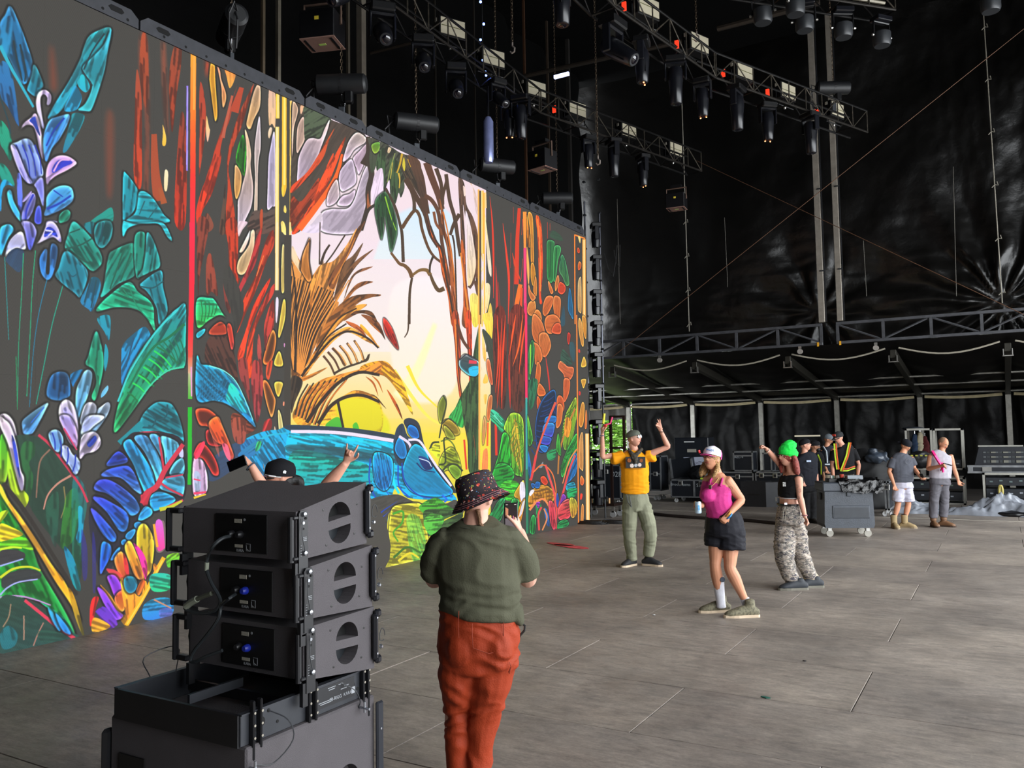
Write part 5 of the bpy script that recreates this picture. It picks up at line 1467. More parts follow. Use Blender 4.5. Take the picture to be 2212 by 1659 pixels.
# ------------------------------------------------------------------ 1. person in orange trousers, seen from behind, filming
d0 = 4.4
def J(px, py, o=0): return U(px, py, d0+o)
pr = person_root(0, 0, label='person in olive t-shirt and burnt orange trousers filming with a phone, seen from behind', xy=J(1008, 1690))
sk = SKN['fair']; hc = J(1033, 1072, .0); HR = hframe(D(.5, .85, -.05), D(.16, 0, 1))
b = Fuse().head(hc, HR, 1.0)
b.loft([(J(1030, 1100), .062, .06), (J(1028, 1125), .068, .064), (J(1028, 1150), .10, .075)], RT)
b.loft([(J(1028, 1142), .10, .07), (J(1028, 1165), .185, .09), (J(1030, 1220), .20, .115), (J(1034, 1290), .185, .125), (J(1034, 1360), .19, .13), (J(1034, 1410), .19, .13)], RT)
b.loft([(J(1104, 1169), .05), (J(1128, 1205, .05), .062), (J(1140, 1250, .12), .05), (J(1134, 1200, .26), .046), (J(1128, 1165, .34), .034), (J(1123, 1148, .36), .028)], n=14)
b.hand(J(1123, 1148, .36), D(-.25, .1, 1), D(-.9, .2, .1), 1, (.9, .9, .9, .9), 1.0, .05, .3, D(-.5, -.4, .7))
b.loft([(J(954, 1172), .05), (J(940, 1210, .04), .058), (J(938, 1250, .12), .052), (J(985, 1230, .33), .045), (J(1040, 1190, .42), .03)], n=14)
b.hand(J(1040, 1190, .42), D(.8, .1, .4), D(0, -.9, .3), -1, (.6, .6, .6, .6), 1.0)
for hx, kx_, ax in ((995, 985, 988), (1062, 1046, 1032)): b.loft(leg_rings(J(hx, 1420), J(kx_, 1540, .02), J(ax, 1672), 1.1))
b.build('body', sk, pr, voxel=.006, dec=.6)
def wr_fold(A, f=9, sx=1, sz=2.2):
    return lambda p: A*math.sin(p.z*f*sz+noise.noise(Vector((p.x*4, p.y*4, p.z*5)))*5)*max(0, noise.noise(Vector((p.x*3+7, p.y*3, p.z*2))))
sh = Fuse()
sh.loft([(J(1026, 1128, -.01), .098, .085), (J(1028, 1145), .165, .105), (J(1030, 1170), .215, .12), (J(1032, 1215), .222, .142), (J(1036, 1265), .212, .155), (J(1038, 1300), .214, .162), (J(1036, 1322), .220, .165)], RT, n=20, capk=.15)
sh.loft([(J(1084, 1162), .072), (J(1108, 1178, .02), .08), (J(1126, 1208, .05), .082), (J(1135, 1242, .08), .078)], n=14, capk=.1)
sh.loft([(J(974, 1162), .072), (J(954, 1182, .02), .078), (J(942, 1212, .04), .078), (J(937, 1245, .07), .072)], n=14, capk=.1)
sh.loft([(J(1100, 1300, 0), .06, .1), (J(1118, 1330, 0), .035, .08), (J(1126, 1345, 0), .014, .05)], RT, capk=.2)
OL = cloth('tee_olive', '4b4b3c', scale=8, var=.06)
sh.build('t_shirt', OL, pr, voxel=.009, wr=.010, wf=7, smooth=3, fold=lambda p: .007*math.sin((p.z-.02*0)*85+noise.noise(p*7)*6)*math.exp(-((p.z-(J(1036, 1300).z))/.055)**2)+wr_fold(.008)(p))
MB().tube([J(1026, 1133)+RT*.094*math.cos(a)+AW*.08*math.sin(a)-UP*.012*abs(math.sin(a)) for a in [2*math.pi*i/24 for i in range(25)]], .006, 6, cap=False).build('collar', cloth('tee_olive_dark', '4b4d40'), pr, True)
ORG = cloth('trousers_orange', '8c2e0d', rough=.7, var=.08, scale=6, spec=.3)
pt = Fuse()
pt.loft([(J(1034, 1308), .205, .145), (J(1034, 1350), .212, .158), (J(1034, 1400), .216, .168), (J(1034, 1438), .205, .15)], RT, n=20, capk=.2)
pt.ell(J(1000, 1400, -.08), (.10, .09, .12)); pt.ell(J(1068, 1400, -.08), (.10, .09, .12))
pt.loft([(J(994, 1410), .118, .13), (J(988, 1470), .105, .115), (J(987, 1530, .02), .072, .085), (J(988, 1600, .01), .06, .075), (J(990, 1680), .052, .062)], RT, n=16, capk=.2)
pt.loft([(J(1066, 1410), .13, .14), (J(1058, 1470), .125, .125), (J(1046, 1530), .095, .095), (J(1038, 1600), .075, .085), (J(1030, 1682), .066, .07)], RT, n=16, capk=.2)
kz = J(1040, 1530).z
pt.build('trousers', ORG, pr, voxel=.009, wr=.010, wf=8, smooth=2, fold=lambda p: .012*math.sin(p.z*60+(p-pr.location).dot(RT)*35+noise.noise(p*5)*5)*(math.exp(-((p.z-kz)/.16)**2)+.5*math.exp(-((p.z-J(0, 1450).z)/.05)**2))*max(0, .3+noise.noise(Vector((p.x*4, p.y*4, p.z*3+2)))))
STI = mat('stitch_orange', '7c2a10', .8, var=0)
po = [J(1020, 1347, -.168), J(1087, 1340, -.135), J(1087, 1405, -.14), J(1022, 1400, -.185)]
MB().tube([J(1020, 1347, -.176), J(1020, 1375, -.185), J(1022, 1400, -.19), J(1056, 1412, -.185), J(1086, 1404, -.145), J(1088, 1370, -.14), J(1088, 1340, -.13)], .0022, 5).build('pocket_seam', STI, pr)
MB().box(J(1089, 1392, -.142), (.004, .014, .02)).build('pocket_label', mat('label_grey', '8a8078', .6), pr)
MB().tube([J(991, 1320, -.15), J(990, 1350, -.16), J(991, 1378, -.17)], .002, 5).build('waist_seam', STI, pr)
MB().tube([J(1126, 1345, .0)+UP*0, J(1134, 1352, -.01), J(1133, 1362, -.01), J(1124, 1372, -.01), J(1118, 1384, 0)], .006, 6).build('keychain_cord', mat('cord_black', '141414', .6, bump=.6, bscale=200), pr)
for k in range(3): MB().tube([J(1100+2*k, 1430+5*k, -.125), J(1104, 1440, -.13), J(1098+k, 1452+2*k, -.13)], .0022, 5).build('zip_cord', STI, pr)
for ax, yy, nm in ((988, 1680, 0), (1030, 1682, 1)): shoe(pr, J(ax, yy), D(.15, 1), mat('shoe_dark', '2b2826', .7), SOLED)
# bucket hat with woodland print
hatm = mat('hat_print', '241418', .85, var=0, bump=.2, bscale=90); N, L, B = nodes(hatm)
tc = N.new('ShaderNodeTexCoord'); prev = lin('20141a')
col = N.new('ShaderNodeRGB'); col.outputs[0].default_value = (*prev, 1); cur = col.outputs[0]
for sc, th, c, sd in ((26, .22, 'b23a2a', 1), (30, .20, '8a2030', 7), (34, .16, 'd9c9c2', 3), (40, .15, '7a8f48', 5), (46, .12, 'd8b24a', 9), (44, .11, '3f7fb0', 13), (36, .14, 'e07a5c', 17)):
    mp = N.new('ShaderNodeMapping'); mp.inputs['Location'].default_value = (sd*3.1, sd*1.7, sd); L.new(tc.outputs['Object'], mp.inputs[0])
    nn = N.new('ShaderNodeTexNoise'); nn.inputs['Scale'].default_value = 60; L.new(mp.outputs[0], nn.inputs['Vector'])
    ad = N.new('ShaderNodeMixRGB'); ad.inputs[0].default_value = .02; L.new(mp.outputs[0], ad.inputs[1]); L.new(nn.outputs['Color'], ad.inputs[2])
    vo = N.new('ShaderNodeTexVoronoi'); vo.inputs['Scale'].default_value = sc; L.new(ad.outputs[0], vo.inputs['Vector'])
    lt = N.new('ShaderNodeMath'); lt.operation = 'LESS_THAN'; lt.inputs[1].default_value = th; L.new(vo.outputs['Distance'], lt.inputs[0])
    mx = N.new('ShaderNodeMix'); mx.data_type = 'RGBA'; L.new(lt.outputs[0], mx.inputs[0]); L.new(cur, mx.inputs[6]); mx.inputs[7].default_value = (*lin(c), 1); cur = mx.outputs[2]
L.new(cur, B.inputs['Base Color'])
HT = hframe(D(.7, .7, .18), D(-.34, .05, 1))
hh = Fuse(); hcx = hc+HR @ V(0, 0, .01)
def ringp(z, rx, ry, n=28, wav=0): return [hcx+HT @ V(rx*math.cos(2*math.pi*i/n), ry*math.sin(2*math.pi*i/n), z+wav*math.sin(4*math.pi*i/n+1)) for i in range(n)]
prof = [(.118, .02, .02, 0), (.116, .06, .07, 0), (.108, .083, .097, 0), (.085, .094, .110, 0), (.03, .100, .116, 0), (.005, .102, .119, 0), (-.02, .122, .142, .004), (-.048, .145, .168, .008), (-.052, .148, .172, .008), (-.046, .138, .160, .008), (-.015, .112, .13, 0), (.0, .098, .114, 0)]
mb = MB(); rows = [ringp(*p_[:3], wav=p_[3]) for p_ in prof]; n = 28; vs = [v for r in rows for v in r]
mb.add(vs, [(i*n+j, i*n+(j+1) % n, (i+1)*n+(j+1) % n, (i+1)*n+j) for i in range(len(rows)-1) for j in range(n)]+[tuple(range(n))])
hat = mb.build('bucket_hat', hatm, pr, True)
for zz, rr in ((-.022, .1245), (-.032, .133), (-.041, .141)): MB().tube(ringp(zz+.003, rr, rr*1.165, wav=.006)+ringp(zz+.003, rr, rr*1.165, wav=.006)[:1], .0014, 4, cap=False).build('brim_stitch', mat('stitch_pink', '8a5a62', .8, var=0), hat)
MB().tube([hc+HR @ V(.045, -.06, -.06), hc+HR @ V(.055, -.05, -.10), hc+HR @ V(.06, -.045, -.13), hc+HR @ V(.08, -.02, -.16)], .014, 8, r2=.008).build('braid', mat('hair_brown', '6b4a30', .7, bump=.8, bscale=120), pr, True)
MB().tube([hc+HR @ V(.02, -.085, -.055), hc+HR @ V(.0, -.085, -.075), hc+HR @ V(-.02, -.085, -.06)], .012, 8).build('hair', mat('hair_brown', '6b4a30', .7), pr, True)
settle(pr)
# the phone the person holds
def phone(loc, R, label, lit=False, group=None):
    t = empty('phone', loc, label=label, cat='phone', group=group); t.rotation_euler = R.to_euler()
    MB().box((0, 0, 0), (.078, .010, .158), bev=.004).build('case', mat('phone_case', '121213', .4), t)
    if lit:
        m = bpy.data.materials.new('phone_display'); m.use_nodes = True; N, L, B = nodes(m)
        tc = N.new('ShaderNodeTexCoord'); sp = N.new('ShaderNodeSeparateXYZ'); L.new(tc.outputs['Object'], sp.inputs[0])
        mr = N.new('ShaderNodeMapRange'); mr.inputs[1].default_value = -.075; mr.inputs[2].default_value = .075; L.new(sp.outputs['Z'], mr.inputs[0])
        r = N.new('ShaderNodeValToRGB'); r.color_ramp.interpolation = 'LINEAR'; e = r.color_ramp.elements
        e[0].position = 0; e[0].color = (*lin('6a5f66'), 1); e[1].position = 1; e[1].color = (*lin('1c1210'), 1)
        for p_, c in ((.42, '7a7076'), (.46, '2a1a1c'), (.7, '2c1c1e')):
            q = e.new(p_); q.color = (*lin(c), 1)
        L.new(mr.outputs[0], r.inputs[0]); L.new(r.outputs[0], B.inputs['Emission Color']); B.inputs['Emission Strength'].default_value = .9; B.inputs['Base Color'].default_value = (.01, .01, .01, 1); B.inputs['Roughness'].default_value = .2
        s = MB().box((0, -.0055, 0), (.070, .001, .148)).build('display', m, t)
        MB().prism([(-.033, .0), (-.018, -.004), (-.016, .045), (-.033, .055)], (0, -.0063, .0), (1, 0, 0), (0, 0, 1), (0, -.0004, 0)).build('display_picture', mat('disp_or', '9a5a3c', .4, em='9a6a4c', ems=.8, var=0), s)
        for x, z, h, c in ((-.006, .005, .012, 'c0a040'), (.012, .0, .026, 'a05068'), (-.002, .004, .01, 'b8a050')): MB().box((x, -.0063, z-h*.3), (.006, .0005, h)).build('display_figure', mat('disp_'+c, c, .4, em=c, ems=.6, var=0), s)
        for k in (-1, 1): MB().box((k*.024, -.0063, .068), (.012, .0004, .002)).build('display_icon', mat('disp_w', 'c8b8b0', .4, em='c8b8b0', ems=.8, var=0), s)
    else: MB().box((0, -.0055, 0), (.072, .001, .150)).build('glass', mat('phone_glass', '0a0a0c', .15), t)
    for k in range(2): MB().lathe([(.009, 0), (.009, .003)], (.02, .005, .055-.024*k), frame((1, 0, 0), (0, 0, -1), (0, 1, 0)), 10).build('camera_lens', mat('lens_dark', '050508', .1, var=0), t)
    return t
phone(J(1104, 1116, .34), frame(D(1, .15), D(-.15, 1), UP), 'phone with lit screen held up by the person in orange trousers', True)
# ------------------------------------------------------------------ 2. man behind the speaker stack
d0 = 6.3
pr = person_root(0, 0, label='person in black cap and white-framed sunglasses with both arms raised behind the speaker stack', xy=J(640, 1300))
sk = SKN['rose']; hc = J(603, 1031, 0); f2 = D(-.9, -.42, .05); HR = hframe(f2, D(.1, 0, 1))
b = Fuse().head(hc, HR, 1.0)
b.loft([(J(618, 1060, .03), .06), (J(632, 1095, .06), .07)]); T0 = J(650, 1100, .08)
b.loft([(J(640, 1085, .05), .08, .07), (J(648, 1105, .08), .19, .10), (J(652, 1165, .08), .185, .12), (J(652, 1230, .08), .16, .11), (J(650, 1300, .08), .17, .12)], RT)
b.loft([(J(598, 1108, .05), .055), (J(580, 1075, -.08), .047), (J(568, 1048, -.15), .038), (J(555, 1028, -.2), .036), (J(543, 1006, -.22), .027)])
b.hand(J(543, 1006, -.22), D(-.55, -.1, .55), D(-.75, .2, -.5), -1, (.95, .95, .95, .95), 1.0, .06, .5)
b.loft([(J(702, 1110, .05), .058), (J(700, 1080, .0), .052), (J(702, 1055, -.02), .05), (J(722, 1030, -.04), .047), (J(745, 1003, -.05), .030)])
b.hand(J(748, 999, -.05), D(.35, 0, .95), D(-.1, -1, .1), 1, (.06, 1.1, 1.1, .1), 1.0, .16, .5, D(.95, -.1, .35))
for hx in (630, 668): b.loft(leg_rings(J(hx, 1290, .08), J(hx, 1410, .06), J(hx, 1455, .1)))
b.build('body', sk, pr, voxel=.006, dec=.6)
face(pr, hc, HR, 1.0, eyes=False)
s_ = Fuse().loft([(J(640, 1082, .05), .11, .09), (J(648, 1105, .08), .215, .13), (J(652, 1165, .08), .205, .145), (J(652, 1280, .08), .19, .14)], RT, capk=.1)
s_.loft([(J(610, 1105, .06), .07), (J(592, 1092, 0), .068)], capk=.1); s_.loft([(J(694, 1108, .05), .07), (J(702, 1088, .0), .068)], capk=.1)
s_.build('t_shirt', cloth('tee_black', '17171a'), pr, voxel=.012, wr=.006)
tr_ = Fuse().loft([(J(650, 1275, .08), .18, .135), (J(650, 1320, .08), .19, .14)], RT)
for hx in (630, 668): tr_.loft([(J(hx, 1300, .08), .1), (J(hx, 1400, .06), .08), (J(hx, 1450, .08), .075)])
tr_.build('trousers', cloth('trousers_black', '1b1b1d'), pr, voxel=.012, wr=.006)
CAPB = cloth('cap_black', '17171b', var=.05)
def cap(root, c, R, m, back=False, k=1.0, vis=None, crown=.115, tilt=0, low=.012):
    c = Vector(c); mb = MB(); n = 24; rows = []
    for z, r in ((low, 1.0), (low+.03, 1.02), (crown*.62, .97), (crown*.82, .84), (crown*.95, .55), (crown+.008, .2), (crown+.01, .02)):
        rows.append([c+R @ (V(.088*r*math.cos(2*math.pi*i/n), -.006+.108*r*math.sin(2*math.pi*i/n), z)*k) for i in range(n)])
    mb.add([v for r_ in rows for v in r_], [(i*n+j, i*n+(j+1) % n, (i+1)*n+(j+1) % n, (i+1)*n+j) for i in range(len(rows)-1) for j in range(n)]+[tuple(range(n))])
    o = mb.build('cap', m, root, True)
    sg = -1 if back else 1; v = MB(); pts = [(-.078, .045), (-.074, .10), (-.055, .145), (-.025, .17), (0, .175), (.025, .17), (.055, .145), (.074, .10), (.078, .045)]
    top = [c+R @ (V(x, sg*y, low+.004-(abs(x)/.078)**2*.016-.02*(y-.05)/.12)*k) for x, y in pts]; bot = [p-(R @ V(0, 0, .004)) for p in top]
    m_ = len(pts); v.add(top+bot, [tuple(range(m_)), tuple(range(2*m_-1, m_-1, -1))]+[(i, (i+1) % m_, m_+(i+1) % m_, m_+i) for i in range(m_)])
    v.build('visor', vis or m, o)
    Fuse().ell(c+R @ V(0, -.006, crown*k+.010), (.007, .007, .004), R, 8).m.build('cap_button', vis or m, o, True)
    return o
cp = cap(pr, hc, HR, CAPB, k=1.06, crown=.125)
def local_text(body, size, m, parent, c, R, name='lettering', ext=.0012):
    """R columns: right, normal-away, up of the lettering, in world"""
    M3 = frame(R.col[0], R.col[2], -R.col[1]); o = text(body, size, name, m, parent, c, M3.to_euler(), ext); return o
lt = MB()
fc = hc+HR @ V(0, .113, .075)
for o_, (sx_, up_) in (('L', (.012, .004)), ('A', (-.006, -.006))):
    x = HR.col[0]*-1; local_text(o_, .05, WHITE, cp, fc+x*-sx_+UP*up_+HR.col[1]*.004, frame(x, HR.col[1], HR.col[2]))
MB().prism([(0, 0), (.022, .004), (.02, .02), (.008, .026), (-.004, .018)], hc+HR @ V(-.0985, -.03, .035), HR.col[1], HR.col[2], HR.col[0]*-.003).build('side_emblem', WHITE, cp)
g = MB().tube([hc+HR @ V(x*.001, y*.001, z*.001) for x, y, z in ((84, 0, 8), (80, 50, 12), (68, 84, 16), (30, 104, 18), (-30, 104, 18), (-68, 84, 16), (-80, 50, 12), (-84, 0, 8))], .006, 6).build('sunglasses', mat('white_frame', 'e8e8ea', .3, var=0), pr)
MB().prism([(-.065, -.022), (.065, -.022), (.068, .014), (-.068, .014)], hc+HR @ V(0, .098, .006), HR.col[0], HR.col[2], HR.col[1]*.008).build('lens', mat('lens_brown', '351c1c', .12), g)
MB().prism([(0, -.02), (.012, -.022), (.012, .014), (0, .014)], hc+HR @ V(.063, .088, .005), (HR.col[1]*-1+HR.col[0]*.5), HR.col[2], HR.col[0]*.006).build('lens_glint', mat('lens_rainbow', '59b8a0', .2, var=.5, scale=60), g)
hr = Fuse(); hr.ell(hc+HR @ V(0, -.10, -.02), (.04, .035, .04)); hr.ell(hc+HR @ V(.0, -.05, -.03), (.074, .06, .06), HR); hr.loft([(hc+HR @ V(0, -.1, .0), .03), (hc+HR @ V(0, -.15, -.03), .04), (hc+HR @ V(0, -.16, -.09), .03)])
hr.build('hair', mat('hair_black', '100e0e', .6, bump=.5, bscale=60), pr, voxel=.008)
MB().tube([J(541, 1008, -.22)+D(.5, 0, .5)*.035*math.cos(a)+D(0, 1)*.035*math.sin(a) for a in [2*math.pi*i/12 for i in range(13)]], .006, 6).build('wristband', mat('band_grey', '3a4250', .6), pr)
settle(pr)
phone(J(512, 1001, -.27), frame(D(.85, .3, .3), D(-.2, 1), D(-.35, .1, 1)) @ Matrix.Rotation(math.pi/2, 3, 'Y'), 'dark phone held up sideways by the person behind the speaker stack')
# ------------------------------------------------------------------ 3. person in yellow t-shirt
d0 = 11.77
pr = person_root(0, 0, label='person in yellow-orange t-shirt with both arms raised, bandana and grey-green trousers', xy=onZ(1385, 1222))
sk = SKN['rose']; hc = J(1370, 947, -.04); HR = hframe(D(.80, -.58, .22), D(-.15, 0, 1))
b = Fuse().head(hc, HR, .96)
b.loft([(J(1366, 958), .055), (J(1370, 972), .06), (J(1371, 980), .075)])
b.loft([(J(1371, 976), .09, .06), (J(1369, 985), .175, .085), (J(1371, 1010), .165, .105), (J(1372, 1045), .14, .095), (J(1373, 1075), .155, .10), (J(1375, 1092), .15, .1)], RT)
b.loft(arm_rings(J(1340, 983), J(1302, 987, -.05), J(1301, 938, -.10), .92))
b.hand(J(1301, 937, -.1), D(-.05, -.1, 1), D(.9, .3, .1), -1, (.85, .9, .9, .9), .95, .06, .4)
b.loft(arm_rings(J(1401, 982), J(1443, 965, -.05), J(1427, 929, -.08), .92))
b.hand(J(1427, 929, -.08), D(-.33, -.05, .95), D(-.25, -.9, 0), 1, (.02, .10, .5, .75), .98, .18, .3, D(-.95, -.2, .55))
for h_, k_, a_ in (((1360, 1085), (1360, 1155), (1364, 1206)), ((1388, 1085), (1402, 1146), (1403, 1200))): b.loft(leg_rings(J(*h_), J(*k_, -.04), J(*a_), .85))
b.build('body', sk, pr, voxel=.006, dec=.5)
face(pr, hc, HR, .96)
YEL = cloth('tee_yellow', 'e59510', rough=.8, var=.06)
s_ = Fuse().loft([(J(1371, 974), .085, .07), (J(1370, 981), .16, .095), (J(1370, 992), .20, .115), (J(1371, 1015), .195, .13), (J(1372, 1045), .195, .135), (J(1372, 1064), .20, .14)], RT, n=18, capk=.1)
s_.loft([(J(1346, 984), .075), (J(1332, 990, -.02), .082), (J(1322, 991, -.03), .082)], capk=.08); s_.loft([(J(1395, 984), .075), (J(1408, 986, -.02), .078), (J(1411, 985, -.03), .078)], capk=.08)
s_.build('t_shirt', YEL, pr, voxel=.009, wr=.009, wf=7, smooth=3)
# printed picture on the chest
q = J(1373, 999, -.140)
MB().box((0, 0, 0), (.275, .006, .155), frame(D(1, -.05), D(.05, 1), UP)).build('chest_print', mat('print_dark', '2c2c2c', .8, var=.3, scale=30), pr).location = q
for x, z, r, c in ((-.055, -.045, .03, 'd8c8c0'), (.055, -.035, .03, 'd8c8c0'), (.0, -.04, .025, 'aab0b8'), (-.09, .03, .03, '8a4a20'), (.08, .025, .03, '8a4a20')):
    MB().lathe([(r, 0), (r*.8, .004)], q+RT*x+UP*z-AW*.004, frame(RT, UP, -AW), 10).build('print_motif', mat('pm'+c, c, .8, var=.3, scale=60), pr)
MB().box((0, 0, 0), (.16, .004, .006), frame(RT, AW, UP)).build('print_caption', mat('capt', '8a5a10', .8), pr).location = q-UP*.09
PG = cloth('trousers_sage', '83846f', rough=.8, scale=6)
p_ = Fuse().loft([(J(1373, 1060), .165, .115), (J(1374, 1080), .19, .13), (J(1376, 1100), .19, .13)], RT, n=18, capk=.2)
p_.loft([(J(1361, 1090), .108, .115), (J(1360, 1125, -.03), .098, .105), (J(1360, 1160, -.04), .085, .09), (J(1363, 1190), .076, .085), (J(1365, 1210), .068, .08)], RT, capk=.15)
p_.loft([(J(1389, 1090), .112, .12), (J(1399, 1125, -.03), .102, .11), (J(1405, 1155, -.04), .088, .095), (J(1403, 1180), .078, .085), (J(1401, 1200), .070, .08)], RT, capk=.15)
p_.build('trousers', PG, pr, voxel=.009, wr=.012, wf=7, smooth=2)
MB().tube([J(1353, 1068, -.14), J(1357, 1085, -.155), J(1364, 1096, -.16), J(1360, 1072, -.15)], .009, 5).build('hanging_strap', cloth('strap_grey', '5a5c58'), pr)
bd = Fuse().loft([(J(1358, 971, -.03), .022), (J(1363, 978, -.10), .026), (J(1371, 984, -.13), .03), (J(1380, 977, -.11), .026), (J(1386, 970, -.03), .022)], n=10)
bd.loft([(J(1364, 978, -.10), .025, .012), (J(1371, 988, -.14), .045, .014), (J(1373, 996, -.165), .03, .012), (J(1374, 1002, -.17), .006, .006)], RT)
bd.build('bandana', mat('bandana_print', '3a352c', .9, var=1.4, scale=55, bump=.4), pr, voxel=.009, wr=.006, wf=30)
capg = cap(pr, hc, HR, cloth('cap_grey', '5c6056'), back=True, k=.99, low=.03)
g = MB().tube([hc+HR @ V(x*.001, y*.001, z*.001) for x, y, z in ((80, 0, 8), (74, 60, 12), (60, 84, 12), (20, 96, 10), (-20, 96, 10), (-60, 84, 12), (-74, 60, 12), (-80, 0, 8))], .004, 6).build('glasses', mat('clear_frame', 'd8c8b8', .3, var=0), pr)
for sx in (-1, 1): MB().lathe([(.024, 0), (.024, .003)], hc+HR @ V(sx*.033, .092, .006), frame(HR.col[0], HR.col[2]*-1, HR.col[1]), 12).build('lens', mat('lens_pale', 'c9cdd6', .05, var=0), g)
for px, py, c in ((1301, 941, '4a4a70'), (1428, 933, '3a3028')):
    MB().tube([J(px, py, -.1)+RT*.031*math.cos(a)+AW*.031*math.sin(a) for a in [2*math.pi*i/12 for i in range(13)]], .006, 6).build('wristband', mat('wb'+c, c, .6), pr)
shoe(pr, J(1364, 1212), D(-.6, -.55), mat('shoe_black_mesh', '1f1f22', .7, var=.4, scale=80), SOLEW, lift=.0, laces=mat('lace_grey', '6a6a6a', .8))
shoe(pr, J(1400, 1208), D(.75, -.5), mat('shoe_black_mesh', '1f1f22', .7), SOLEW, lift=.0, laces=mat('lace_grey', '6a6a6a', .8))
settle(pr)
t = empty('toy_baton', J(1303, 915, -.13), label='yellow and pink toy stick held by the person in the yellow t-shirt', cat='toy')
MB().tube([(0, 0, 0), RT*.02+UP*.14], .016, 8).build('stick', mat('toy_yellow', 'd8cf28', .5), t)
MB().tube([RT*.02-UP*.02, RT*.10, RT*.13+UP*.09], .012, 8).build('curl', mat('toy_pink', 'e03a72', .5), t)
Fuse().ell(RT*.03-UP*.03, (.03, .02, .02)).m.build('grip', mat('toy_red', 'cc2a2a', .5), t, True)
# ------------------------------------------------------------------ 4. person in pink tank top
d0 = 8.55
pr = person_root(0, 0, label='person in pink tank top, black shorts and pink and white cap standing hand in pocket', xy=onZ(1580, 1327))
sk = SKN['tan']; hc = J(1537, 991, -.02); HR = hframe(D(-.66, -.72, .26), D(.1, 0, 1))
b = Fuse().head(hc, HR, .96)
b.loft([(J(1543, 1006, .01), .052), (J(1547, 1020, .02), .055), (J(1550, 1030, .02), .07)])
S2 = D(.75, -.55)
b.loft([(J(1548, 1026, .02), .09, .06), (J(1548, 1036, .02), .15, .085), (J(1547, 1060, .02), .145, .11), (J(1552, 1090, .02), .125, .115), (J(1560, 1112, .03), .145, .13), (J(1565, 1132, .03), .15, .14)], S2)
b.loft(arm_rings(J(1570, 1038, -.05), J(1602, 1080, -.02), J(1573, 1112, -.15), 1.0, 1.12))
b.hand(J(1573, 1112, -.15), D(-.6, 0, -.7), D(-.3, .9, -.2), 1, (.8, .8, .8, .8), .95, .05)
b.loft(arm_rings(J(1527, 1040, .12), J(1528, 1085, .16), J(1512, 1092, -.04), .9))
b.hand(J(1515, 1092, -.06), D(-.75, -.3, .1), D(.1, -1, .1), -1, (.75, .75, .75, .75), .95, .05, .5)
b.loft(leg_rings(J(1548, 1160, .02), J(1545, 1222, -.02), J(1557, 1300, .03), 1.05)); b.loft(leg_rings(J(1578, 1160, -.0), J(1577, 1228, -.08), J(1612, 1302, -.10), 1.1))
b.build('body', sk, pr, voxel=.0055, dec=.5)
face(pr, hc, HR, .96, lip=mat('lip_deep', '8a3c3a', .4, var=0))
PK = cloth('tank_pink', 'c0367f', rough=.7, var=.05)
s_ = Fuse().loft([(J(1548, 1043, .02), .148, .098), (J(1547, 1051, .02), .157, .11), (J(1547, 1062, .02), .162, .125), (J(1548, 1078, .01), .152, .135), (J(1553, 1092, .02), .142, .13), (J(1558, 1110, .03), .158, .145)], S2, n=18, capk=.1)
s_.ell(J(1529, 1070, -.08), (.075, .075, .075)); s_.ell(J(1525, 1070, .05), (.07, .07, .07)); s_.loft([(J(1549, 1048, .02), .12, .09), (J(1548, 1056, .02), .155, .11)], S2)
s_.build('tank_top', PK, pr, voxel=.008, wr=.005, wf=9, smooth=3)
for sp_ in ((J(1556, 1050, -.115), J(1560, 1036, -.09), J(1562, 1029, -.02), J(1563, 1034, .06)), (J(1531, 1051, -.075), J(1535, 1038, -.055), J(1541, 1029, .02))): MB().tube(sp_, .012, 6).build('strap', PK, pr, True)
SHB = cloth('shorts_black', '1e1e24', rough=.75)
p_ = Fuse().loft([(J(1559, 1104, .03), .152, .14), (J(1563, 1120, .03), .178, .17), (J(1566, 1140, .03), .195, .195), (J(1566, 1158, .02), .19, .185)], S2, n=18, capk=.15)
p_.loft([(J(1548, 1148, .04), .12), (J(1546, 1178, .03), .118)], capk=.08); p_.loft([(J(1580, 1145, -.02), .138), (J(1580, 1185, -.04), .142)], capk=.08)
p_.build('shorts', SHB, pr, voxel=.009, wr=.009, wf=8, smooth=2)
MB().tube([J(1526, 1108, -.08), J(1524, 1122, -.10), J(1522, 1142, -.1)], .004, 5).build('drawstring', cloth('strap_black', '101010'), pr)
hair = Fuse(); hair_cap(hair, hc, HR, .94, th=.008)
for sx, pts in ((1, ((.075, -.03, -.03), (.10, -.035, -.09), (.10, -.02, -.15), (.085, .0, -.19))), (1, ((.06, -.07, -.03), (.09, -.08, -.1), (.1, -.06, -.16))), (-1, ((-.062, -.03, -.04), (-.07, -.02, -.1), (-.066, .0, -.15), (-.06, .01, -.19))), (1, ((0, -.1, -.03), (.03, -.11, -.1), (.05, -.1, -.16)))):
    hair.loft([(hc+HR @ V(*p), r) for p, r in zip(pts, (.022, .026, .022, .012))])
BL = mat('hair_blond', 'a07a4a', .6, var=.5, scale=60, stretch=(3, 3, .6), bump=.7, bscale=60)
hair.build('hair', BL, pr, voxel=.008, wr=.008, wf=40)
cpk = cap(pr, hc, HR, mat('cap_white', 'e6e4ee', .7, var=.02), k=1.0, low=.03, vis=mat('cap_pink', 'd83a96', .6), crown=.125)
bk = MB(); n = 14; rows = []
for z, r in ((.010, 1.02), (.05, 1.03), (.08, .965), (.105, .82)):
    rows.append([hc+HR @ V(.0895*r*math.cos(math.pi+.2+(math.pi-.4)*i/(n-1)), -.006+.1095*r*math.sin(math.pi+.2+(math.pi-.4)*i/(n-1)), z) for i in range(n)])
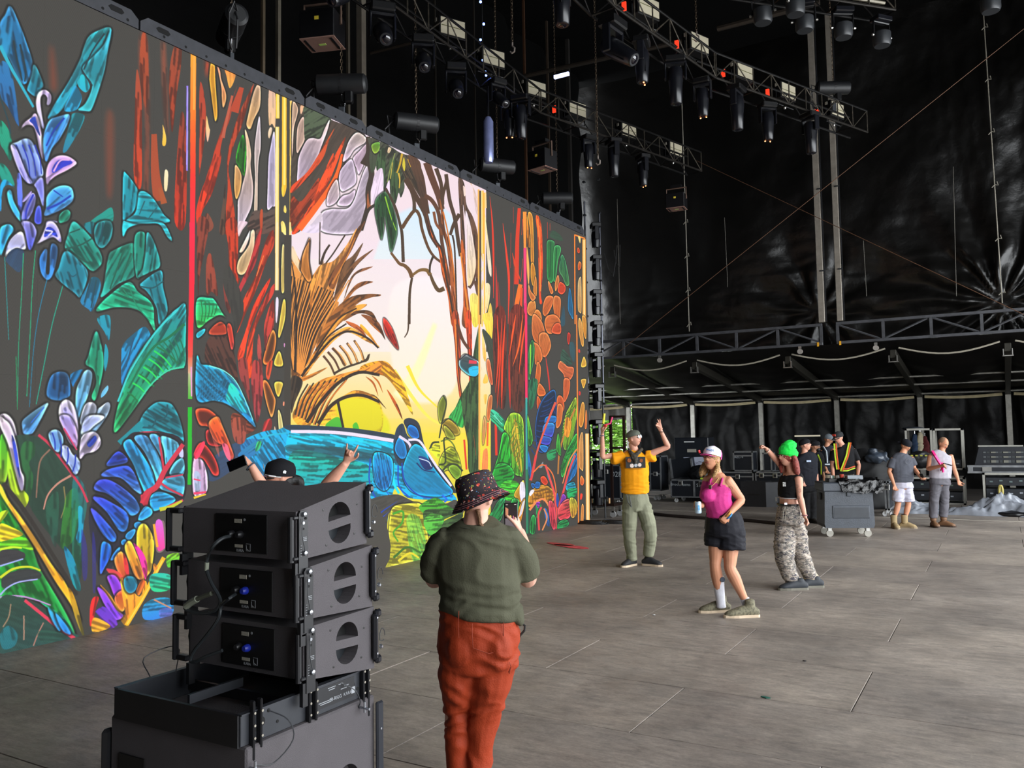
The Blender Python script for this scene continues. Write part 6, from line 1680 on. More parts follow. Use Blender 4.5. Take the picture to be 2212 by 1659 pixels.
bk.add([v for r_ in rows for v in r_], [(i*n+j, i*n+j+1, (i+1)*n+j+1, (i+1)*n+j) for i in range(3) for j in range(n-1)]); bk.build('back_panel', mat('cap_pink', 'd83a96', .6), cpk, True)
local_text('MIAMI', .034, mat('letter_blue', '2f7fb8', .6, var=0), cpk, hc+HR @ V(-.028, .102, .066), frame(HR.col[0]*-1, HR.col[1], HR.col[2]))
MB().tube([hc+HR @ V(.055, .15, .02), hc+HR @ V(.07, .155, .045), hc+HR @ V(.055, .165, .04)], .010, 8).build('red_clip', mat('clip_red', 'e0303c', .4), cpk, True)
g = MB().tube([hc+HR @ V(x*.001, y*.001, z*.001) for x, y, z in ((78, 0, 8), (72, 56, 10))], .003, 5)
for sx in (-1, 1): g.tube([hc+HR @ V(sx*.031+.024*math.cos(a), .094-.3*abs(.024*math.cos(a)*0), .005+.018*math.sin(a)) for a in [2*math.pi*i/14 for i in range(15)]], .0022, 5)
g.tube([hc+HR @ V(-.008, .1, .008), hc+HR @ V(.008, .1, .008)], .0022, 5); g.build('glasses', mat('glass_frame', '4a2a20', .4, .3, var=0), pr)
MB().tube([J(1556, 1026, -.03), J(1546, 1042, -.11), J(1536, 1052, -.125), J(1533, 1040, -.06)], .003, 5).build('necklace', mat('necklace', 'b89858', .4, .6, var=0), pr)
MB().box(J(1534, 1052, -.14), (.03, .012, .045), bev=.004).build('pendant', mat('pendant', '3c3a20', .5, var=.8, scale=90), pr)
MB().tube([J(1578, 1055, -.115)+(RT*math.cos(a)-UP*math.sin(a))*.02 for a in [2*math.pi*i/9 for i in range(10)]], .0018, 5).build('tattoo_outline', mat('tattoo', '4a3a34', .6, var=0), pr)
for px, py, c in ((1572, 1110, 'b8862c'), (1575, 1115, '3a88c8')):
    MB().tube([J(px, py, -.15)+(RT*.7+UP*.7)*.036*math.cos(a)+AW*.036*math.sin(a) for a in [2*math.pi*i/12 for i in range(13)]], .008, 6).build('wristband', mat('wb'+c, c, .6), pr)
SOCK = cloth('sock_white', 'cfced6', rough=.9)
Fuse().loft([(J(1551, 1246, 0), .060), (J(1553, 1270, .02), .056), (J(1557, 1300, .03), .047), (J(1558, 1312, .03), .05)], capk=.1).build('sock', SOCK, pr, voxel=.008, smooth=1)
MB().lathe([(.026, 0), (.024, .003)], J(1561, 1252, -.062), frame(RT, UP, -AW), 14).build('sock_badge', mat('badge', '3a4250', .7, var=0), pr)
Fuse().loft([(J(1608, 1292, -.09), .048), (J(1612, 1305, -.1), .046), (J(1614, 1316, -.1), .05)], capk=.1).build('sock', SOCK, pr, voxel=.008, smooth=1)
TR = mat('trail_shoe', '6b6652', .8, var=.5, scale=50); LC = mat('lace_brown', '3c3228', .8, var=0)
shoe(pr, onZ(1559, 1322)+UP*.1, D(-1, -.12), TR, SOLEW, w=.056, laces=LC, hi=.16, L=.32); shoe(pr, onZ(1620, 1333)+UP*.1, D(-1, -.05), TR, SOLEW, w=.056, laces=LC, hi=.16, L=.34)
settle(pr)
t = empty('drink_can', J(1508, 1096, -.13), label='pale blue and white drink can held by the person in the pink tank top', cat='can')
RC = Matrix.Rotation(0, 3, 'X')
MB().lathe([(.024, -.061), (.031, -.055), (.033, -.05), (.033, .048), (.026, .058)], (0, 0, 0), RC, 20).build('can_body', mat('can_blue', 'b9cfe0', .3, .3, var=.25, scale=30), t, True)
MB().lathe([(.027, .056), (.027, .061), (.024, .061)], (0, 0, 0), RC, 20).build('can_lid', CHROME, t, True)
MB().box(-AW*.033, (.02, .003, .05), frame(RT, AW, UP)).build('can_print', mat('can_print', '4a8fc0', .4, var=.6, scale=80), t)
# ------------------------------------------------------------------ 5. person in green beanie
d0 = 9.85
pr = person_root(0, 0, label='person in bright green beanie, black crop top and grey camouflage trousers with raised fist', xy=onZ(1722, 1272))
sk = SKN['rose']; hc = J(1700, 986, 0); HR = hframe(D(-.97, -.2, .08), D(.05, 0, 1))
b = Fuse().head(hc, HR, .95)
b.loft([(J(1706, 1000, .01), .05), (J(1709, 1015, .01), .053), (J(1712, 1024, .01), .065)])
SS = D(.35, -.93)
b.loft([(J(1711, 1020, .01), .08, .06), (J(1712, 1030, .01), .15, .08), (J(1706, 1052, .01), .14, .10), (J(1704, 1080, .01), .125, .09), (J(1707, 1100, .01), .14, .11), (J(1707, 1118, .01), .13, .11)], SS)
b.loft(arm_rings(J(1704, 1026, .14), J(1680, 997, .10), J(1656, 970, .02), .9)); b.hand(J(1656, 970, .02), D(-.8, -.1, .5), D(-.3, -.2, -.9), 1, (1.1, 1.15, 1.15, 1.15), .9, .02, .6)
b.loft(arm_rings(J(1725, 1034, -.13), J(1728, 1072, -.15), J(1739, 1117, -.2), .92)); b.hand(J(1739, 1117, -.2), D(.35, 0, -.9), D(-.9, -.1, -.4), -1, (1.1, 1.15, 1.15, 1.15), .9, .02, .6)
b.loft(leg_rings(J(1700, 1125, .06), J(1694, 1185, -.02), J(1714, 1258, 0), .85)); b.loft(leg_rings(J(1716, 1125, -.04), J(1728, 1185, .06), J(1750, 1250, .12), .85))
b.build('body', sk, pr, voxel=.0055, dec=.5)
face(pr, hc, HR, .95)
s_ = Fuse().loft([(J(1711, 1024, .01), .11, .08), (J(1712, 1032, .01), .165, .10), (J(1706, 1050, .01), .155, .122), (J(1703, 1074, .01), .138, .105)], SS, n=18, capk=.1)
s_.build('crop_top', cloth('top_black', '131315'), pr, voxel=.008, wr=.004, smooth=2)
def ring(c, ax, ay, a, b, n=20): return [Vector(c)+Vector(ax)*a*math.cos(2*math.pi*i/n)+Vector(ay)*b*math.sin(2*math.pi*i/n) for i in range(n+1)]
S3 = D(.93, .35)
MB().tube(ring(J(1703, 1075, .01), SS, S3, .143, .112), .004, 5).build('hem_stripe', mat('stripe_white', 'c8c8c8', .7, var=0), pr)
MB().tube(ring(J(1705, 1089, .01), SS, S3, .150, .122), .013, 4).build('belt', mat('belt_black', '151515', .4), pr)
MB().box(J(1697, 1088, -.135), (.03, .015, .022), frame(RT, AW, UP)).build('buckle', CHROME, pr)
MB().box(J(1694, 1046, -.10), (.035, .01, .05), frame(RT, AW, UP)).build('chest_print', mat('print_grey', '8a8a88', .8, var=1.2, scale=90), pr)
cam_ = mat('camouflage', '8d8379', .85, var=0, bump=.2, bscale=90); N, L, B = nodes(cam_); tc = N.new('ShaderNodeTexCoord'); cur = None
for i, (sc, th, c) in enumerate(((9, .5, '6a6660'), (12, .55, 'a89c90'), (20, .58, '45424a'), (26, .62, 'b8b0a6'))):
    mp = N.new('ShaderNodeMapping'); mp.inputs['Location'].default_value = (i*5, i*3, i*7); mp.inputs['Scale'].default_value = (1, 1, 2.4); L.new(tc.outputs['Object'], mp.inputs[0])
    nn = N.new('ShaderNodeTexNoise'); nn.inputs['Scale'].default_value = sc; nn.inputs['Detail'].default_value = 2; nn.inputs['Distortion'].default_value = 1.2; L.new(mp.outputs[0], nn.inputs['Vector'])
    lt = N.new('ShaderNodeMath'); lt.operation = 'GREATER_THAN'; lt.inputs[1].default_value = th; L.new(nn.outputs['Fac'], lt.inputs[0])
    mx = N.new('ShaderNodeMix'); mx.data_type = 'RGBA'; L.new(lt.outputs[0], mx.inputs[0]); mx.inputs[7].default_value = (*lin(c), 1)
    if cur is None: mx.inputs[6].default_value = (*lin('8d8379'), 1)
    else: L.new(cur, mx.inputs[6])
    cur = mx.outputs[2]
L.new(cur, B.inputs['Base Color'])
p_ = Fuse().loft([(J(1705, 1090, .01), .15, .12), (J(1707, 1108, .01), .165, .145), (J(1707, 1130, .01), .175, .165)], SS, n=18, capk=.15)
p_.loft([(J(1700, 1120, .04), .125), (J(1696, 1160, 0), .122), (J(1694, 1195, -.02), .118), (J(1702, 1230, -.01), .098), (J(1714, 1256, 0), .085)], capk=.1)
p_.loft([(J(1716, 1120, -.03), .120), (J(1724, 1160, .04), .108), (J(1731, 1195, .06), .10), (J(1742, 1228, .1), .085), (J(1751, 1247, .12), .08)], capk=.1)
p_.build('trousers', cam_, pr, voxel=.009, wr=.011, wf=8, smooth=2)
CF = cloth('cuff_beige', 'b3a48e')
Fuse().loft([(J(1712, 1252, 0), .094), (J(1717, 1264, 0), .098)], capk=.1).build('trouser_cuff', CF, pr, voxel=.01)
Fuse().loft([(J(1748, 1242, .12), .086), (J(1755, 1254, .12), .092)], capk=.1).build('trouser_cuff', CF, pr, voxel=.01)
for k in (-1, 1): MB().tube([J(1696, 1094, -.15), J(1695+3*k, 1108, -.165), J(1693+2*k, 1124, -.17)], .004, 5).build('drawstring', LINE, pr)
hs = Fuse(); hair_cap(hs, hc, HR, .93, th=.01)
for i in range(9):
    a = i/8; hs.loft([(hc+HR @ V(.09-.18*a, -.035-.05*math.sin(math.pi*a), -.0), .026), (hc+HR @ V(.10-.19*a, -.06-.06*math.sin(math.pi*a), -.1), .03), (hc+HR @ V(.11-.2*a, -.09-.05*math.sin(math.pi*a), -.20), .024), (hc+HR @ V(.11-.2*a, -.10-.04*math.sin(math.pi*a), -.26-.02*(i % 3)), .010)])
hs.loft([(hc+HR @ V(.075, .03, -.02), .02), (hc+HR @ V(.08, .03, -.1), .022), (hc+HR @ V(.085, .02, -.19), .012)])
hs.build('hair', mat('hair_red', '7a2c20', .6, var=.5, scale=50, stretch=(3, 3, .5), bump=.8, bscale=70), pr, voxel=.008, wr=.008, wf=34)
bm_ = Fuse(); GR = cloth('beanie_green', '23d24a', rough=.8, var=.08, scale=40)
bm_.loft([(hc+HR @ V(0, -.012, .028), .094, .112), (hc+HR @ V(0, -.018, .065), .098, .115), (hc+HR @ V(0, -.03, .105), .085, .10), (hc+HR @ V(0, -.055, .135), .06, .07), (hc+HR @ V(0, -.09, .145), .035, .04)], HR.col[0], n=18)
bn = bm_.build('beanie', GR, pr, voxel=.007, wr=.006, wf=20)
Fuse().loft([(hc+HR @ V(0, -.012, .018), .099, .117), (hc+HR @ V(0, -.015, .062), .102, .12)], HR.col[0], n=20, capk=.1).build('beanie_fold', GR, bn, voxel=.007)
MB().box(hc+HR @ V(.02, .105, .045), (.03, .012, .03), HR).build('beanie_patch', mat('patch_dark', '1c2a20', .7), bn)
MB().tube([hc+HR @ V(.076, .0, .002), hc+HR @ V(.07, .065, .006), hc+HR @ V(.05, .088, .006), hc+HR @ V(0, .1, .004)], .005, 6).build('glasses', mat('glass_frame', '4a2a20', .4, .3, var=0), pr)
for px, py, o_, c in ((1659, 974, .02, 'c8b8a8'), (1738, 1113, -.2, '8a5a60')):
    MB().tube(ring(J(px, py, o_), D(.6, 0, .7) if px < 1700 else RT, AW, .03, .03, 12), .006, 6).build('wristband', mat('wb'+c, c, .6), pr)
TT = mat('tattoo', '4a3a34', .6, var=0)
for px, py in ((1722, 1050), (1727, 1060), (1724, 1075), (1731, 1090)): MB().tube([J(px+a, py+b_, -.19) for a, b_ in ((-3, -3), (2, -4), (4, 1), (0, 4), (-3, 1))], .0018, 4).build('tattoo_outline', TT, pr)
NB = mat('shoe_navy', '262a30', .7, var=.2); GS = mat('sole_grey', '6a675c', .7)
shoe(pr, onZ(1728, 1274)+UP*.1, D(-1, -.05), NB, GS, w=.054, L=.33); shoe(pr, onZ(1762, 1269)+UP*.1, D(-.95, .0), NB, GS, w=.054, L=.32)
settle(pr)
# ------------------------------------------------------------------ the six people at the back
def back_person(d, base, label, head, f, neck, shL, shR, armL, armR, waist, hip, legs, sk, top, bottom, hemy, legend=1.0, tw=.19, boots=None, capm=None, capback=False, hairm=None, sleeve=.45, shorts=None, short_c=None, feet=((-.3, -1), (.4, -1)), footpx=None, hk=.95, curl=.5, sole=SOLED, sock=None, side=None):
    global d0
    d0 = d; r = person_root(0, 0, label=label, xy=onZ(*base)); sd = side or RT
    hc = J(*head); HR = hframe(f, UP); b = Fuse().head(hc, HR, hk)
    nb = J(*neck); b.loft([(hc-UP*.07*hk-HR.col[1]*.02, .055), (nb, .06), (nb-UP*.03, .08)])
    sl, sr_ = J(*shL), J(*shR); m = (sl+sr_)/2; wv, hp = J(*waist), J(*hip)
    b.loft([(nb-UP*.01, .085, .06), (m, tw*.93, .085), (m*.6+wv*.4, tw*.88, .11), (wv, tw*.78, .10), (hp, tw*.85, .11)], sd)
    for s_, (el, wr_) in ((sl, armL), (sr_, armR)):
        e, w = J(*el), J(*wr_); b.loft(arm_rings(s_, e, w, 1.0)); dv = (w-e).normalized(); b.hand(w, dv, AW*-1+dv*.1, 1 if s_ is sl else -1, (curl,)*4, .98, .06)
    for (kn, an) in legs: b.loft(leg_rings(hp+(J(*kn)-hp).dot(RT)*RT*.7, J(*kn), J(*an), .95))
    b.build('body', sk, r, voxel=.008, dec=.6); face(r, hc, HR, hk)
    he = J(waist[0], hemy, waist[2] if len(waist) > 2 else 0)
    s2 = Fuse().loft([(nb, .085, .075), (m+UP*.02, tw*1.0, .10), (m*.6+he*.4, tw*1.02, .128), (he, tw*1.0, .135)], sd, n=16, capk=.1)
    if sleeve > 0:
        for s_, (el, wr_) in ((sl, armL), (sr_, armR)): e = J(*el); s2.loft([(s_*.9+m*.1, .07), (s_*(1-sleeve)+e*sleeve, .070), (s_*(1-sleeve*1.5)+e*sleeve*1.5, .072)], capk=.08)
    s2.build('shirt', top, r, voxel=.011, wr=.007, wf=7)
    p2 = Fuse().loft([(he+UP*.02, tw*.88, .12), (hp, tw*.98, .14)], sd, n=16, capk=.2)
    for (kn, an) in legs:
        h2 = hp+(J(*kn)-hp).dot(RT)*RT*.7; k2, a2 = J(*kn), J(*an)
        if shorts: e2 = h2*(1-shorts)+k2*shorts; v2 = (k2-hp).dot(RT)*RT*.15; p2.loft([(h2, .105), (e2+v2, .108)], capk=.08)
        else: p2.loft([(h2, .112), (h2*.5+k2*.5, .098), (k2, .085), (k2*.4+a2*.6, .078), (a2*legend+k2*(1-legend), .075)], capk=.1)
    p2.build('shorts' if shorts else 'trousers', bottom, r, voxel=.011, wr=.010, wf=8)
    for i, (kn, an) in enumerate(legs):
        a2 = J(*an)
        if boots: Fuse().loft([(a2+UP*.10, .062), (a2, .058), (a2-UP*.06, .058)], capk=.1).build('boot_shaft', boots, r, voxel=.011)
        if sock: Fuse().loft([(a2+UP*.11, .055), (a2-UP*.03, .045)], capk=.1).build('sock', sock, r, voxel=.01)
        shoe(r, Vector((a2.x, a2.y, .1)), D(*feet[i]), boots or mat('shoe_dark', '2b2826', .7), sole, w=.056, hi=.13, name='boot' if boots else 'shoe')
    if capm: cap(r, hc, HR, capm, back=capback, k=hk*1.03)
    if hairm: q = Fuse(); hair_cap(q, hc-HR.col[1]*.008, HR, hk*.97, th=.004); q.build('hair', hairm, r, voxel=.01)
    return r, hc, HR
GSH = cloth('tee_slate', '4b4d55'); 
r, hc, HR = back_person(15.8, (1945, 1142), 'person in slate grey t-shirt, pale grey shorts and backwards cap looking down', (1957, 962), D(.45, -.8, -.45), (1950, 979), (1929, 992), (1969, 990), ((1921, 1019), (1932, 1049, -.15)), ((1975, 1012), (1989, 1031, -.3)), (1950, 1030), (1950, 1052), (((1940, 1090), (1931, 1124)), ((1962, 1090), (1954, 1124))), SKN['tan'], GSH, cloth('shorts_pale', 'b3b0be'), 1040, tw=.2, boots=mat('boot_tan', '94805c', .8), capm=cloth('cap_navy', '16181f'), capback=True, shorts=.8, feet=((-.1, -1), (.8, -.6)), sole=mat('sole_tan', '8a7a62', .8), sock=cloth('sock_black', '121214'))
MB().tube(ring(J(1962, 997, -.14), RT, UP, .05, .05, 14), .004, 4).build('chest_print', mat('print_slate', '6a6c74', .8, var=0), r)
settle(r); phone(J(1993, 1031, -.36), hframe(D(.6, .3, .4)) , 'black radio handset held by the person in the slate grey t-shirt')
r, hc, HR = back_person(15.9, (2030, 1140), 'shaven-headed person in light grey tank top with hot pink sash, checking a phone', (2038, 958), D(.3, -.8, -.55), (2034, 975), (2010, 985), (2053, 985), ((2005, 1013), (2034, 1006, -.33)), ((2062, 1015), (2070, 1038, -.1)), (2031, 1022), (2030, 1045), (((2018, 1075), (2016, 1118)), ((2040, 1075), (2038, 1116))), SKN['tan'], cloth('tank_grey', '9c98a0'), cloth('trousers_grey', '5c5a60'), 1032, tw=.205, boots=mat('boot_brown', '6e4e34', .6), sleeve=0, hairm=mat('stubble', '8a6a52', .8), feet=((-.1, -1), (.7, -.7)), hk=.98, sole=mat('sole_brown', '3a2a20', .8))
MB().tube([J(2014, 975, -.02), J(2020, 985, -.15), J(2031, 1002, -.2), J(2036, 1012, -.19)], .028, 4).build('sash', mat('pink_web', 'e0247c', .6), r, True)
MB().tube([J(2035, 1000, -.2), J(2038, 1008, -.24), J(2033, 1016, -.2), J(2036, 1004, -.22), J(2037, 1020, -.2)], .022, 5).build('sash_knot', mat('pink_web', 'e0247c', .6), r, True)
settle(r); phone(J(2047, 1003, -.42), hframe(D(.2, -.2, .95)), 'phone held by the shaven-headed person in the grey tank top')
KH = cloth('trousers_khaki', '7c7262')
r, hc, HR = back_person(17.1, (1828, 1120), 'person in black t-shirt with neon orange and yellow safety harness, leaning on the tub', (1811, 945), D(-.85, -.5, -.2), (1819, 962), (1800, 972), (1844, 972), ((1797, 1006), (1801, 1038, -.5)), ((1855, 1004), (1852, 1034, -.5)), (1823, 1015), (1825, 1040), (((1812, 1085), (1812, 1110)), ((1840, 1085), (1840, 1110))), SKN['rose'], cloth('tee_black', '17171a'), KH, 1024, tw=.215, capm=cloth('cap_char', '2a2c2e'), hairm=None, hk=1.0)
for pts, c in (([(1802, 958), (1804, 985), (1808, 1014)], 'c8e838'), ([(1806, 958), (1808, 985), (1812, 1014)], 'e0622c'), ([(1834, 956), (1828, 985), (1816, 1017)], 'c8e838'), ([(1838, 956), (1832, 985), (1820, 1017)], 'e0622c'), ([(1814, 1017), (1830, 1017), (1847, 1011)], 'c8e838'), ([(1814, 1013), (1830, 1013), (1847, 1007)], 'e0622c')):
    MB().tube([J(x, y, -.12 if i == 0 else -.16) for i, (x, y) in enumerate(pts)], .016, 4).build('harness_strap', mat('hv'+c, c, .6), r, True)
MB().box(hc+HR @ V(.01, .112, .07), (.07, .02, .04), HR).build('cap_badge', mat('badge_red', 'c0321e', .7), r)
MB().tube([hc+HR @ V(.076, 0, .01), hc+HR @ V(.07, .08, .01), hc+HR @ V(0, .1, .01)], .005, 5).build('glasses', mat('clear_frame', 'd8c8b8', .3, var=0), r)
settle(r)
r, hc, HR = back_person(19.0, (1786, 1100), 'person in grey cap and silver reflective vest half hidden behind the neon harness', (1790, 949), D(.7, -.5, -.1), (1786, 964), (1777, 974), (1800, 974), ((1779, 1000), (1786, 1016, -.15)), ((1804, 1004), (1800, 1030, .1)), (1788, 1015), (1788, 1038), (((1780, 1075), (1780, 1100)), ((1797, 1075), (1797, 1100))), SKN['mid'], cloth('tee_navy', '1c2028'), KH, 1024, tw=.17, capm=cloth('cap_grey2', '5f666c'), hk=.98)
MB().tube([J(1778, 964, -.05), J(1785, 975, -.14), J(1787, 1000, -.16)], .018, 4).build('vest_stripe', mat('reflective', '9aa4ac', .4), r); MB().tube([J(1776, 1003, -.15), J(1796, 1003, -.16)], .022, 4).build('vest_stripe', mat('reflective', '9aa4ac', .4), r); settle(r)
r, hc, HR = back_person(16.9, (1748, 1132), 'person in black polo and black cap looking up to the right behind the green beanie', (1740, 961), D(.85, -.45, .3), (1738, 978), (1729, 990), (1753, 990), ((1731, 1018), (1735, 1040, -.1)), ((1762, 1015), (1766, 1045, -.1)), (1744, 1035), (1745, 1060), (((1740, 1090), (1741, 1120)), ((1756, 1090), (1756, 1120))), SKN['rose'], cloth('polo_black', '1c1e25'), cloth('trousers_black', '1b1b1d'), 1048, tw=.225, capm=cloth('cap_black', '17171b'), hk=1.02)
MB().box(J(1747, 996, -.16), (.09, .01, .035), frame(RT, AW, UP)).build('chest_badge', mat('badge_pale', 'a8b8d8', .7, var=.4, scale=90), r); settle(r)
r, hc, HR = back_person(17.7, (1762, 1112), 'bearded person with neon yellow edged vest standing behind the black polo', (1761, 964), D(.9, -.3, 0), (1758, 980), (1752, 990), (1773, 990), ((1752, 1015), (1755, 1030, 0)), ((1775, 1012), (1780, 1032, -.15)), (1764, 1030), (1764, 1050), (((1758, 1085), (1758, 1105)), ((1772, 1085), (1772, 1105))), SKN['mid'], cloth('tee_black', '17171a'), cloth('trousers_black', '1b1b1d'), 1040, tw=.17, capm=cloth('cap_black', '17171b'), hk=.98)
Fuse().ell(hc+HR @ V(0, .05, -.07), (.062, .055, .05), HR).build('beard', mat('hair_black', '100e0e', .6), r, voxel=.01)
MB().tube([J(1767, 982, -.12), J(1774, 1000, -.15), J(1774, 1025, -.15)], .016, 4).build('vest_edge', mat('hvc8e838', 'c8e838', .6), r); settle(r)
# ------------------------------------------------------------------ speaker stack in the foreground
SPK = mat('speaker_paint', '4f4b4e', .75, bump=.5, bscale=420, var=.06, scale=6, spec=.35)
SPK2 = mat('rig_black', '1b1b1e', .42, .2, var=.1); LABEL = mat('label_pale', 'a09c90', .6, var=.2, scale=200); PRN = mat('print_fine', '8e9196', .7, var=0)
PIN = mat('pin_steel', 'b0b4bc', .25, .9, var=0); GROM = mat('connector_blue', '1c2c9c', .4, var=.1)
def screws(root, pts, ax, m=SPK2):
    for p in pts: MB().lathe([(.0055, 0), (.0055, .001), (.003, .0015)], p, ax, 8).build('screw', m, root)
AXR = frame((0, 1, 0), (0, 0, 1), (1, 0, 0))     # faces +x
AXB = frame((1, 0, 0), (0, 0, 1), (0, -1, 0))    # faces -y
def half_moon(r, up, n=12): return [(r*math.cos(math.pi*i/n), up*r*math.sin(math.pi*i/n)) for i in range(n+1)]
def line_box(cx, z0, z1, z2, z3, yb, yf, lab, wob=0, order=0):
    """z0,z1 rear bottom/top ; z2,z3 front bottom/top ; width .76"""
    w = .74; o = Vector((cx, (yb+yf)/2, z0)); t = empty('line_array_speaker', o, label=lab, cat='speaker', group='line array speakers in the stack')
    lo = lambda x, y, z: Vector((x, y, z))-Vector((0, o.y, o.z)) if True else None
    hw = w/2
    b = MB(); v = []
    # cabinet, front has a shallow V so the top edge is wavy
    xs = [-hw, -.16, -.05, .05, .16, hw]; fy = [yf, yf-.0, yf-.075, yf-.075, yf-.0, yf]
    if order: fy = [yf]*6
    for x in xs: v += [(x, yb, z0), (x, yb, z1)]
    for x, y in zip(xs, fy):
        k = (y-yb)/(yf-yb); v += [(x, y, z0+(z2-z0)*k), (x, y, z1+(z3-z1)*k)]
    v = [lo(*p) for p in v]; n = len(xs); f = []
    for i in range(n-1):
        a, c = 2*i, 2*n+2*i
        f += [(a, a+1, a+3, a+2), (c, c+2, c+3, c+1), (a+1, c+1, c+3, a+3), (a, a+2, c+2, c)]
    f += [(0, 2*n, 2*n+1, 1), (2*n-2, 2*n-1, 4*n-1, 4*n-2)]
    b.add(v, f)
    # half-moon hand holes in the right side are cut out as recessed pockets
    body = b.mesh('cabinet', SPK); bo = link('cabinet', body, t)
    yc, zc = (yb+yf)/2+.045, 0
    for up, dz in ((1, .022), (-1, -.018)):
        zm = (z0+z1+z2+z3)/4+dz; tilt = math.atan2((z3+z2-z1-z0)/2, yf-yb)
        ay = Vector((0, math.cos(tilt), math.sin(tilt))); az = Vector((0, -math.sin(tilt), math.cos(tilt)))
        pts = half_moon(.076, up); c0 = lo(hw+.0005, yc, zm)
        cut = MB().prism(pts, c0-Vector((.08, 0, 0)), ay, az, (.1, 0, 0)).build('cutter', SPK2)
        cut.parent = t
        bmod = bo.modifiers.new('b', 'BOOLEAN'); bmod.operation = 'DIFFERENCE'; bmod.object = cut; bmod.solver = 'EXACT'
    dg = bpy.context.evaluated_depsgraph_get(); me = bpy.data.meshes.new_from_object(bo.evaluated_get(dg)); bo.modifiers.clear(); bo.data = me; me.name = 'cabinet'
    for c in [c for c in t.children if c.name.startswith('cutter')]: bpy.data.objects.remove(c)
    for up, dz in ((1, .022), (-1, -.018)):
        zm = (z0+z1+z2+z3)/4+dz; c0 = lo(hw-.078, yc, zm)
        pts = half_moon(.074, up); MB().prism(pts, c0, ay, az, (.004, 0, 0)).build('hand_hole_back', mat('hole_grey', '22262a', .45, .2) if up < 0 else mat('hole_black', '050505', .9, var=0), t)  # upper pocket back is black: shade of the recess put into its colour
    screws(t, [lo(hw+.001, yb+a, z0+(z1-z0)*k+(a/(yf-yb))*((z2-z0)*(1-k)+(z3-z1)*k)) for a, k in ((.06, .8), (.05, .18), (.17, .82), (.19, .15), (.40, .7), (.38, .22))], AXR, mat('screw_dark', '0c0c0c', .4))
    # rear panel
    zr, hr_ = (z0+z1)/2, (z1-z0)
    MB().box(lo(.03, yb-.003, zr-.0), (.34, .006, hr_*.82), bev=.003).build('rear_plate', mat('rear_plate_black', '0e0e10', .45), t)
    for x, z, sx, sz in ((0.015, .055, .046, .018), (.02, -.058, .05, .014)): MB().box(lo(x, yb-.0075, zr+z), (sx, .002, sz)).build('rear_label', LABEL, t)
    MB().box(lo(.082, yb-.0075, zr-.062), (.028, .001, .034)).build('maker_emblem', PRN, t)
    MB().box(lo(.082, yb-.0085, zr-.062), (.024, .001, .030)).build('emblem_inner', mat('rear_plate_black', '0e0e10', .45), t)
    MB().prism([(-.010, -.013), (.010, -.013), (-.006, -.006), (-.010, .012)], lo(.082, yb-.0095, zr-.062), (1, 0, 0), (0, 0, 1), (0, -.0008, 0)).build('emblem_curve', PRN, t)
    text('KARA', .018, 'maker_print', PRN, t, lo(.03, yb-.0085, zr-.078), (math.pi/2, 0, 0), .0004)
    MB().lathe([(.006, 0), (.006, .001)], lo(.058, yb-.007, zr+.062), AXB, 10).build('indicator', PRN, t)
    for k, x in enumerate((-.02, .035)):
        cq = MB(); cq.lathe([(.017, 0), (.019, .006), (.016, .02), (.012, .028)], lo(x, yb-.006, zr-.005), AXB, 14)
        cq.build('connector', GROM if (order > 0 and k == 1) else SPK2, t, True)
    # rigging rails on both rear corners
    for s in (-1, 1):
        xx = s*(hw+.002)
        pl = MB(); pl.prism([(0, z0-.055), (.055, z0-.055), (.055, z1-.01), (.045, z1+.005), (.01, z1+.005), (0, z1-.01)], lo(xx-.0, yb+.005, 0), (0, 1, 0), (0, 0, 1), (s*.012, 0, 0)); rail = pl.build('rigging_plate', SPK2, t)
        for dy, dz, r in ((.03, -.015, .007), (.045, -.03, .006), (.03, -.05, .007), (.03, -.075, .005)):
            MB().lathe([(r, 0), (r, .004), (r*.5, .004)], lo(xx+s*.012, yb+dy, z1+dz), AXR if s > 0 else frame((0, 1, 0), (0, 0, 1), (-1, 0, 0)), 10).build('hole_ring', PIN if r > .0065 else mat('hole_black', '050505', .9, var=0), rail)
        for k in range(5): MB().box(lo(xx+s*.0125, yb+.018, z0+.02+k*.011), (.001, .008, .0018)).build('angle_mark', PRN, rail)
        for k in range(3): MB().box(lo(xx+s*.0125, yb+.040, z0+.085+k*.007), (.001, .022, .0022)).build('warning_print', PRN, rail)
        for k in (0, 1): MB().lathe([(.011, 0), (.011, .012), (.004, .016)], lo(xx+s*.012, yb+(.034 if k else .038), z0+.03 if k == 0 else z1-.012), AXR if s > 0 else frame((0, 1, 0), (0, 0, 1), (-1, 0, 0)), 12).build('quick_pin', PIN, rail, True)
        q = MB().tube([lo(xx+s*.02, yb+.036, z0+.03), lo(xx+s*.026, yb+.02, z0+.07), lo(xx+s*.024, yb+.012, z0+.11), lo(xx+s*.018, yb+.02, z1-.03)], .0022, 5).build('lanyard', mat('wire_dark', '2a2c30', .5), rail)
        # rear lifting handle: a frame standing off the corner
        hx = xx+s*.02; h = MB()
        if s < 0:
            h.box(lo(hx-.045, yb-.03, (z0+z1)/2), (.022, .03, hr_*.98), bev=.006)
            for zz in (z0+.015, z1-.015): h.box(lo(hx-.01, yb-.02, zz), (.09, .03, .026), bev=.006)
        else:
            h.tube([lo(hx-.03, yb-.022, z0-.005), lo(hx-.03, yb-.022, z1-.02)], .014, 10)
            for zz in (z0+.01, z1-.025): h.box(lo(hx-.025, yb-.008, zz), (.03, .03, .016), bev=.004)
        h.build('lifting_handle', SPK2, t)
        # front bar
        fz0, fz1 = z2+.045, z3-.03; g = MB(); g.box(lo(xx+s*.015, yf-.012, (fz0+fz1)/2), (.03, .03, fz1-fz0), bev=.01)
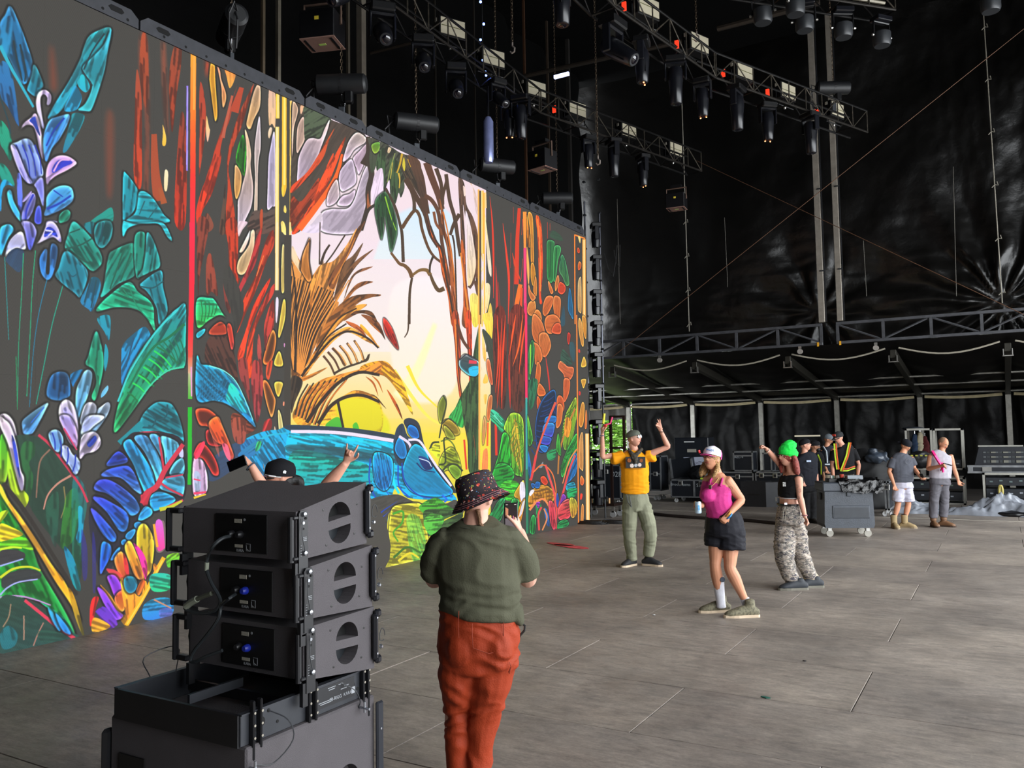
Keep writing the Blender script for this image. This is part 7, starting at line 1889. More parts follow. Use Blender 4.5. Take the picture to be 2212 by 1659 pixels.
        for zz in (fz0, fz1): g.box(lo(xx+s*.012, yf+.01, zz), (.03, .04, .04), bev=.01)
        fb = g.build('front_bumper', mat('bumper_gloss', '17181d', .25), t)
        screws(fb, [lo(xx+s*.031, yf-.012, zz) for zz in (fz0+.03, fz1-.02)], AXR, PIN)
        if s > 0:
            cc = lo(xx+.01, yf+.035, (fz0+fz1)/2-.01)
            MB().tube([cc+Vector((.0, .02*math.cos(a)+.012, .038*math.sin(a)*(1 if a < 4 else .6))) for a in [2*math.pi*i/14 for i in range(13)]], .002, 5).build('lanyard', mat('wire_dark', '2a2c30', .5), t)
            MB().lathe([(.010, 0), (.012, .004), (.006, .014)], cc+Vector((-.0, -.004, -.045)), AXR, 10).build('quick_pin', PIN, t, True)
    MB().box(lo(hw-.0, yb+.002, z0-.06), (.02, .03, .1)).build('link_bar', SPK2, t); MB().box(lo(-hw+.0, yb+.004, z0-.06), (.02, .035, .1)).build('link_bar', SPK2, t)
    # front grille
    MB().box(lo(0, yf-.09 if order == 0 else yf-.004, (z2+z3)/2-.0), (w*.5 if order == 0 else w*.9, .01, (z3-z2)*.82)).build('front_grille', mat('grille', '1a1a1c', .7, bump=.8, bscale=500), t)
    return t
CX = -3.055
line_box(CX, 1.323, 1.535, 1.345, 1.639, 2.69, 3.16, 'top speaker of the three-high line array stack', order=0)
line_box(CX+.012, 1.065, 1.283, 1.04, 1.334, 2.71, 3.185, 'middle speaker of the line array stack', order=1)
line_box(CX+.01, .803, 1.026, .742, 1.036, 2.725, 3.2, 'lowest of the three line array speakers, just above the steel frame', order=2)
# steel frame under them
t = empty('stacking_frame', (-3.13, 2.8, .60), label='black steel stacking frame with warning plate on top of the subwoofer', cat='speaker frame')
fx0, fx1, fy0, fy1 = -.39, .41, -.39, .39
for s, x in ((-1, fx0), (1, fx1)):
    sd = MB().box((x, 0, .075), (.016, fy1-fy0, .125), bev=.003).build('side_rail', mat('frame_dark', '303237', .4, .3), t)
    MB().box((x+s*.0, 0, .14), (.03, fy1-fy0, .006)).build('rail_lip', mat('frame_dark', '303237', .4, .3), sd)
    A = AXR if s > 0 else frame((0, 1, 0), (0, 0, 1), (-1, 0, 0))
    for y, z, r in ((-.28, .085, .020), (-.31, .062, .008), (-.19, .06, .007), (.28, .085, .020), (.32, .062, .008), (.12, .09, .007), (-.24, .12, .008), (.2, .12, .008)):
        MB().lathe([(r, 0), (r, .002)], (x+s*.008, y, z), A, 12).build('hole', mat('hole_black', '050505', .9, var=0), sd)
for y in (fy0, -.29, -.0, fy1): MB().box(((fx0+fx1)/2, y, .075 if y in (fy0, fy1) else .06), (fx1-fx0, .016, .13 if y in (fy0, fy1) else .05)).build('cross_bar', SPK2, t)
MB().box(((fx0+fx1)/2-.02, -.15, .12), (.014, .3, .04)).build('centre_bar', mat('frame_dark', '303237', .4, .3), t)
for y, h in ((-.34, .24), (-.30, .2), (-.02, .17), (.02, .17), (.34, .2), (.375, .3)):
    MB().box((fx1+.022, y, .09-.02*(h > .2)), (.03, .012, h), bev=.006).build('connector_plate', SPK2, t)
    for k in range(3): MB().lathe([(.0055, 0), (.0055, .002)], (fx1+.037, y, .04+.05*k), AXR, 8).build('plate_hole', mat('hole_light', '8a8478', .6), t)
pl = MB().box((fx1+.0095, .17, .082), (.002, .25, .092)).build('warning_plate', mat('plate_black', '15161a', .4), t)
text('SB-RIGG  KARA', .022, 'warning_print', PRN, pl, (fx1+.0115, .20, .06), (math.pi/2, 0, math.pi/2), .0004)
for k, (y, z, l) in enumerate(((.14, .115, .05), (.14, .106, .04), (.2, .115, .03), (.24, .1, .03), (.1, .062, .09), (.1, .054, .07), (.22, .09, .04))):
    MB().box((fx1+.0112, y, z), (.0008, l, .003)).build('warning_print', PRN, pl)
MB().box((fx1+.0112, .285, .065), (.0008, .024, .03)).box((fx1+.012, .285, .065), (.0008, .019, .025)).build('maker_emblem', PRN, pl)
WR = mat('wire_dark', '2a2c30', .5)
for pts in (((fx1+.01, -.24, .12), (fx1+.08, -.2, .08), (fx1+.1, -.19, .0), (fx1+.06, -.26, -.08), (fx1+.03, -.33, -.07)), ((fx1+.01, .2, .12), (fx1+.05, .25, .08), (fx1+.05, .29, .02), (fx1+.03, .3, -.02)),
            ((fx0-.02, -.2, .14), (fx0-.08, -.19, .22), (fx0-.02, -.05, .25), (fx0+.06, -.12, .15)), ((fx0-.02, .15, .14), (fx0-.03, .12, .2), (fx0+.02, .16, .17))):
    P = smooth([tuple(p[:2]) for p in pts], False, 4); Z = smooth([(p[2], 0) for p in pts], False, 4)
    MB().tube([(a[0], a[1], z[0]) for a, z in zip(P, Z)], .0028, 5).build('lanyard', WR, t)
for y, z in ((.31, -.02), (-.36, -.07)): MB().tube([(fx1+.03, y, z), (fx1+.09, y, z)], .006, 8).tube([(fx1+.06, y, z-.02), (fx1+.06, y, z+.03)], .006, 8).build('t_pin', PIN, t, True)
# subwoofer
t = empty('subwoofer', (-3.13, 2.82, 0), label='large black subwoofer cabinet at the bottom of the speaker stack', cat='speaker')
b = MB().box((0, 0, .305), (.88, .80, .61), bev=.008).mesh('cabinet', SPK); bo = link('cabinet', b, t)
cut = MB().prism(half_moon(.085, 1, 16)+[(-.085, -.03), (.085, -.03)], (.38, .20, .26), (0, 1, 0), (0, 0, 1), (.09, 0, 0)).build('cutter', SPK); cut.parent = t
bm_ = bo.modifiers.new('b', 'BOOLEAN'); bm_.operation = 'DIFFERENCE'; bm_.object = cut
dg = bpy.context.evaluated_depsgraph_get(); me = bpy.data.meshes.new_from_object(bo.evaluated_get(dg)); bo.modifiers.clear(); bo.data = me; bpy.data.objects.remove(cut)
MB().box((.375, .2, .28), (.004, .2, .16)).build('hand_hole_back', BLACK, t)
MB().box((.46, .41, .3), (.02, .05, .56), bev=.008).build('corner_rail', mat('rail_blue', '24272e', .35, .2), t); MB().box((.46, -.4, .27), (.035, .08, .5), bev=.015).build('corner_rail', mat('rail_blue', '24272e', .35, .2), t)
MB().box((-.46, -.4, .28), (.035, .06, .54), bev=.015).build('corner_rail', SPK2, t); MB().box((.46, .34, .17), (.03, .16, .05), bev=.01).build('lower_rail', mat('rail_blue', '24272e', .35, .2), t)
screws(t, [(.472, .29, .17), (.475, .41, .12), (.472, .41, .45)], AXR, PIN)
MB().box((-.28, -.404, .34), (.18, .006, .24), bev=.003).build('connector_plate', mat('rear_plate_black', '0e0e10', .45), t)
MB().box((-.335, -.41, .36), (.014, .002, .06)).build('rear_label', LABEL, t); MB().box((-.28, -.41, .27), (.05, .002, .016)).build('rear_label', LABEL, t)
MB().box((-.225, -.41, .255), (.028, .001, .034)).build('maker_emblem', PRN, t); text('SB18', .018, 'maker_print', PRN, t, (-.28, -.409, .245), (math.pi/2, 0, 0), .0004)
for x in (-.3, -.25): MB().lathe([(.018, 0), (.02, .006), (.015, .012)], (x, -.407, .33), AXB, 14).build('connector', SPK2, t, True)
MB().lathe([(.007, 0), (.007, .002)], (-.215, -.408, .4), AXB, 10).build('indicator', PRN, t)
# loose speaker cables
def cable(pts, r, m, label, cat='cable', k=5, group=None, name='cable'):
    a = np.array([tuple(p) for p in pts]); n = len(a); Q = np.vstack([2*a[0]-a[1], a, 2*a[-1]-a[-2]]); out = []
    for i in range(n-1):
        p, q, s, u = Q[i:i+4]
        for j in range(k):
            t = j/k; out.append(tuple(.5*((2*q)+(s-p)*t+(2*p-5*q+4*s-u)*t*t+(3*q-p-3*s+u)*t**3)))
    out.append(tuple(a[-1])); return MB().tube(out, r, 8).build(name, m, None, True, label=label, cat=cat, group=group)
def B_(px, py, dy=.05): return onY(px, py, 2.69-dy)
CLR = mat('cable_clear', '33373a', .25, .1, var=.2)
o = empty('speaker_cable', B_(495, 1158), label='black jumper cable with pale tape sleeve looping between the top two speaker backs', cat='cable')
c1 = cable([B_(497, 1158, .03), B_(480, 1163, .07), B_(460, 1180, .10), B_(448, 1205), B_(447, 1232), B_(458, 1262), B_(470, 1282), B_(476, 1300), B_(466, 1318), B_(440, 1325), B_(412, 1322), B_(400, 1314), B_(404, 1308)], .0085, CLR, None, None, name='cord'); c1.parent = o; c1.location = -o.location
c2 = MB().tube([B_(402, 1310), B_(412, 1302), B_(426, 1294)], .016, 10).build('tape_sleeve', mat('tape_white', '8d9282', .5), o); c2.location = -o.location
c3 = MB().tube([B_(426, 1294), B_(440, 1288), B_(457, 1282)], .011, 10).build('plug', mat('plug_grey', '5a5d50', .5), o); c3.location = -o.location
c4 = MB().tube([B_(447, 1215), B_(446, 1232)], .0105, 8).build('tape_band', mat('tape_white', '8d9282', .5), o); c4.location = -o.location
o = cable([B_(508, 1284, .03), B_(496, 1292, .08), B_(478, 1308), B_(474, 1330), B_(462, 1352), B_(440, 1380), B_(420, 1405), B_(412, 1425), B_(420, 1430), B_(445, 1418), B_(480, 1405, .03)], .008, CLR, 'black jumper cable hanging between the lower two speaker backs', name='speaker_cable')
# ------------------------------------------------------------------ lighting trusses
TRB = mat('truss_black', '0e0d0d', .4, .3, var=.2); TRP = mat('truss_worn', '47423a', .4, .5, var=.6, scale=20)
def light_truss(pts, lab, w=.40, h=.45, name='lighting_truss'):
    root = empty(name, pts[0], label=lab, cat='truss', group='overhead lighting trusses'); b0 = pts[0]
    for a, b in zip(pts[:-1], pts[1:]):
        a, b = a-b0, b-b0; d = (b-a); L_ = d.length; d = d/L_; sx_ = Vector((d.y, -d.x, 0)).normalized()*w/2
        for s in (-1, 1):
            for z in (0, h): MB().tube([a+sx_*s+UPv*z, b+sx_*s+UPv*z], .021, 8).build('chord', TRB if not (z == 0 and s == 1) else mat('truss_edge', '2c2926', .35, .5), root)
        n = max(2, round(L_/.55)); st = L_/n
        for i in range(n+1):
            p = a+d*st*i
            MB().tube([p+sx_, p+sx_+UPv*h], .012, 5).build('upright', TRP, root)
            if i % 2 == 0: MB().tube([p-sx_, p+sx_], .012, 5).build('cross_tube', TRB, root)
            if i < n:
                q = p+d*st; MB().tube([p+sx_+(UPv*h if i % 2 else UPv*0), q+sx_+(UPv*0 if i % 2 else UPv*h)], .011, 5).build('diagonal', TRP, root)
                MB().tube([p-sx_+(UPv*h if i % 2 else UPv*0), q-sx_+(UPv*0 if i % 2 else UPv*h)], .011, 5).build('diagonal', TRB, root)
    return root
UPv = Vector((0, 0, 1))
ZT = 8.0
A_ = [onZ(560, -170, ZT), onZ(1149, 249, ZT), onZ(1500, 374, ZT)]; B__ = [onZ(1120, -160, ZT), onZ(1303, 25, ZT), onZ(1525, 176, ZT), onZ(1855, 292, ZT)]
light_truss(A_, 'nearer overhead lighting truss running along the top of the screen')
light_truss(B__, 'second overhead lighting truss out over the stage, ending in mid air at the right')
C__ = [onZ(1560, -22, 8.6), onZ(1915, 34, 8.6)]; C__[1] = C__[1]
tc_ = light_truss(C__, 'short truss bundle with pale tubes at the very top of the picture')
for k in range(3): MB().tube([Vector((0, 0, .1+.09*k))+Vector((.05*k, -.25, 0)), (C__[1]-C__[0])+Vector((.05*k, -.25, .1+.09*k))], .03, 6).build('pale_tube', mat('tube_pale', '6a6456', .4, .4), tc_)
# rig hardware templates
FIX = mat('fixture_black', '08080a', .4, 0, var=.1); FIXG = mat('fixture_sheen', '121318', .28, .1, var=.1); CREAM = mat('diffuser_cream', 'b3ab94', .5, var=.04)
LENS = mat('lens_glass', '0c0a14', .05, .2, var=0, spec=1); EMG = mat('led_orange', 'ff9a50', .5, em='ffa060', ems=6, var=0)
def strobe():
    t = empty('strobe_light', (0, 0, 0), label='x', cat='stage light', group='cream-faced strobe lights on the trusses')
    MB().box((0, 0, .34), (.52, .20, .34), bev=.012).build('housing', FIX, t)
    f = MB().box((0, -.105, .34), (.46, .012, .28)).build('diffuser', CREAM, t)
    MB().box((0, -.113, .34), (.44, .004, .012)).build('tube_line', mat('tube_line', '5c5c3a', .4), f)
    MB().tube([(-.29, 0, .34), (-.29, 0, .06), (.29, 0, .06), (.29, 0, .34)], .014, 6).build('yoke', FIX, t)
    MB().box((-.27, -.0, .45), (.015, .05, .06)).build('label', mat('label_pale', 'a09c90', .6), t)
    MB().lathe([(.02, 0), (.03, .03), (.02, .07)], (0, 0, -.0)).build('clamp', ALU, t)
    return t
def mover(L_=.62, lit=True, lens=False, rz=0, tilt=0):
    t = empty('moving_head_light', (0, 0, 0), label='x', cat='stage light', group='moving head lights hung under the trusses')
    MB().box((0, 0, -.09), (.34, .28, .13), bev=.02).build('base', FIX, t)
    y = MB(); 
    for s in (-1, 1): y.box((s*.17, 0, -.33), (.035, .12, .38), bev=.012)
    y.box((0, 0, -.17), (.37, .13, .05), bev=.02); y.build('yoke', FIXG, t)
    R = Matrix.Rotation(tilt, 3, 'X'); c = Vector((0, 0, -.42))
    h = MB().lathe([(.06, .16), (.11, .14), (.13, .05), (.125, -.12), (.11, -.3), (.10, -L_+.14), (.085, -L_+.12)], c, R, 16).build('head', FIXG, t, True)
    for s in (-1, 1): MB().box(c+R @ Vector((s*.09, -.07, -.2)), (.02, .01, .22), R).build('cooling_rib', FIX, h)
    MB().lathe([(.075, -L_+.135), (.05, -L_+.112), (.01, -L_+.108)], c, R, 16).build('lens', LENS if not lit else mat('lens_warm', '2a1410', .1, var=0), h, True)
    if lit:
        for s in (-1, 1): MB().lathe([(.014, 0), (.012, .012)], c+R @ Vector((s*.06, -.03, -L_+.11)), R @ Matrix.Rotation(math.pi, 3, 'X'), 8).build('pilot_lamp', EMG, h)
    return t
def laser():
    t = empty('laser_projector', (0, 0, 0), label='x', cat='stage light', group='laser projectors with pinkish undersides')
    MB().box((0, 0, -.45), (.50, .42, .40), bev=.01).build('housing', mat('laser_dark', '08080b', .4), t)
    u = MB().box((0, 0, -.655), (.50, .42, .012)).build('underside', mat('laser_copper', 'c49a8c', .22, .55, var=.05), t)
    MB().box((0, 0, -.663), (.10, .04, .004)).build('sticker', mat('sticker_green', '9fc060', .5), u)
    for s in (-1, 1): MB().box((s*.19, 0, -.664), (.03, .34, .008)).build('runner', SPK2, u)
    MB().box((.0, -.212, -.38), (.06, .004, .05)).build('warning_label', mat('warn_yellow', 'd8c040', .5), t)
    MB().tube([(-.27, 0, -.4), (-.27, 0, -.08), (.27, 0, -.08), (.27, 0, -.4)], .02, 5).build('bracket', mat('bracket_bronze', '7a6458', .35, .6), t)
    MB().box((0, 0, -.03), (.3, .14, .08)).build('hanger', FIX, t)
    return t
def hoist():
    t = empty('chain_hoist', (0, 0, 0), label='x', cat='chain hoist', group='chain hoists hanging over the screen')
    R = Matrix.Rotation(math.pi/2, 3, 'Y')
    MB().lathe([(.10, -.36), (.135, -.33), (.14, 0), (.135, .32), (.10, .35)], (0, 0, .35), R, 20).build('motor', mat('hoist_grey', '17181a', .5, .0), t, True)
    MB().lathe([(.142, -.02), (.142, .02)], (0, 0, .35), R, 20).build('band', BLACK, t)
    MB().box((.1, .0, .17), (.12, .12, .2), bev=.02).build('chain_bag', FIX, t)
    MB().tube([(0, 0, .2), (.01, 0, .1), (.045, 0, .07), (.04, 0, .02), (0, 0, .02), (-.02, 0, .05)], .013, 6).build('hook', CHROME, t)
    MB().box((0, 0, -.08), (.09, .05, .2), bev=.008).build('shackle_plate', mat('plate_grey', '4a4d52', .4, .5), t)
    MB().tube([(-.36, 0, .38), (-.45, .05, .44), (-.42, .1, .3), (-.4, .1, .0), (-.35, .05, -.1)], .012, 6).tube([(-.36, .02, .36), (-.5, .02, .2), (-.46, .02, .0), (-.42, .02, -.1)], .012, 6).build('power_cable', CABLE, t)
    lk = MB().tube([(.012*math.cos(a), 0, .022*math.sin(a)) for a in [2*math.pi*i/8 for i in range(9)]], .004, 4, cap=False).mesh('chain_link', mat('chain_steel', '6a5c4c', .4, .7))
    return t, lk
CHAINM = mat('chain_steel', '6a5c4c', .4, .7)
def chain(a, b, parent, name='chain'):
    mb = MB(); n = int((b-a).length/.05); 
    for i in range(n):
        c = a+(b-a)*((i+.5)/n); ex = Vector((1, 0, 0)) if i % 2 else Vector((0, 1, 0))
        P = [c+ex*.014*x+UPv*.034*z for x, z in ((0, 1), (1, .6), (1, -.6), (0, -1), (-1, -.6), (-1, .6), (0, 1))]
        mb.tube(P, .005, 3, cap=False)
    o = mb.build(name, CHAINM, parent, kind='stuff'); return o
def faceY(p, out=1):
    """yaw so that the thing's -y side looks towards the plan position of the viewer's side of the stage"""
    return math.atan2(p.y-out*2, p.x-4)-math.pi/2
# strobes standing on the trusses (pixel = centre of the face)
st0 = strobe(); first = True
def on_truss(px, py, z, src, rz, lab, first):
    p = onZ(px, py, z); o = src if first else clone(src, lab and None); o.location = p; o.rotation_euler = (0, 0, rz); o['label'] = lab; return o
posA = ['first from the left', 'second from the left', 'third from the left', 'fourth from the left', 'fifth from the left', 'sixth and last, just before the far end']
k = 0
for px, py in ((972, 63), (1060, 127), (1152, 193), (1241, 237), (1352, 283), (1453, 323)):
    on_truss(px, py+2, ZT+.81, st0, math.radians(62+2*k), 'cream-faced strobe on the nearer truss, '+posA[k], k == 0); k += 1
k = 0
for px, py in ((1392, 18), (1502, 95), (1600, 157), (1694, 199), (1800, 238)):
    on_truss(px, py+2, ZT+.81, st0, math.radians(68), 'cream-faced strobe on the far-reaching second truss, '+('first from the left', 'second from the left', 'third from the left', 'fourth from the left', 'last, nearest the free end')[k], False); k += 1
for o in [o for o in C.objects if o.name.startswith('strobe_light')]: o.location.z = ZT+.47
RL = mat('red_tag', 'c03020', .5, em='e03a20', ems=1.2, var=0)
for i, (px, py) in enumerate(((1348, 14), (1462, 96), (1562, 158), (1658, 200), (1765, 243), (1197, 236))):
    p = onZ(px, py, ZT+.5); MB().box(p, (.07, .03, .14)).build('indicator_tag', RL, None, label='small glowing red tag on the truss beside a strobe, %s from the left' % ('second', 'third', 'fourth', 'fifth', 'last', 'first')[i], cat='tag', group='red tags on the truss')
m0 = mover(); k = 0
def place(src, px, py, z, zoff, rot, lab, first, sc=1):
    p = onZ(px, py, z); o = src if first else clone(src); o.location = (p.x, p.y, z+zoff); o.rotation_euler = rot; o['label'] = lab; o.scale = (sc,)*3; return o
MV = [(1101, 300, 'A'), (1272, 365, 'A'), (1390, 404, 'A'), (1519, 255, 'B'), (1660, 306, 'B'), (1388, 183, 'B')]
MD = [(1201, 300, 'A'), (1327, 385, 'A'), (1594, 285, 'B'), (1753, 335, 'B'), (1461, 230, 'B'), (1215, 60, 'B')]
def hung(src, px, py, L_, rot, lab, first, sc=1):
    # the lower tip of the lamp is seen at px,py; its tip hangs L_ under the truss
    best = None
    for T in (A_, B__):
        for a, b in zip(T[:-1], T[1:]):
            for q in range(41):
                c = a.lerp(b, q/40); r = ray(px, py); t = (c.x*r.x+c.y*r.y)/(r.x**2+r.y**2); z = H+r.z*t; e = math.hypot(r.x*t-c.x, r.y*t-c.y)+(0 if .7 < (ZT-z)/L_ < 1.35 else 1)
                if best is None or e < best[0]: best = (e, c, (ZT-z)/L_)
    c, s_ = best[1], max(.75, min(1.3, best[2])); p = onZ(px, py, ZT-L_*s_); v = p-c; v.z = 0
    if v.length > .28: v = v*.28/v.length
    o = src if first else clone(src); o.location = (c.x+v.x, c.y+v.y, ZT-.0); o.rotation_euler = rot; o['label'] = lab; kx2 = 1.28 if src is not m0 else 1.12; o.scale = (s_*kx2, s_*kx2, s_); return o
ow = ['leftmost', 'second from the left', 'third from the left', 'fourth from the left', 'fifth from the left', 'sixth from the left']
for i, (px, py, q) in enumerate(sorted(MV)): hung(m0, px, py, .95, (0, 0, .4+.7*i), 'straight-down moving head with glowing orange pilot lamps, %s of its kind' % ow[i], i == 0, 1.05)
m1 = mover(.78, False)
for i, (px, py, q) in enumerate(sorted(MD)): hung(m1, px, py, 1.12, (0, 0, .2+1.1*i), 'long unlit grey moving head hanging straight down, %s of its kind' % ow[i], i == 0, 1.12)
m2 = mover(.52, False, tilt=.9); 
for i, (px, py, rz, s) in enumerate(((826, 92, -.2, 1.0), (914, 155, -.35, .95), (985, 210, -.35, .95), (1325, 120, .4, 1.1), (740, 28, -.9, .8), (1075, 240, .1, .8))):
    p = onZ(px, py, ZT-.62); o = m2 if i == 0 else clone(m2); o.location = (p.x, p.y, ZT-.05); o.rotation_euler = (0, 0, rz-2.1); o.scale = (s,)*3
    o['label'] = 'tilted moving head with glassy lens, ' + ('big one above the screen middle-left', 'next after the big one', 'third one along the nearer truss', 'under the second truss', 'small one beside the large laser', 'dark one above the hoist cable')[i]
l0 = laser()
for i, (px, py, s, rz) in enumerate(((697, 96, 1.0, .35), (1172, 368, .9, -.2), (1462, 452, .85, .1))):
    p = onZ(px, py, ZT-.66*s-(.0 if i == 0 else .35)); o = l0 if i == 0 else clone(l0); o.location = (p.x, p.y, ZT-(.0 if i == 0 else .35)); o.rotation_euler = (0, 0, rz); o.scale = (s,)*3
    o['label'] = ('large laser projector with pinkish underside at the top left of the rig', 'laser projector with copper underside over the far part of the screen', 'small dark laser projector beyond the end of the nearer truss')[i]
# small fixed lamps near the top right
def par():
    t = empty('wash_light', (0, 0, 0), label='x', cat='stage light', group='grey wash lights at the top right')
    MB().box((0, 0, -.05), (.3, .2, .08), bev=.01).build('base', FIXG, t)
    MB().tube([(-.16, 0, -.33), (-.16, 0, -.10), (.16, 0, -.10), (.16, 0, -.33)], .02, 6).build('yoke', FIX, t)
    MB().lathe([(.10, .08), (.14, .05), (.14, -.12), (.12, -.16)], (0, 0, -.33), None, 16).build('head', mat('par_grey', '26282b', .4, .1), t, True)
    for s in (-1, 1): MB().lathe([(.02, 0), (.02, .03)], (s*.17, 0, -.33), Matrix.Rotation(s*math.pi/2, 3, 'Y'), 8).build('knob', ALU, t)
    return t
p0 = par()
for i, (px, py) in enumerate(((1648, 38), (1738, 55), (1822, 70), (1905, 88), (1718, 20), (2140, 20))):
    p = onZ(px, py, 8.15); o = p0 if i == 0 else clone(p0); o.location = (p.x, p.y, 8.55 if i < 5 else 8.6); o.rotation_euler = (0, 0, .3*i)
    o['label'] = 'small grey wash light under the short top truss, %s' % ('leftmost', 'third from the left', 'fourth from the left', 'rightmost of the row', 'second from the left', 'alone at the far top right')[i]
# hoists over the screen
h0, _lk = hoist(); bpy.data.meshes.remove(_lk)
for i, (px, py, rz, s) in enumerate(((500, 128, 2.6, 1.0), (738, 245, .52, 1.0), (900, 318, .9, 1.0), (1075, 404, .9, .95), (1205, 455, .55, .9))):
    p = onX(px, py, LX-.02); o = h0 if i == 0 else clone(h0); o.location = (p.x, p.y, LZ+.26); o.rotation_euler = (0, 0, rz); o.scale = (s,)*3
    o['label'] = 'black cylindrical chain hoist above the screen edge, %s' % ow[i]
    if i: pass
p_ = onZ(1800, 193, 9.1); o = clone(h0, (p_.x, p_.y, 8.78), (0, 0, .55)); o['label'] = 'dim chain hoist above the free end of the second truss'
for i, o in enumerate([o for o in C.objects if o.name.startswith('chain_hoist') and o.parent is None]):
    chain(Vector((0, 0, .5)), Vector((0, 0, TOP-o.location.z-.3)), o)
for i, (px, py, z0, z1) in enumerate(((1292, 352, 6.9, TOP), (1107, 110, 7.9, TOP), (1505, 85, 8.6, TOP))):
    p = onZ(px, py, z0); t = empty('lifting_chain', (p.x, p.y, z0), label=('bare lifting chain with hook dangling past the trusses', 'bare chain hanging above the nearer truss', 'bare chain beside the top right lamps')[i], cat='chain', group='bare lifting chains')
    chain(Vector((0, 0, .12)), Vector((0, 0, z1-z0)), t)
    MB().tube([(0, 0, .14), (.0, 0, .08), (.04, 0, .04), (.035, 0, -.02), (-.01, 0, -.035), (-.04, 0, 0)], .014, 6).build('hook', mat('hook_pale', '9a9088', .4, .5), t)
for i, (q0, q1, z, r) in enumerate((((1130, 165), (1370, 112), 10.2, .05), ((1550, 62), (1705, 22), 9.6, .055), ((800, 115), (900, 90), 9.6, .03))):
    a, b = onZ(*q0, z), onZ(*q1, z); MB().tube([a, b+(b-a)*.4], r, 8).build('roof_tube', mat('tube_brown', '2e2822', .5, .2), None, label='dim horizontal roof tube %s' % ('behind the middle of the rig', 'left of the top right lamps', 'high over the screen')[i], cat='tube', group='roof tubes')
# blue-white sparkling lamps hanging on a line
BW = mat('led_blue', 'c8d8ff', .3, em='5a78ff', ems=9, var=0)
t = empty('led_drop', onZ(1042, 60, 8.3), label='vertical line of tiny blue-white glowing lamps above the nearer truss', cat='lamp string')
MB().tube([(0, 0, -.6), (0, 0, TOP-8.35)], .006, 5).build('cord', CABLE, t)
for px, py in ((1038, 4), (1045, 52), (1038, 86), (1043, 130), (1050, 163), (1062, 168), (1048, 155)): Fuse0 = MB().lathe([(.004, -.02), (.018, -.012), (.018, .012), (.004, .02)], onZ(px, py, 8.3)-t.location).build('lamp', BW, t)
o = MB().box(onZ(1213, 163, 8.5), (.3, .05, .06)).build('light_bar', mat('bar_lit', 'd8e0ff', .3, em='b8c4ff', ems=2.5, var=0), None, label='short glowing pale bar lamp hanging between the two trusses', cat='stage light')
t = empty('hanging_banner_tube', onZ(1055, 300, 7.0), label='shiny bluish white hanging tube beside the orange-lamped moving head', cat='tube')
MB().lathe([(.07, -.42), (.09, -.35), (.09, .3), (.05, .38)], (0, 0, 0), None, 14).build('shaft', mat('tube_shiny', '8f98c8', .25, .6), t, True); MB().tube([(0, 0, .36), (0, 0, 1.0)], .02, 6).build('stem', FIX, t)
# ------------------------------------------------------------------ lamp ladder beside the screen, on a wheeled dolly
base = onZ(1318, 1118); t = empty('lamp_ladder', (-7.62, 17.2, 0), label='tall black ladder frame of stacked moving lights at the right end of the screen', cat='lighting ladder')
o0 = Vector(t.location)
lxA, lxB = onY(1268, 700, 17.2).x, onY(1300, 700, 17.2).x
for x, top, kk in ((lxA, onY(1265, 435, 17.2).z, 0), (lxB, onY(1297, 460, 17.2).z, 1)):
    MB().tube([(x-o0.x, 0, 2.55), (x-o0.x, 0, top)], .022, 8).build('upright', mat('ladder_steel', '54565e', .35, .6), t)
    for k in range(7): MB().box((x-o0.x, 0, 3.0+k*.78), (.06, .06, .04)).build('clamp', STEEL, t)
for x in (lxA-.0, lxB-.02): MB().tube([(x-o0.x, 0, 0), (x-o0.x, 0, 2.55)], .02, 8).build('lower_upright', STEEL, t)
for z in (2.55, .45, 1.5): MB().box(((lxA+lxB)/2-o0.x, 0, z), (lxB-lxA+.08, .06, .05)).build('rung', STEEL, t)
for pts in (((.02, 0, 5.95), (.1, 0, 5.6), (.22, 0, 5.4), (.3, 0, 5.8), (.33, 0, 6.1)), ((.25, 0, 6.0), (.3, 0, 5.7), (.38, 0, 5.6), (.4, 0, 6.1))): MB().tube(pts, .01, 5).build('cable_loop', CABLE, t)
mm = mover(.42, False)
for i, (px, py) in enumerate(((1287, 520), (1288, 590), (1288, 665), (1289, 732), (1289, 800), (1290, 868), (1290, 945), (1291, 1015), (1292, 1075))):
    p = onY(px, py, 17.12); o = mm if i == 0 else clone(mm); o.location = p+Vector((0, -.0, .42)); o.rotation_euler = (0, 0, 2.2+.05*i); o.scale = (.80,)*3; o['group'] = 'moving lights on the ladder'
    o['label'] = 'moving light on the ladder beside the screen, %s' % ('topmost', 'second from the top', 'third from the top', 'fourth from the top', 'fifth from the top', 'sixth from the top', 'seventh from the top', 'eighth from the top', 'lowest, near the dolly')[i]
t = empty('wheeled_rack', (-7.35, 17.6, 0), label='open black upright frame on castors behind the lamp ladder', cat='rack')
o0 = Vector(t.location); xl, xr = onY(1277, 1100, 17.6).x-o0.x, onY(1332, 1100, 17.6).x-o0.x; xm = onY(1321, 1000, 17.6).x-o0.x
RST = mat('rack_brown', '2a1c18', .4, .4)
for x, z1 in ((xm, 2.28), (xr+.23, 2.28)): MB().box((x, 0, (z1+.25)/2), (.055, .055, z1-.25)).build('post', RST, t)
for z in (2.26, 1.55): MB().box(((xm+xr+.23)/2, 0, z), (xr+.23-xm, .05, .05)).build('rail', RST, t)
for z in (.28,): MB().box(((xl+xr)/2, 0, z), (xr-xl+.1, .5, .06)).build('deck', RST, t)
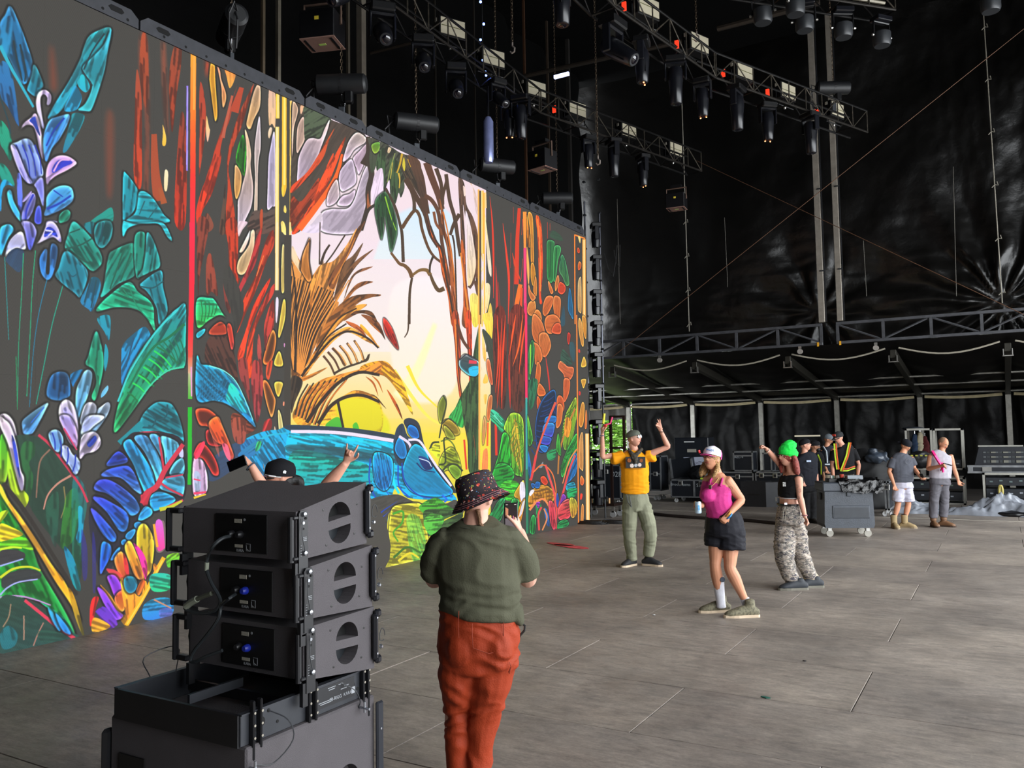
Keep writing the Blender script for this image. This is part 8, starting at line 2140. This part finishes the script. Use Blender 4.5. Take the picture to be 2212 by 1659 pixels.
for x in (xl, xr):
    for y in (-.2, .2):
        MB().lathe([(.015, -.025), (.07, -.025), (.07, .025), (.015, .025)], (x, y, .07), Matrix.Rotation(math.pi/2, 3, 'X'), 14).build('castor_wheel', mat('wheel_grey', '8d8d8d', .5), t, True); MB().box((x, y, .17), (.06, .05, .12)).build('castor_fork', ALU, t)
for i in range(5): MB().lathe([(.03, 0), (.03, .12)], (xl+.1+(xr-xl-.2)*i/4, -.18, .31), None, 10).build('spigot', mat('spigot'+str(i % 2), ('b08a60', '9aa0a8')[i % 2], .3, .6), t, True)
for k, (px, py, rr) in enumerate(((1275, 1131, .32), (1325, 1130, .26))):
    p = onZ(px, py); mb = MB()
    for q in range(4): mb.tube([(rr*(1-.12*q)*math.cos(a)*1.3, rr*(1-.12*q)*math.sin(a)*.7, .012+.014*q+.006*math.sin(3*a)) for a in [2*math.pi*i/20 for i in range(21)]], .011, 6)
    o = mb.build('coiled_cable', CABLE, None, label='flat coil of black cable on the floor, %s of the two by the dolly' % ('left', 'right')[k], cat='cable', group='cable coils by the dolly'); o.location = (p.x, p.y, 0)
# floor marks: flat leaf-shaped patches of red and green
for i, (px, py, w, l, c1, c2) in enumerate(((1210, 1176, .13, .32, 'b03a40', 'c84a3c'), (1232, 1181, .12, .42, 'c84050', '6a9a40'))):
    p = onZ(px, py); n = 14; pts = [(l*math.cos(2*math.pi*k/n), w*math.sin(2*math.pi*k/n)*(1.15 if math.cos(2*math.pi*k/n) > 0 else .8)) for k in range(n)]
    ang = -.35; mm_ = mat('petal%d' % i, c1, .5, var=.5, scale=9); MB().prism(pts, (0, 0, .003), (math.cos(ang), math.sin(ang), 0), (-math.sin(ang), math.cos(ang), 0), (0, 0, .004)).build('petal_sticker', mm_, None, label='flat leaf-shaped %s mark on the stage floor' % ('plain red', 'long red and green')[i], cat='sticker', group='marks on the floor').location = (p.x, p.y, 0)
cable([onZ(1405, 1112)+UPv*.03, onZ(1450, 1117)+UPv*.03, onZ(1520, 1122)+UPv*.03, onZ(1600, 1126)+UPv*.03, onZ(1672, 1133)+UPv*.03, onZ(1700, 1136)+UPv*.03], .035, mat('cable_brown', '1a1210', .7), 'thick black cable lying across the floor behind the dancers', k=6, name='floor_cable')
for i, (px, py, s, c) in enumerate(((1654, 1508, .035, '1f5a4c'), (1412, 1329, .02, 'd8d8d4'), (1738, 1429, .015, '222222'))):
    p = onZ(px, py); MB().prism([(-s, 0), (-s*.3, s*.4), (s*.5, s*.3), (s, -.1*s), (.2*s, -.5*s)], (0, 0, .003), (1, 0, 0), (0, 1, 0), (0, 0, .006)).build('litter', mat('litter'+c, c, .6), None, label=('dark green scrap on the floor in front', 'tiny white scrap on the floor left of the hiking shoes', 'tiny dark crumb on the floor')[i], cat='litter').location = (p.x, p.y, 0)
# ------------------------------------------------------------------ flight cases and equipment in the wing
CASE = mat('case_laminate', '14181f', .45, var=.15); EDGE = mat('case_edge', '8c8f92', .35, .6, var=.2); LATCH = mat('latch_metal', 'b4b4b0', .3, .8)
def flight_case(px0, px1, pyt, pyb, Y, dep, lab, latches=2, lid=None, wheels=True, stencil=None, mid=False, sx=None, group='flight cases', open_=False, zb=None):
    a, b = onY(px0, pyb, Y), onY(px1, pyb, Y); z1 = onY((px0+px1)/2, pyt, Y).z; z0 = max(.14 if wheels else 0, a.z if zb is None else zb)
    w, h = b.x-a.x, z1-z0; t = empty('flight_case', ((a.x+b.x)/2, Y+dep/2, 0), label=lab, cat='flight case', group=group)
    MB().box((0, 0, z0+h/2), (w-.02, dep-.02, h-.02)).build('panel', CASE, t)
    e = .035
    for x in (-1, 1):
        for y in (-1, 1): MB().box((x*(w/2-e/2), y*(dep/2-e/2), z0+h/2), (e, e, h)).build('edge_rail', EDGE, t)
    for z in (z0+e/2, z1-e/2):
        for y in (-1, 1): MB().box((0, y*(dep/2-e/2), z), (w, e, e)).build('edge_rail', EDGE, t)
        for x in (-1, 1): MB().box((x*(w/2-e/2), 0, z), (e, dep, e)).build('edge_rail', EDGE, t)
    if mid: MB().box((mid*w, -dep/2+.005, z0+h/2), (.05, .02, h)).build('edge_rail', EDGE, t)
    if lid: MB().box((0, -dep/2+.004, z1-lid), (w, .02, .035)).build('lid_rail', EDGE, t)
    for i in range(latches):
        x = -w/2+w*(i+.5)/latches if latches > 1 else 0
        l = MB().box((x, -dep/2-.006, z1-(lid or h*.2)), (.12, .02, .12), bev=.006).build('latch', LATCH, t); MB().box((x, -dep/2-.018, z1-(lid or h*.2)), (.06, .01, .07)).build('latch_turn', STEEL, l)
    if stencil:
        for s_, fx, fz, sz in stencil: text(s_, sz, 'stencil', mat('stencil_grey', '9aa0a4', .7, var=0), t, (fx*w, -dep/2-.002, z0+fz*h), (math.pi/2, 0, 0), .001)
    if wheels:
        for x in (-1, 1):
            for y in (-1, 1):
                c = MB().lathe([(.01, -.02), (.055, -.02), (.055, .02), (.01, .02)], (x*(w/2-.12), y*(dep/2-.1), .055), Matrix.Rotation(math.pi/2, 3, 'X') @ Matrix.Rotation(.5, 3, 'Y'), 12).build('castor_wheel', mat('wheel_grey', '8d8d8d', .5), t, True); MB().box((0, 0, .055), (.05, .04, .08)).build('castor_fork', ALU, c).location = (x*(w/2-.12), y*(dep/2-.1), .035)
    return t
flight_case(1280, 1342, 1004, 1085, 20.6, .9, 'dark case with 028 stencil behind the ladder and the yellow t-shirt', stencil=(('028', .36, .72, .2),), latches=1)
flight_case(1404, 1429, 985, 1060, 22.3, .6, 'narrow drawer case right behind the yellow t-shirt', latches=1, lid=.5)
c = flight_case(1449, 1538, 1036, 1079, 21.7, .8, 'open flight case with raised lid beside the pink and white cap', latches=2, mid=.08, stencil=(('Broderitems', -.25, .72, .11), ('SYSTEM', .33, .68, .13)))
q0, q1 = onY(1440, 1036, 21.85), onY(1487, 1036, 21.85); zt_ = onY(1440, 992, 21.85).z; zb_ = q0.z; off = Vector(c.location)
MB().box(((q0.x+q1.x)/2-off.x-.1, .55, (zt_+zb_)/2-.0), (q1.x-q0.x, .25, zt_-zb_), Matrix.Rotation(-.12, 3, 'Y')).build('lid', CASE, c)
for s in (-1, 1): MB().box(((q0.x+q1.x)/2-off.x-.1+s*(q1.x-q0.x)/2, .42, (zt_+zb_)/2), (.05, .05, zt_-zb_), Matrix.Rotation(-.12, 3, 'Y')).build('lid_rail', EDGE, c)
flight_case(1584, 1627, 975, 1018, 22.5, .5, 'square case with pale rounded frame standing on top of the middle cases', latches=0, wheels=False, stencil=(('REL-4', -.2, .72, .1),), lid=.12)
flight_case(1560, 1629, 1019, 1062, 22.3, .9, 'middle flight case under the square one', latches=1, lid=.13)
flight_case(1632, 1690, 1019, 1062, 22.3, .9, 'flight case with two latches left of the green beanie', latches=2, lid=.1)
flight_case(1648, 1668, 978, 1019, 22.8, .4, 'small open-fronted shelf box behind the raised fist', latches=0, wheels=False)
# paper plan, black bag, dark stacked amps
p = onY(1510, 1005, 22.9); t = empty('paper_plan', p, label='large white paper plan hung up behind the open flight case', cat='poster')
pts = [(-.45, .22), (.42, .24), (.55, .1), (.5, -.35), (.3, -.2), (.0, -.05), (-.15, -.35), (-.25, -.3), (-.35, .05)]
MB().prism(pts, (0, 0, 0), (1, 0, 0), (0, 0, 1), (0, .01, 0)).build('sheet', mat('paper', 'b4b9cc', .8, var=.06), t)
for i in range(5): MB().tube([(-.2+.1*i, -.006, .12-.04*(i % 2)), (-.1+.1*i, -.006, .02+.03*i), (.0+.07*i, -.006, .1)], .006, 4).build('drawn_line', mat('pencil', '6a6c7c', .8, var=0), t)
MB().tube([(-.3, 0, .2), (-.3, .0, -2.0)], .02, 5).tube([(.35, 0, .2), (.35, 0, -2.0)], .02, 5).build('stand', STEEL, t).location = (0, .05, 0)
t = empty('amp_cabinet', onY(1500, 965, 23.4)*1, label='dark amplifier cabinet with white handle strip behind the paper plan', cat='amplifier')
t.location.z = 0; z = onY(1500, 945, 23.4).z
MB().box((0, 0, z/2), (1.0, .6, z), bev=.02).build('cabinet', CASE, t); MB().box((-.05, -.31, z-.12), (.3, .02, .03)).build('handle', WHITE, t); MB().box((0.02, -.31, onY(1500, 973, 23.4).z), (.26, .02, .09)).build('name_plate', LABEL, t)
t = empty('cable_bag', onY(1507, 1036, 21.9), label='black bag lying open on the case in front of the paper plan', cat='bag')
Fuse().ell((0, .2, .16), (.34, .2, .22)).ell((.1, .2, .3), (.18, .15, .1)).build('sack', mat('bag_black', '0c0d10', .5, bump=.6, bscale=20), t, voxel=.025, wr=.02, wf=6)
MB().box((.2, .0, .03), (.22, .1, .04)).build('yellow_tab', mat('neon_yellow', 'b8d838', .6), t)
# floor monitor speaker
a, b = onY(1601, 1093, 21.1), onY(1677, 1090, 21.1); z1 = onY(1640, 1041, 21.1).z
t = empty('floor_monitor', ((a.x+b.x)/2, 21.4, 0), label='black wedge stage monitor on the floor behind the pink tank top', cat='speaker')
w = b.x-a.x; MB().prism([(-w/2, 0), (w*.22, 0), (w*.22, z1), (-w/2, z1)], (0, -.3, 0), (1, 0, 0), (0, 0, 1), (0, .6, 0)).build('cabinet', mat('monitor_dark', '1c1c1f', .6, bump=.3), t)
MB().prism([(0, 0), (w*.28, .22), (w*.28, .6), (0, .6)], (w*.22, -.3, 0), (1, 0, 0), (0, 1, 0), (0, 0, z1*.98)).build('side_cheek', mat('monitor_grey', '2c2d31', .6), t)
MB().box((-w*.08, -.305, z1*.5), (w*.3, .01, .03)).build('handle_slot', BLACK, t); MB().box((w*.43, -.12, z1*.3), (.05, .02, .1)).build('jack_plate', LABEL, t)
# rolling tub with junk on it
f0, f1 = onZ(1788, 1150), onZ(1884, 1150)
t = empty('rolling_tub', ((f0.x+f1.x)/2, 15.9, 0), label='grey moulded plastic rolling tub with castors in front of the neon harness', cat='tub'); 
ang = math.atan2(cR.y, cR.x)*.75; t.rotation_euler = (0, 0, ang)
W_, D_ = .84, .62; Z0, Z1 = .16, .95; TUB = mat('tub_grey', '3c4149', .5, bump=.3, bscale=60, var=.12)
pts = [(-W_/2+.02, Z0), (W_/2-.02, Z0), (W_/2, Z0+.06), (W_/2-.02, Z1-.16), (-W_/2+.02, Z1-.16), (-W_/2, Z0+.06)]
MB().prism(pts, (0, -D_/2, 0), (1, 0, 0), (0, 0, 1), (0, D_, 0)).build('bin', TUB, t)
MB().box((0, 0, Z1-.08), (W_+.03, D_+.03, .16), bev=.02).build('lid', TUB, t)
MB().box((.03, -D_/2-.006, Z0+.28), (W_*.74, .02, .22), bev=.008).build('recess_rim', TUB, t); MB().box((.03, -D_/2-.014, Z0+.27), (W_*.68, .012, .17)).build('recess', mat('tub_dark', '2e3238', .55), t)
MB().box((0, -D_/2-.012, Z1-.2), (.08, .03, .08), bev=.01).build('hasp', TUB, t); MB().box((-W_/2-.008, 0, Z1-.25), (.02, .2, .12)).build('end_handle', BLACK, t)
for x in (-1, 1):
    for y in (-1, 1):
        MB().lathe([(.012, -.022), (.062, -.022), (.062, .022), (.012, .022)], (x*(W_/2-.1), y*(D_/2-.1), .062), Matrix.Rotation(math.pi/2, 3, 'X'), 14).build('castor_wheel', mat('wheel_clear', '9a968c', .4), t, True); MB().box((x*(W_/2-.1), y*(D_/2-.1), .13), (.06, .06, .06)).build('castor_fork', ALU, t)
tl = Vector(t.location)
def ontub(x, y): c, s = math.cos(ang), math.sin(ang); return Vector((tl.x+x*c-y*s, tl.y+x*s+y*c, Z1))
t = empty('plastic_bag', ontub(.22, -.28), ang, label='crumpled shiny black plastic bag draped over the front edge of the tub', cat='bag')
vs = []; n = 22
for j in range(n+1):
    for i in range(n+1):
        u, v = i/n-.5, j/n-.5; x = u*.75; y = v*.5; r = math.hypot(u, v)*2
        z = .05+.05*noise.fractal(Vector((x*7, y*7, 1)), 1, 2, 3)-.01; 
        if y < -.05: z -= (-.05-y)*1.1; y = -.05+(y+.05)*.25
        vs.append((x*(1-.25*abs(v))+.03*noise.noise(Vector((x*9, v*9, 5))), y+.03*noise.noise(Vector((x*9, v*9, 2))), z+.025*noise.noise(Vector((x*25, v*25, 3)))))
mb = MB(); mb.add(vs, [(j*(n+1)+i, j*(n+1)+i+1, (j+1)*(n+1)+i+1, (j+1)*(n+1)+i) for j in range(n) for i in range(n)]); mb.build('film', mat('bag_gloss', '040405', .3, spec=.5, bump=1, bscale=25), t, True)
t = empty('tool_tray', ontub(-.02, -.05), ang, label='open tray of small parts with a red cup and a grey box on the tub', cat='tray')
MB().box((.0, 0, .03), (.55, .3, .06), bev=.005).build('tray', BLACK, t); MB().box((.17, -.05, .08), (.26, .2, .07), bev=.004).build('grey_box', mat('box_grey', '7f858c', .5), t); MB().lathe([(.03, 0), (.038, .08)], (-.02, 0, .05), None, 12).build('red_cup', mat('cup_red', 'b03a2a', .5), t)
for k in range(4): MB().lathe([(.022, 0), (.022, .05)], (-.2+.045*k, .03*(k % 2), .06), None, 10).build('small_part', mat('sp%d' % (k % 3), ('9a9a98', '3a5a4a', '5a5048')[k % 3], .5), t)
# dark cloth-covered things between the harness person and the slate t-shirt
def hump(px, pyt, pyb, Y, w, lab, m, cat, name):
    p = onY(px, pyb, Y); z1 = onY(px, pyt, Y).z; t = empty(name, (p.x, Y, 0), label=lab, cat=cat)
    Fuse().loft([((0, 0, .05), w*.55, .35), ((0, 0, z1*.5), w*.52, .33), ((0, 0, z1*.85), w*.45, .3), ((0, 0, z1), w*.3, .2)], (1, 0, 0), n=18, capk=.2).build('cover', m, t, voxel=.05, wr=.05, wf=2.2, smooth=2); return t
hump(1880, 975, 1100, 21.6, 1.0, 'tall dark thing under black cloth behind the tub', mat('cover_black', '101113', .7), 'covered stack', 'covered_equipment')
t = empty('cloth_heap', onY(1893, 990, 21.2), label='heap of shiny grey plastic and cloth on top of the covered stack', cat='heap')
t.location.z = onY(1893, 988, 21.3).z
Fuse().ell((0, 0, .0), (.24, .16, .12)).ell((-.08, 0, .12), (.1, .09, .1)).ell((.14, 0, .0), (.13, .1, .12)).build('film', mat('film_grey', '39414c', .35), t, voxel=.03, wr=.05, wf=5)
flight_case(1913, 1923, 1040, 1118, 19.6, .9, 'narrow edge of a tall grey case left of the slate t-shirt', latches=1, stencil=None)
# two tall open road racks behind the two men
def open_rack(px0, px1, pyt, pyb, Y, lab, units=()):
    a, b = onY(px0, pyb, Y), onY(px1, pyb, Y); z1, z0 = onY(px0, pyt, Y).z, onY(px0, pyb, Y).z; w = b.x-a.x; h = z1-z0
    t = empty('road_rack', ((a.x+b.x)/2, Y, z0), label=lab, cat='rack', group='open road racks at the back'); e = .045
    for x in (-1, 1):
        for y in (0, .6): MB().box((x*(w/2-e/2), y, h/2), (e, .03, h)).build('edge_rail', mat('edge_pale', 'a5a49c', .4, .4), t)
    for z in (e/2, h-e/2):
        for y in (0, .6): MB().box((0, y, z), (w, .03, e)).build('edge_rail', mat('edge_pale', 'a5a49c', .4, .4), t)
    MB().box((0, .3, .03), (w, .6, .03)).build('shelf', CASE, t); MB().box((0, .3, h-.03), (w, .6, .03)).build('roof_panel', CASE, t)
    for k, (fz, fh, c) in enumerate(units):
        u = MB().box((0, .3, h*fz), (w*.9, .5, h*fh*.9), bev=.005).build('rack_unit', CASE, t)
        for j in range(5): MB().box((-w*.36+w*.16*j, .045, h*fz+.02*(j % 2)), (.06, .01, .03)).build('control', mat('ctl%s' % c, c, .5), u)
    return t
RU = ((.15, .2, '8a8f98'), (.4, .2, '5a6a6a'))
open_rack(1958, 2017, 926, 1015, 22.0, 'upper open road rack with clothes hanging in it, left of the pair', ())
open_rack(2019, 2084, 926, 1015, 22.0, 'upper open road rack, right of the pair', RU[:1])
open_rack(1955, 2087, 1030, 1088, 21.8, 'wide low road rack under the upper pair', ((.3, .35, '9aa0a8'), (.7, .3, '6a7a70')))
open_rack(2125, 2260, 1021, 1085, 21.0, 'wide low road rack at the right edge of the picture', ((.3, .35, '8a8f98'), (.7, .3, '5a6a6a')))
MB().box((0, 0, 0), (1, 1, 1))
ct = empty('case_tray', onY(2090, 1018, 21.3), label='long flat flight case lid with silver edges, like a table at the right', cat='flight case')
a, b = onY(2090, 1020, 21.2), onY(2290, 1020, 21.2); zt_, zb_ = onY(2090, 1007, 21.2).z, onY(2090, 1020, 21.2).z; ct.location = (a.x, 21.2, zb_)
w = b.x-a.x; MB().box((w/2, .4, (zt_-zb_)/2), (w, .8, zt_-zb_-.02)).build('tray', CASE, ct)
for z in (0, zt_-zb_): MB().box((w/2, 0, z), (w, .03, .045)).build('edge_rail', EDGE, ct)
MB().box((w*.22, -.02, (zt_-zb_)/2), (.18, .02, .1)).build('latch', LATCH, ct); MB().box((.06, -.01, (zt_-zb_)/2), (.1, .03, zt_-zb_)).build('corner_plate', EDGE, ct)

mc = empty('mixing_console', (a.x+w*.5, 21.55, zt_), label='long black mixing console with rows of controls on the flat case at the right', cat='mixing console')
MB().prism([(-w*.42, 0), (w*.42, 0), (w*.42, .42), (-w*.36, .42)], (0, -.2, 0), (1, 0, 0), (0, 0, 1), (0, .5, 0)).build('housing', CASE, mc)
for j in range(3):
    for i in range(14): MB().box((-w*.3+w*.6*i/13, -.205, .1+.1*j), (.05+.03*(i % 3), .008, .03 if j else .055)).build('control', mat('ctl%d' % (i % 3), ('4c5052', '2c3032', '6a6a60')[i % 3], .5), mc)
MB().box((-w*.12, -.1, .44), (w*.5, .04, .03)).build('top_rail', mat('edge_pale', 'a5a49c', .4, .4), mc)
# clothes and bags in the racks
HG = ((1978, 940, 985, '1f2c40', 'dark blue jacket hanging in the left rack'), (1990, 935, 988, '9a927c', 'pale cream cloth hanging in the left rack'), (2000, 945, 985, '4a1c1e', 'dark red jacket hanging in the left rack'))
for px, y0, y1, c, lab in HG:
    a, b = onY(px, y0, 22.2), onY(px, y1, 22.2); t = empty('hanging_garment', b, label=lab, cat='clothing', group='clothes in the left rack')
    Fuse().loft([((0, 0, 0), .09, .06), ((0, 0, (a.z-b.z)*.6), .085, .06), ((0, 0, a.z-b.z), .04, .04)], (1, 0, 0)).build('cloth', cloth('garment'+c, c), t, voxel=.02, wr=.02, wf=6)
    MB().tube([(0, 0, a.z-b.z), (0, 0, a.z-b.z+.1)], .006, 5).build('hanger', CHROME, t)
t = empty('duffel_bag', onY(1988, 1014, 21.9), label='black and yellow duffel bag on the left rack shelf', cat='bag'); t.location.z += .05
Fuse().ell((0, 0, .18), (.3, .2, .2)).build('bag', mat('bag_black', '0c0d10', .5), t, voxel=.03, wr=.03, wf=4)
for k in range(4): MB().box((-.15+.1*k, -.2, .28), (.05, .02, .03)).build('tab', mat('tab_yel', '9a9a3a', .6), t)
t = empty('soft_case', onY(1972, 930, 22.2), label='dark soft case lying on top of the left rack', cat='bag'); Fuse().ell((0, 0, .05), (.26, .2, .045)).build('bag', mat('bag_navy', '161b22', .6), t, voxel=.03)
# clear plastic sheeting on the floor
SHT = mat('clear_sheeting', '7c8088', .28, var=.2, scale=5, bump=.8, bscale=9, spec=.6)
def sheet(px0, px1, pyt, Y, dep, lab, seed):
    a, b = onY(px0, 1105, Y), onY(px1, 1105, Y); w = b.x-a.x; zt_ = onY((px0+px1)/2, pyt, Y).z; nx, ny = 70, 26; vs = []
    for j in range(ny+1):
        for i in range(nx+1):
            u, v = i/nx, j/ny; h = math.sin(math.pi*v)**.6*math.sin(math.pi*min(1, max(0, u*.98+.01)))**.4
            n1 = noise.fractal(Vector((u*w*1.3+seed, v*2.2, seed)), 1, 2, 5)
            rid = abs(noise.noise(Vector((u*w*2.2+seed*2, v*3, 2))))
            z = max(.004, h*zt_*(.72+.5*n1-.35*rid-.3*abs(noise.noise(Vector((u*w*6, v*7, 9)))))); vs.append((u*w, v*dep+.1*noise.noise(Vector((u*4, v*4, seed))), z))
    mb = MB(); mb.add(vs, [(j*(nx+1)+i, j*(nx+1)+i+1, (j+1)*(nx+1)+i+1, (j+1)*(nx+1)+i) for j in range(ny) for i in range(nx)])
    o = mb.build('plastic_sheeting', SHT, None, label=lab, cat='plastic sheet', group='plastic sheeting on the floor'); o.location = (a.x, Y, 0)
    o.data.polygons.foreach_set('use_smooth', [True]*len(o.data.polygons)); return o
sheet(2046, 2290, 1064, 20.4, .6, 'crumpled translucent plastic sheeting along the floor right of the shaven-headed person', 3)
sheet(1918, 2046, 1075, 20.45, .5, 'smoother plastic sheeting on the floor between the two men', 8)
t = empty('strap_reel', onY(2163, 1078, 20.9), label='yellow and white ring lying in the plastic sheeting', cat='reel'); t.location.z = .5
MB().tube([(.0+.03*math.cos(a), 0, .12*math.sin(a)) for a in [2*math.pi*i/14 for i in range(15)]], .03, 6).build('ring', mat('reel_yellow', 'a89a50', .6), t, True); MB().lathe([(.05, -.02), (.05, .02)], (0, 0, -.15), None).tube([(0, 0, -.1), (0, 0, -.5)], .02, 6).build('stem', STEEL, t)
p = onZ(2190, 1116); o = Fuse().ell((0, 0, .02), (.38, .14, .07)).build('black_bundle', mat('bundle_black', '0b0b0d', .35), None, voxel=.03, wr=.02, wf=6, label='flat black bundle on the floor at the right edge', cat='bundle'); o.location = (p.x, p.y, .03)
# steel wall lamp, strip light on the back sheet
MB().box(onY(1744, 941.5, 26.5), (.75, .03, .045)).build('strip_lamp', mat('strip_pale', 'b8b09c', .5, em='c8c0a8', ems=.5, var=0), None, label='pale horizontal strip lamp on the dark back sheet above the black polo', cat='lamp')
# trees outside, seen through the gap
def tree(x, y, h, w, lab, seed):
    r = random.Random(seed); t = empty('tree', (x, y, 0), label=lab, cat='tree', group='trees outside the wing')
    MB().tube([(0, 0, 0), (.05, .1, h*.3), (-.1, 0, h*.6)], .14, 8, r2=.06).build('trunk', mat('bark', '4a3c2e', .9), t)
    vs, fs = [], []
    for i in range(5200):
        a, b_, q = r.uniform(0, 6.28), r.uniform(-1, 1), r.random()**.4
        c = Vector((w*q*math.cos(a)*math.sqrt(1-b_*b_*.5), w*.8*q*math.sin(a), h*.5+h*.48*b_*q)); s = r.uniform(.07, .15)
        R = Matrix.Rotation(r.uniform(0, 6), 3, 'Z') @ Matrix.Rotation(r.uniform(-1.2, 1.2), 3, 'X'); k = len(vs)
        vs += [c+R @ Vector(v) for v in ((-s, 0, 0), (0, -s*.45, .01), (s, 0, 0), (0, s*.45, .01))]; fs.append((k, k+1, k+2, k+3))
    mb = MB(); mb.add(vs, fs); mb.build('foliage', LEAF, t, kind='stuff')
LEAF = mat('leaf_green', '6f9c3a', .55, var=.35, scale=4)
for i, (px, Y, h, w) in enumerate(((1270, 36, 5.4, 2.2), (1325, 42, 6.0, 2.6), (1362, 36, 4.6, 1.8), (1230, 42, 6, 2.4))):
    p = onY(px, 930, Y); tree(p.x, Y, h, w, 'leafy tree outside, seen through the gap by the ladder, %s' % ('in front left', 'tall one behind', 'in front right', 'mostly behind the screen')[i], i)
MB().box((-10, 48, -.06), (60, 36, .1)).build('ground_outside', mat('grass_ground', '5c6a38', .9, var=.3), None, kind='structure')
